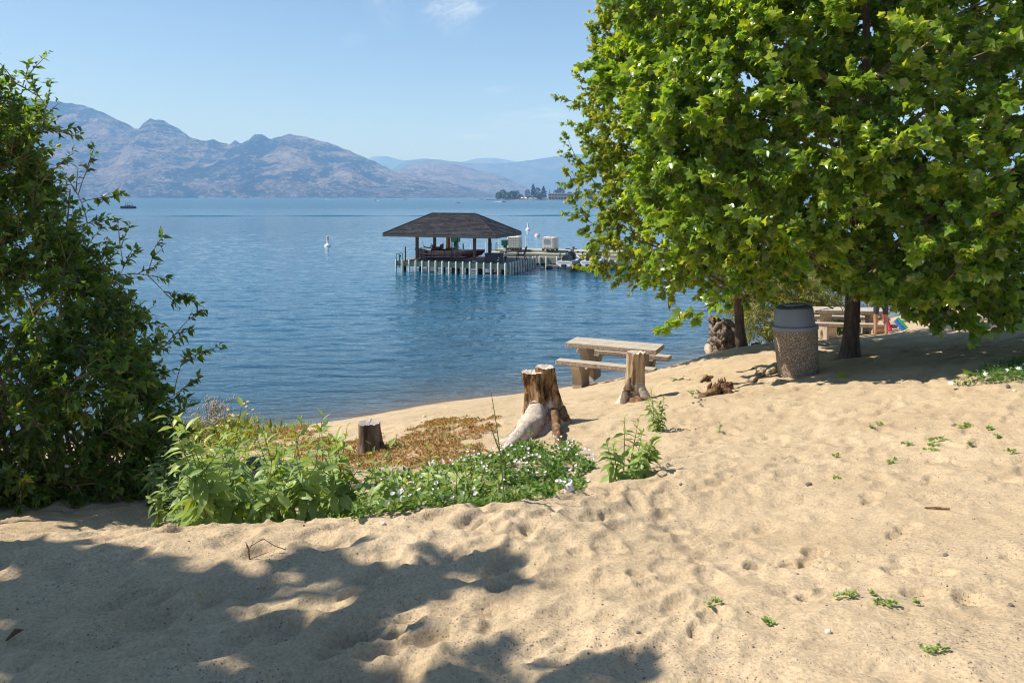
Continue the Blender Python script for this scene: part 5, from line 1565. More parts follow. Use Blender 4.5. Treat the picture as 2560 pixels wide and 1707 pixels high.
# yellow flowers and dry seed heads at the water
def flower_clump(px, py, label, n, hgt, kind, seed, name, cat):
    v = on_ground(px, py); r = np.random.default_rng(seed)
    t = empty(name, v, 0, label, cat)
    paths, rads, heads = [], [], []
    for i in range(n):
        a = r.uniform(0, 6.28); rr = r.uniform(0, 0.22 if kind == 'y' else 0.3)
        h_ = hgt * r.uniform(0.6, 1.1)
        b0 = np.array([math.cos(a) * rr, math.sin(a) * rr, -0.02]); e = b0 + np.array([r.normal() * 0.06, r.normal() * 0.06, h_])
        paths.append(ccurve(b0, (b0 + e) / 2 + r.normal(size=3) * 0.03, e, 6)); rads.append(np.linspace(0.004, 0.0022, 6)); heads.append(e)
        if kind == 'w':
            for k in range(5):
                q = e + r.normal(size=3) * 0.055 - np.array([0, 0, 0.05]); paths.append(np.array([e - np.array([0, 0, .1]), (q + e) / 2 - np.array([0, 0, .03]), q])); rads.append(np.array([.002, .0018, .0015])); heads.append(q)
    V, Q = np_tubes(paths, rads, 4)
    link('stem', fast_mesh('stem', V, Q), t, m_stem)
    if kind == 'y':
        for e in heads:
            mb = MB()
            tl = Vector((r.normal() * .3, r.normal() * .3 - .3, 1)).normalized(); q = tl.to_track_quat('Z', 'Y').to_matrix()
            for k in range(9):
                a = k * 6.283 / 9
                mb.add([Vector(e), Vector(e) + q @ Vector((0.022 * math.cos(a - .25), 0.022 * math.sin(a - .25), .006)), Vector(e) + q @ Vector((0.026 * math.cos(a), 0.026 * math.sin(a), .0)), Vector(e) + q @ Vector((0.022 * math.cos(a + .25), 0.022 * math.sin(a + .25), .006))], [(0, 1, 2, 3)])
            mb.build('flower_head', m_yelp, t)
    else:
        mb = MB()
        for e in heads:
            for k in range(3):
                c = Vector(e) + Vector(r.normal(size=3) * 0.012); s_ = 0.013
                mb.add([c + Vector((s_, 0, 0)), c + Vector((-s_, 0, 0)), c + Vector((0, s_, 0)), c + Vector((0, -s_, 0)), c + Vector((0, 0, s_)), c + Vector((0, 0, -s_))], [(0, 2, 4), (2, 1, 4), (1, 3, 4), (3, 0, 4), (2, 0, 5), (1, 2, 5), (3, 1, 5), (0, 3, 5)])
        o = mb.build('seed_head', m_fluff, t); o['kind'] = 'stuff'
    return t
m_fluff = mat('dry_fluff', (0.50, 0.43, 0.37), 0.95)
flower_clump(612, 1098, 'yellow daisy like flowers on tall stems, clump nearest the open water', 8, 0.62, 'y', 71, 'yellow_flower', 'flower')
flower_clump(575, 1112, 'yellow flowers lower in the weeds, left of the taller yellow clump', 7, 0.48, 'y', 72, 'yellow_flower', 'flower')
flower_clump(545, 1098, 'dry weed with pale fluffy seed heads left of the yellow flowers', 24, 0.62, 'w', 73, 'dry_weed', 'plant')
flower_clump(500, 1110, 'smaller dry fluffy weed beside the shrub', 12, 0.45, 'w', 74, 'dry_weed', 'plant')

# daisies at the right edge
dpoly = ground_poly([(2385, 968), (2430, 950), (2480, 930), (2530, 912), (2600, 900), (2640, 930), (2590, 950), (2520, 962), (2440, 972)])
X, Y, Z, r = scatter_poly(dpoly, 1900, 67, 1.2, -0.3)
v0 = on_ground(2480, 960)
t = empty('daisy_patch', v0, 0, 'patch of green weed with white flowers at the right edge of the sand', 'flower patch')
L = Leaves(); d = r.normal(size=(len(X), 3)); d[:, 2] = np.abs(d[:, 2]) * .6
nn = r.normal(size=(len(X), 3)) * .5; nn[:, 2] += 1
L.add(np.stack([X, Y, Z + 0.09 * r.random(len(X))], 1) - np.array(v0), d, nn, 0.05 * r.uniform(.5, 1.3, len(X)), np.clip(0.35 + r.normal(size=len(X)) * .25, 0, 1))
p, x, y, z, s, tt = L.arrays()
link('foliage', leaf_mesh('foliage', T_LAN, p, x, y, z, s, tt, 3), t, m_mat_g)['kind'] = 'stuff'
fl_me = MB()
fl_me.add([(0, 0, 0.004)] + [(0.034 * math.cos(k * .628) * (1 if k % 2 else .72), 0.034 * math.sin(k * .628) * (1 if k % 2 else .72), 0) for k in range(10)], [(0, 1 + k, 1 + (k + 1) % 10) for k in range(10)])
fl_me = fl_me.mesh('flower'); fl_me.materials.append(m_petal)
for px, py in ((2377, 967), (2404, 958), (2412, 960), (2430, 957), (2437, 956), (2465, 945), (2472, 953), (2508, 941), (2516, 936), (2530, 929), (2540, 925), (2548, 930), (2538, 941), (2555, 920), (2528, 918), (2452, 950), (2447, 947)):
    v = on_ground(px, py + 8)
    o = link('flower', fl_me, t, None, v - Vector(v0) + Vector((0, 0, 0.075))); o.rotation_euler = (RAD(38 + pr.uniform(-15, 15)), RAD(pr.uniform(-15, 15)), pr.uniform(0, 6))
# little sprigs on the open sand
GS = 'small green sprigs on the open sand'
for i, (px, py, w, lb) in enumerate(((1785, 1512, 40, 'short trailing green sprig in the middle of the lower sand'), (2115, 1497, 70, 'longest trailing green sprig on the lower right sand'), (2212, 1512, 60, 'bushy green sprig at the right end of the longest trailing one'),
        (2290, 1514, 16, 'tiny round green sprig right of the bushy one'), (1922, 1565, 22, 'dark tufted sprig by itself on the lower right sand'), (2335, 1632, 64, 'green sprig nearest the bottom edge of the picture'),
        (2228, 1158, 32, 'green sprig beside a dark footprint, right of the middle'), (2178, 1072, 16, 'tiny sprig, left of a close pair under the tree shade'), (2198, 1066, 18, 'tiny sprig, right of a close pair under the tree shade'),
        (2342, 1102, 54, 'flat green sprig, upper one of a stack of three at the right'), (2335, 1116, 34, 'flat green sprig, middle one of a stack of three at the right'), (2328, 1128, 44, 'flat green sprig, lowest of a stack of three at the right'),
        (2412, 1071, 46, 'green sprig just right of a brown stone'), (2476, 1074, 22, 'small paired sprig right of the brown stone'), (2268, 1115, 22, 'faint sprig left of the stack of three'), (2424, 1112, 14, 'tiny sprig alone right of the stack of three'),
        (2526, 1134, 26, 'green sprig at the right edge of the sand'), (2088, 1144, 14, 'curved single sprig left of a footprint'), (2092, 1200, 14, 'tiny sprig below the curved one'), (2494, 1099, 18, 'small brownish sprig near the right edge'),
        (2180, 1490, 12, 'tiny dark sprig above the longest trailing one'), (1895, 942, 20, 'small sprig in front of the pale roots left of the bin'), (1735, 985, 26, 'small sprig on the sand left of the rotten stump'))):
    v = on_ground(px, py); r = np.random.default_rng(900 + i)
    wm = w / F * v.y
    k = int(8 + w * 0.55)
    L = Leaves()
    q = np.stack([r.uniform(-wm / 2, wm / 2, k), r.normal(size=k) * wm * 0.10, np.abs(r.normal(size=k)) * 0.006 + 0.006], 1)
    d = r.normal(size=(k, 3)); d[:, 2] = np.abs(d[:, 2]) * 0.8
    nn = r.normal(size=(k, 3)) * .5; nn[:, 2] += 1
    L.add(q, d, nn, (0.010 + 0.0034 * v.y) * r.uniform(.6, 1.2, k), np.clip(0.45 + r.normal(size=k) * .2, 0, 1))
    p, x, y, z, s, tt = L.arrays()
    o = link('sand_sprig', leaf_mesh('sand_sprig', T_OVAL, p, x, y, z, s, tt, i), None, m_weed, v)
    o.rotation_euler = (0, 0, RAD(pr.uniform(-12, 18)))
    tag(o, lb, 'sprig', GS)
# ------------------------------------------------------------------ stumps, roots, driftwood
def wood_mat(name, stops, z0, z1, pale, scale=(9, 9, 1.2)):
    m, n, l, b = mat_new(name)
    t = n.new('ShaderNodeTexCoord')
    a = nz_node(n, l, t.outputs['Object'], 1.6, 7, 0.72, 0.5, scale)
    c = ramp(n, l, a, stops)
    if pale is not None:
        q = n.new('ShaderNodeSeparateXYZ'); l.new(t.outputs['Object'], q.inputs[0])
        nb = nz_node(n, l, t.outputs['Object'], 5.0, 4, 0.6)
        f = mrange(n, l, nmath(n, l, 'ADD', q.outputs[2], mrange(n, l, nb, 0.3, 0.7, -0.2, 0.2)), z0, z1, 1, 0, True)
        pc = ramp(n, l, a, [(0.3, tuple(x * 0.45 for x in pale)), (0.48, tuple(x * 0.9 for x in pale)), (0.7, pale)])
        c = mixc(n, l, f, c, pc)
    l.new(c, b.inputs['Base Color'])
    b.inputs['Roughness'].default_value = 0.9; b.inputs['Specular IOR Level'].default_value = 0.2
    bp = n.new('ShaderNodeBump'); bp.inputs['Distance'].default_value = 0.035; bp.inputs['Strength'].default_value = 1.0
    l.new(a, bp.inputs['Height']); l.new(bp.outputs[0], b.inputs['Normal'])
    return m
_rot = [(0.32, (0.018, 0.011, 0.007)), (0.45, (0.085, 0.042, 0.017)), (0.53, (0.30, 0.16, 0.06)), (0.62, (0.46, 0.33, 0.20)), (0.75, (0.14, 0.075, 0.035))]
m_stump = wood_mat('weathered_stump', _rot, 0.02, 0.30, (0.70, 0.61, 0.52), (6, 6, 1.9))
m_stumpdark = wood_mat('dark_stump', [(0.3, (0.035, 0.025, 0.02)), (0.5, (0.16, 0.11, 0.08)), (0.7, (0.33, 0.25, 0.19))], 0, 0, None)
m_cut = mat('cut_wood', (0.50, 0.43, 0.35), 0.9, noise=0.3, nscale=14, bump=0.008, bscale=60)
m_root = wood_mat('rotten_root', [(0.3, (0.05, 0.028, 0.014)), (0.5, (0.20, 0.115, 0.06)), (0.7, (0.42, 0.27, 0.14))], 0, 0, None, (7, 7, 7))
m_drift = wood_mat('grey_driftwood', [(0.3, (0.045, 0.033, 0.026)), (0.48, (0.19, 0.145, 0.115)), (0.66, (0.40, 0.33, 0.27)), (0.8, (0.52, 0.45, 0.38))], 0, 0, None, (9, 9, 5))
m_paleroot = wood_mat('pale_root', [(0.3, (0.16, 0.11, 0.07)), (0.5, (0.48, 0.37, 0.26)), (0.7, (0.68, 0.57, 0.44))], 0, 0, None, (6, 6, 6))
m_whiteroot = wood_mat('white_root_wood', [(0.3, (0.22, 0.16, 0.11)), (0.45, (0.55, 0.46, 0.37)), (0.7, (0.74, 0.66, 0.57))], 0, 0, None, (4, 9, 9))
def stump_body(path, rad, seed, nring=26, nseg=36, flute=0.10, rough=0.06, elong=(1, 1)):
    """a fluted trunk piece along a path; radii follow the path"""
    path = np.array(path, float); rad = np.array(rad, float)
    u = np.linspace(0, 1, nring); k = np.linspace(0, 1, len(path))
    c = np.stack([np.interp(u, k, path[:, i]) for i in range(3)], 1); r_ = np.interp(u, k, rad)
    th = np.linspace(0, 2 * np.pi, nseg, endpoint=False)
    T, U = np.meshgrid(th, u)
    fl = 1 + flute * (1.3 - U * 0.6) * (np.sin(T * 5 + seed + U * 1.3) * 0.5 + np.sin(T * 3 - seed * 2) * 0.5 + 0.6 * np.sin(T * 11 + seed * 5 + U))
    nz_ = fbm(np.cos(T) * 1.7 + seed * 3 + 40, np.sin(T) * 1.7 + U * 1.2, 4) * 0.7 + fbm(np.cos(T) * 5 + seed, np.sin(T) * 5 + U * 1.5, 3) * 0.35
    flare = 1 + 0.5 * np.exp(-U * 7.0) * np.clip(np.sin(T * 4 + seed * 1.7) * 0.6 + np.sin(T * 2 + seed) * 0.6, -0.35, 1.2)
    R_ = r_[:, None] * (fl + rough * 2.2 * nz_) * flare
    V = np.stack([c[:, None, 0] + R_ * np.cos(T) * elong[0], c[:, None, 1] + R_ * np.sin(T) * elong[1], np.broadcast_to(c[:, None, 2], T.shape) + 0.03 * fbm(T * 2 + seed, U * 4, 3)], -1)
    n_ = nring * nseg
    ii = np.arange(n_).reshape(nring, nseg)
    q = np.stack([ii[:-1], np.roll(ii[:-1], -1, 1), np.roll(ii[1:], -1, 1), ii[1:]], -1).reshape(-1, 4)
    return V, q
def cut_face(V, name, parent, m_=None, sink=0.012, seed=0):
    ring = V[-1]; c = ring.mean(0)
    mb = MB()
    k = len(ring)
    for f in (1.0, 0.66, 0.33):
        for p_ in ring: mb.v.append(Vector(c + (p_ - c) * f * 0.995 + np.array([0, 0, 0.004 - sink * (1 - f) * 2 + 0.012 * pnoise(np.array([p_[0] * 20 * f + seed]), np.array([p_[1] * 20 * f]))[0]])))
    mb.v.append(Vector(c - np.array([0, 0, sink * 2.5])))
    for j in range(2):
        for i in range(k): mb.f.append([j * k + i, j * k + (i + 1) % k, (j + 1) * k + (i + 1) % k, (j + 1) * k + i])
    for i in range(k): mb.f.append([2 * k + i, 2 * k + (i + 1) % k, 3 * k])
    return mb.build(name, m_ or m_cut, parent)
def root_tube(pts, rads, seed, name, parent, m_, nseg=16, nring=22, rough=0.25):
    pts = np.array(pts, float); u = np.linspace(0, 1, nring); k = np.linspace(0, 1, len(pts))
    # smooth the control path
    c = np.stack([np.interp(u, k, pts[:, i]) for i in range(3)], 1)
    for _ in range(3): c[1:-1] = (c[:-2] + 2 * c[1:-1] + c[2:]) / 4
    r_ = np.interp(u, k, rads)
    d = unit(np.gradient(c, axis=0)); ref = np.where(np.abs(d[:, 2:3]) > 0.9, np.array([[1.0, 0, 0]]), np.array([[0, 0, 1.0]]))
    a = unit(np.cross(d, ref)); b_ = np.cross(d, a)
    th = np.linspace(0, 2 * np.pi, nseg, endpoint=False); T, U = np.meshgrid(th, u)
    R_ = r_[:, None] * (1 + rough * (fbm(np.cos(T) * 1.4 + seed, np.sin(T) * 1.4 + U * 5, 4)) * 1.8 + rough * 0.25 * np.sin(T * 6 + seed))
    V = c[:, None, :] + R_[..., None] * (np.cos(T)[..., None] * a[:, None, :] + np.sin(T)[..., None] * b_[:, None, :])
    ii = np.arange(nring * nseg).reshape(nring, nseg)
    q = np.stack([ii[:-1], np.roll(ii[:-1], -1, 1), np.roll(ii[1:], -1, 1), ii[1:]], -1).reshape(-1, 4)
    VV = np.concatenate([V.reshape(-1, 3), c[:1], c[-1:]])
    e0, e1 = nring * nseg, nring * nseg + 1
    t0 = np.stack([np.roll(ii[0], -1), ii[0], np.full(nseg, e0)], -1); t1 = np.stack([ii[-1], np.roll(ii[-1], -1), np.full(nseg, e1)], -1)
    return link(name, fast_mesh(name, VV, [q, np.concatenate([t0, t1])], True), parent, m_)

# double stump in the middle
v = P(1372, 1075, 2.90); v.z = ground(v.x, v.y)
t = empty('tree_stump', v, 0, 'double trunk stump with flat sawn tops and a white root sweeping down to the left', 'stump')
pm = 1 / 205.0
def rel(px, py, dy=0.0):      # offset from the foot of the stump, in its own depth plane
    return ((px - 1372) * v.y / F, dy, (1075 - py) * v.y / F)
def relg(px, py, dz=0.0):
    q = on_ground(px, py) - v
    return (q.x, q.y, q.z + dz)
A_, qA = stump_body([relg(1345, 1092, -.06), rel(1348, 1060, -.04), rel(1344, 1025, -.02), rel(1338, 985), rel(1329, 946)], [0.27, 0.20, 0.165, 0.134, 0.126], 1.0, 30, flute=0.13)
root_tube([rel(1340, 990, -.04), rel(1342, 1030, -.12), relg(1332, 1082, .10), relg(1308, 1098, .07), relg(1282, 1112, .04), relg(1256, 1128, -.02)], [0.02, 0.11, 0.155, 0.105, 0.06, 0.025], 3.1, 'white_root', t, m_whiteroot, rough=0.16, nring=30)
root_tube([rel(1384, 1040, -.04), relg(1392, 1086, .06), relg(1398, 1104, .03), relg(1392, 1116, -.02)], [0.05, 0.06, 0.045, 0.02], 6.2, 'dark_root', t, m_root, rough=0.4)
o = link('left_trunk', fast_mesh('left_trunk', A_.reshape(-1, 3), qA, True), t, m_stump); cut_face(A_, 'sawn_top', o, seed=1)
B_, qB = stump_body([rel(1378, 1085, .04), rel(1372, 1035, .06), rel(1366, 985, .07), rel(1361, 937, .07)], [0.25, 0.175, 0.135, 0.120], 2.7, flute=0.13)
o = link('right_trunk', fast_mesh('right_trunk', B_.reshape(-1, 3), qB, True), t, m_stump); cut_face(B_, 'sawn_top', o, seed=2)
root_tube([rel(1395, 1040, 0), rel(1412, 1066, -.02), rel(1432, 1085, -.05)], [0.09, 0.075, 0.02], 5.2, 'dark_root', t, m_root)
root_tube([rel(1332, 1040, 0), rel(1312, 1060, 0.0), rel(1302, 1078, 0.0)], [0.07, 0.05, 0.02], 7.2, 'dark_root', t, m_root)
# rear stump by the table
v = P(1585, 1000, 3.03); v.z = ground(v.x, v.y); sD = v.y
t = empty('tree_stump', v, 0, 'tall single stump standing in front of the near picnic table', 'stump')
def rel2(px, py, dy=0.0): return ((px - 1585) * sD / F, dy, (1000 - py) * sD / F)
A_, qA = stump_body([rel2(1583, 1008), rel2(1581, 975), rel2(1586, 930), rel2(1589, 878)], [0.22, 0.15, 0.128, 0.13], 8.2, flute=0.12)
m_stump2 = wood_mat('weathered_stump_tall', [(0.3, (0.05, 0.03, 0.018)), (0.44, (0.26, 0.15, 0.07)), (0.54, (0.48, 0.36, 0.23)), (0.7, (0.58, 0.48, 0.36))], 0.06, 0.2, (0.70, 0.60, 0.50))
o = link('trunk', fast_mesh('trunk', A_.reshape(-1, 3), qA, True), t, m_stump2); cut_face(A_, 'sawn_top', o, seed=4)
root_tube([rel2(1588, 935, -.03), rel2(1598, 965, -.07), rel2(1610, 990, -.11), rel2(1624, 1006, -.13)], [0.03, 0.085, 0.085, 0.03], 1.2, 'white_root', t, m_whiteroot, rough=0.08)
root_tube([rel2(1576, 930, -.03), rel2(1570, 965, -.09), rel2(1558, 995, -.15), rel2(1543, 1016, -.22)], [0.04, 0.075, 0.07, 0.025], 2.2, 'bark_root', t, m_stumpdark, rough=0.15)
root_tube([rel2(1556, 1006, -.2), rel2(1585, 994, -.24), rel2(1622, 990, -.16)], [0.06, 0.085, 0.04], 3.9, 'dark_root', t, m_root, rough=0.4)
# short stump on the left
v = P(926, 1128, 3.08); v.z = ground(v.x, v.y); sD3 = v.y
t = empty('tree_stump', v, 0, 'short round dark stump at the left end of the rust coloured weed', 'stump')
def rel3(px, py, dy=0.0): return ((px - 926) * sD3 / F, dy, (1128 - py) * sD3 / F)
A_, qA = stump_body([rel3(928, 1136), rel3(926, 1105), rel3(924, 1080), rel3(922, 1054)], [0.19, 0.145, 0.135, 0.130], 5.5, flute=0.09)
o = link('trunk', fast_mesh('trunk', A_.reshape(-1, 3), qA, True), t, m_stumpdark); cut_face(A_, 'sawn_top', o, mat('grey_cut_wood', (0.36, 0.33, 0.30), 0.9, noise=0.3, nscale=14, bump=0.01, bscale=50), seed=7)
root_tube([rel3(945, 1105, 0), rel3(958, 1122, 0), rel3(968, 1132, 0)], [0.06, 0.045, 0.02], 1.7, 'dark_root', t, m_root)
# rotten remains of a stump on the open sand
v = on_ground(1795, 985)
t = empty('rotten_stump', v, 0, 'jagged rotten stump remains crumbling on the open sand', 'stump'); D_ = v.y
r = random.Random(8)
for i in range(13):
    x = (-0.10 + 0.020 * i) ; h_ = 0.13 + 0.16 * r.random() * (1 - abs(i - 7) / 9)
    sp = MB(); y = r.uniform(-.06, .08)
    sp.tube([(x, y, -0.05), (x + r.uniform(-.01, .02), y, h_ * .6), (x + r.uniform(-.01, .035), y + r.uniform(-.02, .02), h_)], [0.040, 0.026, 0.005], 6)
    sp.build('wood_splinter', m_root, t)
root_tube([(-.02, -.03, .06), (-.14, -.10, .03), (-.26, -.2, .0), (-.40, -.30, -.03)], [0.05, 0.05, 0.045, 0.02], 9.1, 'rotten_root', t, m_root, rough=0.4)
root_tube([(0.03, 0.02, .10), (0.12, -.05, .06), (0.20, -.1, -.02)], [0.05, 0.045, 0.02], 2.1, 'rotten_root', t, m_root, rough=0.4)
root_tube([(0.14, 0.02, .10), (0.18, .05, .12), (0.21, .06, .05)], [0.03, 0.04, 0.02], 6.1, 'rotten_root', t, m_root, rough=0.4)
# pale surface roots left of the bin
for (pl, lb, sd) in (([(1878, 958), (1895, 945), (1905, 938), (1915, 930)], 'pale knotted root lying on the sand, left one of two beside the bin', 1.5),
                     ([(1918, 940), (1930, 934), (1945, 930), (1958, 932)], 'pale knotted root touching the foot of the litter bin', 2.5)):
    q = [on_ground(*p_) for p_ in pl]; c = q[0]
    o = root_tube([(p_.x - c.x, p_.y - c.y, p_.z - c.z + 0.03) for p_ in q], [0.03, 0.05, 0.055, 0.03], sd, 'surface_root', None, m_paleroot, rough=0.5)
    o.location = c; tag(o, lb, 'root', 'pale roots beside the litter bin')
for (pl, lb, sd, m_) in (([(1752, 958), (1765, 952), (1783, 946)], 'dark curved strip of bark on the sand above the rotten stump', 3.3, m_root), ([(1696, 952), (1710, 949), (1724, 950)], 'pale splintered wood chip on the sand beside the shade', 4.4, m_paleroot)):
    q = [on_ground(*p_) for p_ in pl]; c = q[0]
    o = root_tube([(p_.x - c.x, p_.y - c.y, p_.z - c.z + 0.015) for p_ in q], [0.012, 0.04, 0.012], sd, 'wood_chip', None, m_, rough=0.5)
    o.location = c; tag(o, lb, 'wood chip')
# gnarled root snag at the water
v = P(1812, 882, 3.42); v.z = ground(v.x, v.y); D_ = v.y
t = empty('driftwood_snag', v, 0, 'gnarled grey driftwood root mass at the water left of the thin trunk', 'driftwood')
def rs(px, py, dy=0.0): return ((px - 1812) * D_ / F, dy, (882 - py) * D_ / F)
root_tube([rs(1822, 890), rs(1812, 858), rs(1806, 832), rs(1800, 800)], [0.40, 0.30, 0.25, 0.17], 1.0, 'main_root', t, m_drift, 28, 34, rough=0.42)
for i, (pl, rd) in enumerate((([(1803, 812), (1790, 803), (1780, 797), (1774, 788)], [.12, .11, .10, .05]), ([(1800, 868), (1785, 872), (1772, 871)], [.13, .12, .105]), ([(1800, 850), (1783, 848), (1768, 842)], [.10, .06, .03]),
                              ([(1815, 830), (1826, 818), (1834, 806)], [.13, .10, .05]), ([(1825, 845), (1836, 835), (1842, 826)], [.12, .09, .04]), ([(1805, 840), (1795, 828), (1788, 822)], [.12, .09, .05]),
                              ([(1818, 872), (1840, 868), (1858, 872)], [.18, .14, .06]), ([(1800, 880), (1812, 876), (1830, 884)], [.12, .13, .08]), ([(1808, 856), (1799, 860), (1793, 866)], [.13, .12, .06]), ([(1822, 858), (1832, 852), (1840, 856)], [.14, .11, .05]), ([(1876, 862), (1886, 862), (1896, 868)], [.07, .10, .06]))):
    root_tube([rs(x, y, -0.12 * (i % 3)) for x, y in pl], rd, 3.0 + i, 'root_arm', t, m_drift, 16, 18, rough=0.5)
o = MB().lathe([(0.115, 0), (0.118, 0.02), (0.0, 0.028)], 14, Matrix.Translation(rs(1771, 871)) @ Matrix.Rotation(RAD(-90), 4, 'Y') @ Matrix.Rotation(RAD(25), 4, 'X')).build('sawn_end', m_cut, t)

# ------------------------------------------------------------------ stones
def stone(px, py, w, hgt, depth, label, seed, m_, group=None, name='stone', sink=0.25):
    v = on_ground(px, py); wm = w / F * v.y
    r = np.random.default_rng(seed)
    n1, n2 = 10, 16
    V = []
    for i in range(n1 + 1):
        f = math.pi * i / n1
        for j in range(n2):
            a = 2 * math.pi * j / n2
            x, y, z = math.sin(f) * math.cos(a), math.sin(f) * math.sin(a), math.cos(f)
            k = 1 + 0.22 * float(fbm(np.array([x * 1.2 + seed]), np.array([y * 1.2 + z * 1.7]), 3)[0])
            z = min(z, 0.75 + 0.1 * x)
            V.append((x * k * wm / 2, y * k * depth * wm / 2, z * k * hgt * wm / 2))
    ii = np.arange((n1 + 1) * n2).reshape(n1 + 1, n2)
    q = np.stack([ii[:-1], ii[1:], np.roll(ii[1:], -1, 1), np.roll(ii[:-1], -1, 1)], -1).reshape(-1, 4)
    o = link(name, fast_mesh(name, V, q, True), None, m_, (v.x, v.y, v.z + hgt * wm / 2 * (1 - 2 * sink)))
    o.rotation_euler = (0, 0, r.uniform(0, .6))
    return tag(o, label, 'stone', group)
m_stone = mat('sandy_stone', (0.40, 0.33, 0.25), 0.9, noise=0.3, nscale=12, bump=0.012, bscale=30)
m_wstone = mat('white_stone', (0.66, 0.60, 0.54), 0.85, noise=0.2, nscale=12, bump=0.006, bscale=40)
m_gstone = mat('grey_stone', (0.15, 0.135, 0.125), 0.9, noise=0.3, nscale=20, bump=0.006, bscale=50)
stone(985, 1205, 108, 0.42, 0.7, 'large flat sandy boulder half buried between the plants and the rust coloured weed', 3, m_stone, name='boulder', sink=0.2)
stone(1080, 1170, 26, 0.8, 0.8, 'small whitish stone on the rust coloured weed right of the boulder', 4, m_wstone)
stone(1050, 1166, 18, 0.7, 0.8, 'small dark stone beside the whitish one on the rust coloured weed', 5, m_gstone)
stone(1422, 1232, 26, 1.4, 0.8, 'white stone standing at the right end of the bindweed', 6, m_wstone)
stone(1398, 962, 26, 0.9, 0.8, 'pale stone under the left leg of the near picnic table', 7, m_wstone)
stone(2382, 1068, 14, 0.8, 0.8, 'brown stone on the right part of the sand beside a green sprig', 8, m_stone)
stone(2520, 970, 12, 1.0, 0.8, 'dark pointed pebble below the daisy patch', 9, m_gstone)
stone(2536, 981, 10, 0.8, 0.8, 'pale pebble below the daisy patch', 10, m_wstone)
stone(2070, 1586, 16, 0.9, 0.8, 'round grey pebble on the lower right sand', 11, m_wstone)
stone(2364, 1392, 14, 0.7, 0.8, 'dark pebble right of the middle of the lower sand', 12, m_gstone)
stone(2527, 1517, 14, 0.7, 0.8, 'dark pebble near the lower right edge', 13, m_gstone)
stone(2022, 1214, 20, 0.5, 0.6, 'dark flat bit of bark like stone left of the stick', 14, m_gstone)
stone(958, 1312, 12, 0.7, 0.8, 'pale smooth pebble on the near sand ridge', 15, m_wstone)
stone(1595, 1585, 10, 0.7, .8, 'small grey pebble at the right tip of the lower shade', 16, m_gstone)
stone(1060, 1046, 10, .8, .8, 'pale pebble on the sand bank near the water', 17, m_wstone)
stone(1702, 1213, 9, .8, .8, 'dark pebble on the sand right of the lone leafy plant', 18, m_gstone)
stone(640, 1172, 60, .7, .8, 'dark grey rock behind the thick leafy plants', 19, m_gstone, name='rock')
stone(1575, 936, 16, .8, .8, 'pale stone beside the picnic table under the rear stump', 20, m_wstone)
pr2 = random.Random(3)
for i, (px, py) in enumerate(((1738, 996), (1746, 990), (1752, 1000), (1745, 1006), (1757, 993), (1762, 1001), (1733, 1008), (1750, 1013), (1756, 1017), (1730, 990))):
    stone(px, py, pr2.uniform(6, 9), .8, .8, 'small grey pebble in the little heap left of the rotten stump', 30 + i, m_stone if i % 2 else m_gstone, 'pebbles heaped by the rotten stump', 'pebble')
# countless grit and pebbles strewn over the sand
r = np.random.default_rng(77)
N = 4200
yy = np.exp(r.uniform(math.log(1.7), math.log(16), N)); xx = r.uniform(-0.75, 0.85, N) * yy
zz = ground_np(xx, yy)
keep = zz > 0.15
xx, yy, zz = xx[keep], yy[keep], zz[keep]; N = len(xx)
oc = np.array([(1, 0, 0), (-1, 0, 0), (0, 1, 0), (0, -1, 0), (0, 0, 1), (0, 0, -1)], float)
of = np.array([(0, 2, 4), (2, 1, 4), (1, 3, 4), (3, 0, 4), (2, 0, 5), (1, 2, 5), (3, 1, 5), (0, 3, 5)])
sz = (0.0018 + 0.0036 * r.random(N) ** 3) * (0.75 + 0.10 * yy)
sc3 = sz[:, None, None] * r.uniform(0.6, 1.3, (N, 1, 3))
an = r.uniform(0, 6.28, N); ca, sa = np.cos(an), np.sin(an)
O = oc[None] * sc3 * (1 + 0.3 * r.normal(size=(N, 6, 1)))
V = np.stack([O[..., 0] * ca[:, None] - O[..., 1] * sa[:, None] + xx[:, None], O[..., 0] * sa[:, None] + O[..., 1] * ca[:, None] + yy[:, None], O[..., 2] * 0.8 + zz[:, None] + sz[:, None] * 0.35], -1).reshape(-1, 3)
m_grit, n, l, b = mat_new('grit')
at = n.new('ShaderNodeAttribute'); at.attribute_name = 'tint'
l.new(ramp(n, l, at.outputs['Fac'], [(0, (0.08, 0.07, 0.065)), (0.5, (0.2, 0.155, 0.12)), (0.8, (0.34, 0.26, 0.18)), (1.0, (0.6, 0.54, 0.47))]), b.inputs['Base Color']); b.inputs['Roughness'].default_value = 0.9
o = link('grit', fast_mesh('grit', V, [(of[None] + (np.arange(N) * 6)[:, None, None]).reshape(-1, 3)], False, {'tint': np.repeat(r.random(N), 6)}), None, m_grit)
tag(o, 'dark and pale grit strewn all over the beach sand', 'gravel', kind='stuff')
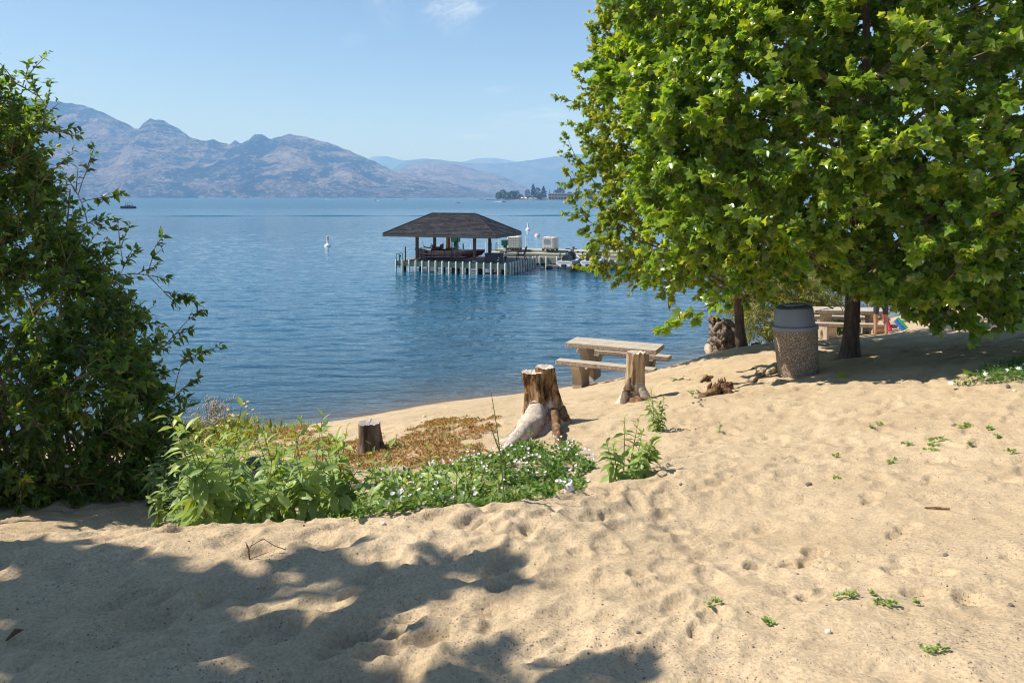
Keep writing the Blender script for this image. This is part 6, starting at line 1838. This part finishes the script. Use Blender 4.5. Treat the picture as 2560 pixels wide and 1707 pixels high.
# stick and dry twig
v = on_ground(2312, 1275); w_ = on_ground(2374, 1279)
o = root_tube([(0, 0, .012), ((w_ - v) * .5 + Vector((0, .004, .014))), ((w_ - v) + Vector((0, 0, .012)))], [0.005, 0.0065, 0.0045], 4.4, 'stick', None, m_root, 8, 12, rough=0.2)
o.location = v; tag(o, 'short brown stick lying on the sand at the right', 'stick')
v = on_ground(626, 1396)
tw = MB(); k_ = v.y / F
for pl, rd in (([(626, 1396), (622, 1375), (616, 1365)], .0042), ([(622, 1375), (632, 1362), (655, 1352), (690, 1362), (716, 1374)], .0022), ([(632, 1362), (648, 1356), (664, 1346)], .0018), ([(616, 1365), (612, 1358)], .002), ([(626, 1372), (630, 1358), (638, 1352)], .0018), ([(626, 1396), (650, 1390), (668, 1386)], .0018)):
    tw.tube([((x - 626) * k_, 0.02 * math.sin(x), (1396 - y) * k_) for x, y in pl], rd, 5)
o = tw.build('dry_twig', m_root, None, True, v); tag(o, 'small dead branching twig sticking out of the near lit sand', 'twig')
# fallen leaves
for i, (px, py, lb, tt_) in enumerate(((2118, 944, 'pale curled leaf lying on the sand right of the bin', .95), (2432, 938, 'green fallen leaf left of the daisy patch', .3), (60, 1603, 'brown dead leaf in the shade at the lower left edge', 1.0), (1682, 952, 'small green leaf on the sand right of the near picnic table', .4))):
    v = on_ground(px, py)
    if i == 2:
        o = link('fallen_leaf', fast_mesh('fallen_leaf', T_ELL[2][0] * 0.07, [T_ELL[2][1]], False), None, m_root)
    else:
        me = fast_mesh('fallen_leaf', T_PLANE[1][0] * 0.16, [T_PLANE[1][1]], False, {'tint': np.full(len(T_PLANE[1][0]), tt_)}); o = link('fallen_leaf', me, None, m_plane)
    o.location = v + Vector((0, 0, 0.035)); o.rotation_euler = (RAD(14), RAD(-12), RAD(70 + 40 * i)); tag(o, lb, 'leaf')

# ------------------------------------------------------------------ picnic tables and the litter bin
m_agg, n, l, b = mat_new('exposed_aggregate')
tcn = n.new('ShaderNodeTexCoord')
vo = n.new('ShaderNodeTexVoronoi'); vo.inputs['Scale'].default_value = 90; l.new(tcn.outputs['Object'], vo.inputs['Vector'])
sp_ = n.new('ShaderNodeSeparateColor'); l.new(vo.outputs['Color'], sp_.inputs[0])
cc = ramp(n, l, sp_.outputs[0], [(0.0, (0.14, 0.105, 0.08)), (0.35, (0.36, 0.265, 0.195)), (0.7, (0.54, 0.415, 0.31)), (1.0, (0.72, 0.61, 0.50))])
gap = mrange(n, l, vo.outputs['Distance'], 0.45, 0.75, 0, 1)
l.new(mixc(n, l, gap, cc, (0.16, 0.12, 0.095)), b.inputs['Base Color'])
b.inputs['Roughness'].default_value = 0.85
bp = n.new('ShaderNodeBump'); bp.inputs['Distance'].default_value = 0.012; bp.invert = True
l.new(vo.outputs['Distance'], bp.inputs['Height']); l.new(bp.outputs[0], b.inputs['Normal'])
m_slab = mat('table_slab', (0.44, 0.385, 0.31), 0.85, noise=0.18, nscale=7, bump=0.003, bscale=60)
m_ped = mat('table_pedestal', (0.36, 0.29, 0.215), 0.9, noise=0.18, nscale=5, bump=0.004, bscale=40)
def picnic_table(loc, rz, label):
    t = empty('picnic_table', loc, rz, label, 'picnic table', 'concrete picnic tables on the beach')
    def slab(name, c, d):
        o = MB().box(c, d, bev=0.015).build(name, m_agg, t)
        # the smooth trowelled upper face, two planks with a joint
        for s in (-1, 1):
            MB().box((0, s * d[1] * .252 * 1.0, d[2] / 2 + 0.004), (d[0] - 0.03, d[1] * .48, 0.008)).build('top_face', m_slab, o).location = c
        return o
    slab('tabletop', (0, 0, 0.735), (2.02, 0.74, 0.09))
    slab('bench_seat', (0, -0.66, 0.43), (2.14, 0.27, 0.085)); slab('bench_seat', (0, 0.66, 0.43), (2.14, 0.27, 0.085))
    for x in (-0.62, 0.62):
        arch = [(0.13 * math.cos(k * math.pi / 6), 0.0 + 0.13 * math.sin(k * math.pi / 6)) for k in range(7)]
        def half(sg):
            return [(sg * 0.13, -0.12)] + [(sg * 0.16 * math.cos(k * math.pi / 8), 0.17 * math.sin(k * math.pi / 8)) for k in range(5)] + \
                   [(0, 0.17), (0, 0.69), (sg * 0.30, 0.69), (sg * 0.29, 0.62), (sg * 0.19, 0.55), (sg * 0.165, 0.42), (sg * 0.19, 0.31), (sg * 0.27, 0.25), (sg * 0.36, 0.245), (sg * 0.44, 0.28), (sg * 0.50, 0.386), (sg * 0.80, 0.386), (sg * 0.79, 0.32), (sg * 0.70, 0.22), (sg * 0.66, 0.05), (sg * 0.66, -0.12)]
        M_ = Matrix.Translation((x, 0, 0)) @ Matrix.Rotation(RAD(90), 4, 'Z')
        mb = MB()
        for sg in (1, -1):
            ol = half(sg)
            # dedupe
            ol = [p_ for i, p_ in enumerate(ol) if i == 0 or (abs(p_[0] - ol[i - 1][0]) + abs(p_[1] - ol[i - 1][1])) > 1e-6]
            if sg < 0: ol = ol[::-1]
            mb.prism(ol, 0.20, M_)
        mb.build('pedestal', m_ped, t)
    return t
c1 = PD(1536, 950, 16.05)
picnic_table((2.22, 16.05, ground(2.22, 16.05) + 0.0), RAD(-25), 'concrete picnic table with benches standing at the water behind the tall stump')
c2 = P(2120, 845, 4.05)
picnic_table((c2.x, c2.y, ground(c2.x, c2.y)), RAD(-8), 'farther concrete picnic table half hidden behind the litter bin and the trunk')
v = P(1996, 934, 2.60); v.z = ground(v.x, v.y)
t = empty('litter_bin', (v.x, v.y, v.z - 0.03), 0, 'leaning round litter bin of pebbled concrete with a blue grey plastic lid', 'litter bin')
t.rotation_euler = (RAD(-1.5), RAD(-3.6), 0)
MB().lathe([(0.0, 0), (0.268, 0.0), (0.285, 0.02), (0.298, 0.35), (0.312, 0.69), (0.300, 0.705), (0.0, 0.705)], 48).build('body', m_agg, t, True)
m_lid = mat('blue_grey_plastic', (0.20, 0.225, 0.29), 0.42, noise=0.08, nscale=3)
m_lidtop = mat('lid_top_plastic', (0.075, 0.105, 0.14), 0.38)
lid = MB().lathe([(0.318, 0.68), (0.326, 0.685), (0.326, 0.735), (0.315, 0.745), (0.288, 0.75), (0.282, 0.77), (0.273, 0.985), (0.262, 1.0)], 48).build('lid', m_lid, t, True)
tilt = Matrix.Translation((0, 0, 1.0)) @ Matrix.Rotation(RAD(-2), 4, 'Y')
MB().lathe([(0.264, -0.006), (0.258, 0.012), (0.20, 0.042), (0.10, 0.062), (0.0, 0.068)], 48, tilt).build('lid_top', m_lidtop, lid, True)
MB().box((-0.05, -0.155, 1.055), (0.26, 0.13, 0.012), bev=0.005).build('push_flap', m_lid, lid)

# ------------------------------------------------------------------ bathers and toys glimpsed under the tree
m_tan = mat('tan_skin', (0.38, 0.20, 0.12), 0.6)
m_hair = mat('dark_hair', (0.03, 0.02, 0.015), 0.7)
m_shirt = mat('teal_shirt', (0.02, 0.22, 0.22), 0.8)
m_short = mat('dark_shorts', (0.03, 0.035, 0.06), 0.8)
def person(loc, rz, label, scale=1.0):
    t = empty('person', loc, rz, label, 'person')
    J = {'pel': (0, 0, .95), 'waist': (0, 0, 1.10), 'chest': (0, .02, 1.32), 'neck': (0, 0.01, 1.50), 'head': (0, -.02, 1.64), 'crown': (0, -.01, 1.74),
         'hl': (.10, 0, .90), 'kl': (.12, -.04, .50), 'al': (.13, .03, .09), 'tl': (.15, -.13, .03), 'hr': (-.10, 0, .90), 'kr': (-.13, -.10, .51), 'ar': (-.14, -.02, .09), 'tr': (-.16, -.18, .03),
         'sl': (.19, .02, 1.42), 'el': (.26, .04, 1.14), 'wl': (.25, -.10, .92), 'sr': (-.19, .02, 1.42), 'er': (-.27, .02, 1.15), 'wr': (-.24, -.14, .95)}
    Rd = {'pel': .13, 'waist': .125, 'chest': .14, 'neck': .058, 'head': .088, 'crown': .07, 'hl': .092, 'kl': .058, 'al': .038, 'tl': .034, 'hr': .092, 'kr': .058, 'ar': .038, 'tr': .034,
          'sl': .062, 'el': .042, 'wl': .028, 'sr': .062, 'er': .042, 'wr': .028}
    E = [('pel', 'waist'), ('waist', 'chest'), ('chest', 'neck'), ('neck', 'head'), ('head', 'crown'), ('pel', 'hl'), ('hl', 'kl'), ('kl', 'al'), ('al', 'tl'), ('pel', 'hr'), ('hr', 'kr'), ('kr', 'ar'), ('ar', 'tr'),
         ('chest', 'sl'), ('sl', 'el'), ('el', 'wl'), ('chest', 'sr'), ('sr', 'er'), ('er', 'wr')]
    for s in ('l', 'r'):
        wv = Vector(J['w' + s]); sg = 1 if s == 'l' else -1
        J['p' + s] = tuple(wv + Vector((0, -.02, -.07))); Rd['p' + s] = .026; E.append(('w' + s, 'p' + s))
        for k in range(4):
            b_ = Vector(J['p' + s]); n1, n2 = 'f%s%da' % (s, k), 'f%s%db' % (s, k)
            J[n1] = tuple(b_ + Vector(((k - 1.5) * .018, -.012, -.04))); J[n2] = tuple(b_ + Vector(((k - 1.5) * .02, -.03, -.075 + abs(k - 1.4) * .008)))
            Rd[n1] = .009; Rd[n2] = .007; E += [('p' + s, n1), (n1, n2)]
        J['t' + s + 'h'] = tuple(wv + Vector((-sg * .03, -.05, -.06))); Rd['t' + s + 'h'] = .010; E.append(('w' + s, 't' + s + 'h'))
    names = list(J); me = bpy.data.meshes.new('body')
    me.from_pydata([J[k] for k in names], [(names.index(a), names.index(b_)) for a, b_ in E], [])
    o = bpy.data.objects.new('body', me); COL.objects.link(o)
    md = o.modifiers.new('skin', 'SKIN')
    for i, k in enumerate(names):
        me.skin_vertices[0].data[i].radius = (Rd[k], Rd[k]); me.skin_vertices[0].data[i].use_root = (k == 'pel')
    o.modifiers.new('sub', 'SUBSURF').levels = 2
    bpy.context.view_layer.update()
    ev = bpy.data.meshes.new_from_object(o.evaluated_get(bpy.context.evaluated_depsgraph_get()))
    bpy.data.objects.remove(o)
    for p_ in ev.polygons: p_.use_smooth = True
    for m_ in (m_tan, m_shirt, m_short): ev.materials.append(m_)
    for p_ in ev.polygons:
        c = p_.center
        if 1.02 < c.z < 1.47 and abs(c.x) < 0.30 and (c.z > 1.22 or abs(c.x) < 0.19): p_.material_index = 1
        elif 0.60 < c.z <= 1.02 and abs(c.x) < 0.205: p_.material_index = 2
    link('body', ev, t)
    MB().lathe([(0.10, -0.02), (0.112, 0.03), (0.10, 0.09), (0.06, 0.125), (0, 0.135)], 16, Matrix.Translation((0, 0.005, 1.655))).build('hair', m_hair, t, True)
    nose = MB().tube([(0, -.095, 1.665), (0, -.122, 1.635), (0, -.10, 1.625)], [.010, .014, .012], 6); nose.build('nose', m_tan, t, True)
    ey = MB()
    for s in (-.034, .034): ey.lathe([(0, -.010), (.010, -.006), (.010, .006), (0, .010)], 8, Matrix.Translation((s, -.096, 1.672)))
    ey.box((0, -.100, 1.598), (.045, .008, .010))
    ey.build('eyes_and_mouth', m_hair, t, True)
    t.scale = (scale,) * 3
    return t
v = P(2202, 838, 3.66); v.z = ground(v.x, v.y)
person(tuple(v), RAD(160), 'bather with bare tanned legs standing in shade beyond the plane tree behind leaves')
def noodle(px0, py0, px1, py1, h, m_, label, r=0.045):
    a = P(px0, py0, h); a.z = ground(a.x, a.y) + r
    b_ = a + Vector(((px1 - px0) * a.y / F, 0.15, (py0 - py1) * a.y / F))
    o = MB().tube([(0, 0, 0), (b_ - a) * .5, (b_ - a)], r, 12).build('foam_tube', m_, None, True, a)
    tag(o, label, 'pool toy', 'foam pool toys on the sand beyond the tree')
noodle(2224, 823, 2218, 785, 3.62, mat('pink_foam', (0.70, 0.02, 0.10), 0.7), 'bright red upright foam tube beyond the plane tree', 0.07)
noodle(2258, 823, 2246, 800, 3.55, mat('blue_foam', (0.02, 0.12, 0.55), 0.6), 'blue foam tube leaning beside the green one beyond the tree', 0.05)
noodle(2267, 821, 2250, 797, 3.55, mat('green_foam', (0.02, 0.35, 0.10), 0.6), 'green foam tube leaning beside the blue one beyond the tree', 0.05)
v = P(2455, 785, 3.30); v.z = ground(v.x, v.y)
t = empty('beach_chair', v, RAD(25), 'pale fabric beach chair with dark legs far right under the leaves', 'chair')
fr = MB()
for s in (-.28, .28):
    fr.tube([(-.35, s, 0), (.25, s, .42), (.30, s, .44)], .022, 6); fr.tube([(.30, s, 0), (-.20, s, .40), (-.42, s, 1.0)], .022, 6)
fr.build('chair_frame', m_black, t, True)
MB().add([(.30, -.28, .45), (.30, .28, .45), (-.20, .28, .38), (-.20, -.28, .38), (.30, -.28, .43), (.30, .28, .43), (-.20, .28, .36), (-.20, -.28, .36)], [(0, 1, 2, 3), (7, 6, 5, 4), (0, 4, 5, 1), (3, 2, 6, 7)]).build('seat_fabric', m_white, t)
MB().add([(-.21, -.28, .40), (-.21, .28, .40), (-.42, .28, 1.0), (-.42, -.28, 1.0), (-.23, -.28, .40), (-.23, .28, .40), (-.44, .28, 1.0), (-.44, -.28, 1.0)], [(0, 1, 2, 3), (7, 6, 5, 4), (3, 2, 6, 7)]).build('back_fabric', m_white, t)

# ------------------------------------------------------------------ the wooded point across the bay
m_fol = {'d': (0.022, 0.040, 0.026), 'g': (0.045, 0.075, 0.028), 'w': (0.10, 0.135, 0.040), 'r': (0.050, 0.030, 0.036)}
m_fol = {k: mat('far_foliage_' + {'d': 'dark', 'g': 'green', 'w': 'willow', 'r': 'copper'}[k], c, 0.95, noise=0.35, nscale=0.25) for k, c in m_fol.items()}
FD = 1452.0
def far_tree(px, py_top, w, kind, col_, label, seed, py_base=499.0):
    r = np.random.default_rng(seed)
    k = FD / F
    hgt = (py_base - py_top) * k; wd = w * k
    base = Vector(((px - CX) * k, FD + r.uniform(-8, 25), 0.9))
    t = empty({'c': 'conifer_tree', 'b': 'broadleaf_tree', 'w': 'willow_tree'}[kind], base, 0, label, 'tree', 'trees on the wooded point')
    MB().tube([(0, 0, 0), (0, 0, hgt * .8)], [wd * .035, wd * .01], 7).build('trunk', m_pile, t, True)
    n_ = 420
    u = r.random(n_)
    if kind == 'c': wd *= 1.35
    if kind == 'c':
        z = 0.12 + 0.88 * u; rad = (1.02 - z) ** 0.75 * (0.75 + 0.35 * np.sin(z * 34) * (r.random(n_))) * 0.62
    elif kind == 'w':
        z = 0.03 + 0.94 * u; rad = np.sqrt(np.clip(1 - ((z - 0.45) / 0.56) ** 2, 0.02, 1)) * 0.54
    else:
        z = 0.08 + 0.9 * u; rad = np.sqrt(np.clip(1 - ((z - 0.56) / 0.46) ** 2, 0.02, 1)) * 0.52
    a = r.uniform(0, 6.28, n_); rr = rad * np.sqrt(r.uniform(0.35, 1, n_)) * (1 + 0.35 * pnoise(a * 1.3 + seed, z * 6))
    c = np.stack([np.cos(a) * rr * wd, np.sin(a) * rr * wd, z * hgt], 1)
    s_ = wd * r.uniform(0.05, 0.11, n_)
    d1 = unit(r.normal(size=(n_, 3))) * s_[:, None]; d2 = unit(r.normal(size=(n_, 3)) + np.array([0, 0, .6 if kind == 'w' else 0])) * s_[:, None] * (1.6 if kind == 'w' else 1)
    V = np.stack([c - d1, c + d2, c + d1, c - d2 * .8], 1).reshape(-1, 3)
    link('crown', fast_mesh('crown', V, [np.arange(n_ * 4).reshape(-1, 4)]), t, m_fol[col_])
for a in ((1246, 480, 15, 'w', 'w', 'pale willow at the left tip of the wooded point', 1), (1257, 474.5, 16, 'b', 'd', 'dark round tree just right of the pale willow at the tip', 2), (1268, 480, 16, 'w', 'w', 'willow between the dark round tree and the broad willow', 3),
          (1282, 478, 20, 'w', 'w', 'broad pale willow in the middle of the left clump', 4), (1293, 477, 14, 'b', 'd', 'dark tree at the right end of the left clump', 5), (1303, 491, 14, 'b', 'w', 'low light green bush left of the copper tree', 6),
          (1319, 474, 13, 'b', 'r', 'dark copper coloured tree left of the tallest conifer', 7), (1333, 461, 15, 'c', 'd', 'tallest dark conifer on the wooded point', 8), (1345, 469, 18, 'b', 'g', 'broad green tree between the two tall conifers', 9),
          (1360, 465.5, 16, 'c', 'd', 'second tallest conifer, right of the broad green tree', 10), (1350, 485, 16, 'b', 'g', 'low green tree in front of the broad green one', 11), (1374, 474, 4, 'c', 'd', 'thin bare topped conifer left of the tan building', 12), (1388, 474, 8, 'b', 'd', 'narrow dark tree behind the left half of the tan building', 13),
          (1402, 470, 24, 'b', 'd', 'wide dark tree rising behind the tan building', 14), (1402, 478.5, 7, 'c', 'd', 'small dark conifer in front of the tan building', 15), (1425, 480, 14, 'b', 'd', 'dark tree at the right end of the tan building', 16),
          (1450, 478, 22, 'b', 'd', 'dark tree right of the building, half behind the maple leaves', 17), (1475, 474, 24, 'b', 'g', 'green tree farther right behind the maple leaves', 18), (1520, 470, 30, 'b', 'd', 'large tree on the point hidden behind the maple leaves', 19)):
    far_tree(*a)
kf = FD / F
def fx(px): return (px - CX) * kf
m_tanwall = mat('tan_stucco', (0.62, 0.42, 0.26), 0.9, noise=0.08, nscale=0.3)
m_glass = mat('dark_window', (0.02, 0.028, 0.035), 0.2)
t = empty('lakeside_building', (fx(1401), FD - 6, 1.2), 0, 'long low tan two storey building with balconies on the wooded point', 'building')
W_ = (1432 - 1370) * kf
MB().box((0, 5, 5.2), (W_, 9, 10.2)).build('wall', m_tanwall, t)
MB().box((-W_ * .0, 3.8, 11.0), (W_ + 1.6, 13.0, 1.5), bev=0.3).build('roof', mat('tan_roof', (0.56, 0.40, 0.27), 0.9), t)
MB().box((0, -0.2, 5.6), (W_, 2.4, 0.7)).build('balcony_slab', m_tanwall, t)
MB().box((0, -1.3, 6.5), (W_, 0.12, 1.1)).build('balcony_rail', m_tanwall, t)
for i in range(6):
    x = -W_ / 2 + 0.6 + (W_ - 1.2) * i / 5
    MB().box((x, -1.0, 5.2), (0.6, 0.6, 10.2)).build('column', m_tanwall, t)
for fl_ in (0, 1):
    for i in range(8):
        x = -W_ / 2 + 0.6 + (W_ - 1.2) * (i + .5) / 8
        MB().box((x, 0.46, 2.4 + fl_ * 5.2), (W_ / 8 - 0.9, 0.14, 3.6)).build('window', m_glass, t)
t = empty('grey_house', (fx(1303), FD + 30, 1.2), 0, 'small grey house between the willow clump and the copper tree', 'house')
MB().box((0, 0, 3.5), (8.5, 8, 7.0)).build('wall', mat('grey_siding', (0.28, 0.29, 0.31), 0.8), t)
MB().prism([(-5, 6.9), (5, 6.9), (0, 10.5)], 9.0).build('roof', mat('grey_roof', (0.16, 0.15, 0.155), 0.9), t)
for x in (-2.2, 2.2): MB().box((x, -4.03, 3.8), (2.0, 0.1, 2.2)).build('window', m_glass, t)
for px, lb in ((1305, 'white pointed tent left of a pair on the shore of the wooded point'), (1314, 'white pointed tent right of a pair on the shore of the wooded point')):
    t = empty('white_tent', (fx(px), FD - 9, 1.0), 0, lb, 'tent', 'white tents on the far shore')
    MB().add([(-3.2, -3.2, 2.2), (3.2, -3.2, 2.2), (3.2, 3.2, 2.2), (-3.2, 3.2, 2.2), (0, 0, 4.8)], [(0, 1, 4), (1, 2, 4), (2, 3, 4), (3, 0, 4), (3, 2, 1, 0)]).build('canopy', m_white, t)
    for x in (-3, 3):
        for y in (-3, 3): MB().tube([(x, y, 0), (x, y, 2.2)], .1, 5).build('tent_pole', m_white, t)
t = empty('marina_dock', (fx(1224), FD - 25, 0), 0, 'low marina dock with moored boats off the left tip of the wooded point', 'dock')
MB().box((0, 0, 0.5), (31, 3, 0.6)).build('walkway', m_conc, t)
for i in range(8): MB().tube([(-14 + i * 4, 1.2, -2), (-14 + i * 4, 1.2, 2.4)], .2, 6).build('pile', m_pile, t)
for px, sz_, m_, lb in ((1213, 5.5, m_white, 'white boat moored at the left of the far marina dock'), (1222, 6.5, m_navy, 'dark boat moored in the middle of the far marina dock'), (1232, 6, m_red, 'red boat moored at the right of the far marina dock'), (1392, 7, m_white, 'white boat moored before the tan building'), (1430, 6, m_white, 'white boat moored right of the tan building')):
    motorboat(px, 499.5 if px < 1300 else 500, sz_, m_, lb, RAD(5), 0)
    ob = [o for o in bpy.data.objects if o.get('label') == lb][0]
    ob.location = (fx(px), FD - (29 if px < 1300 else 18), 0)
    ob['group'] = 'boats moored off the wooded point'
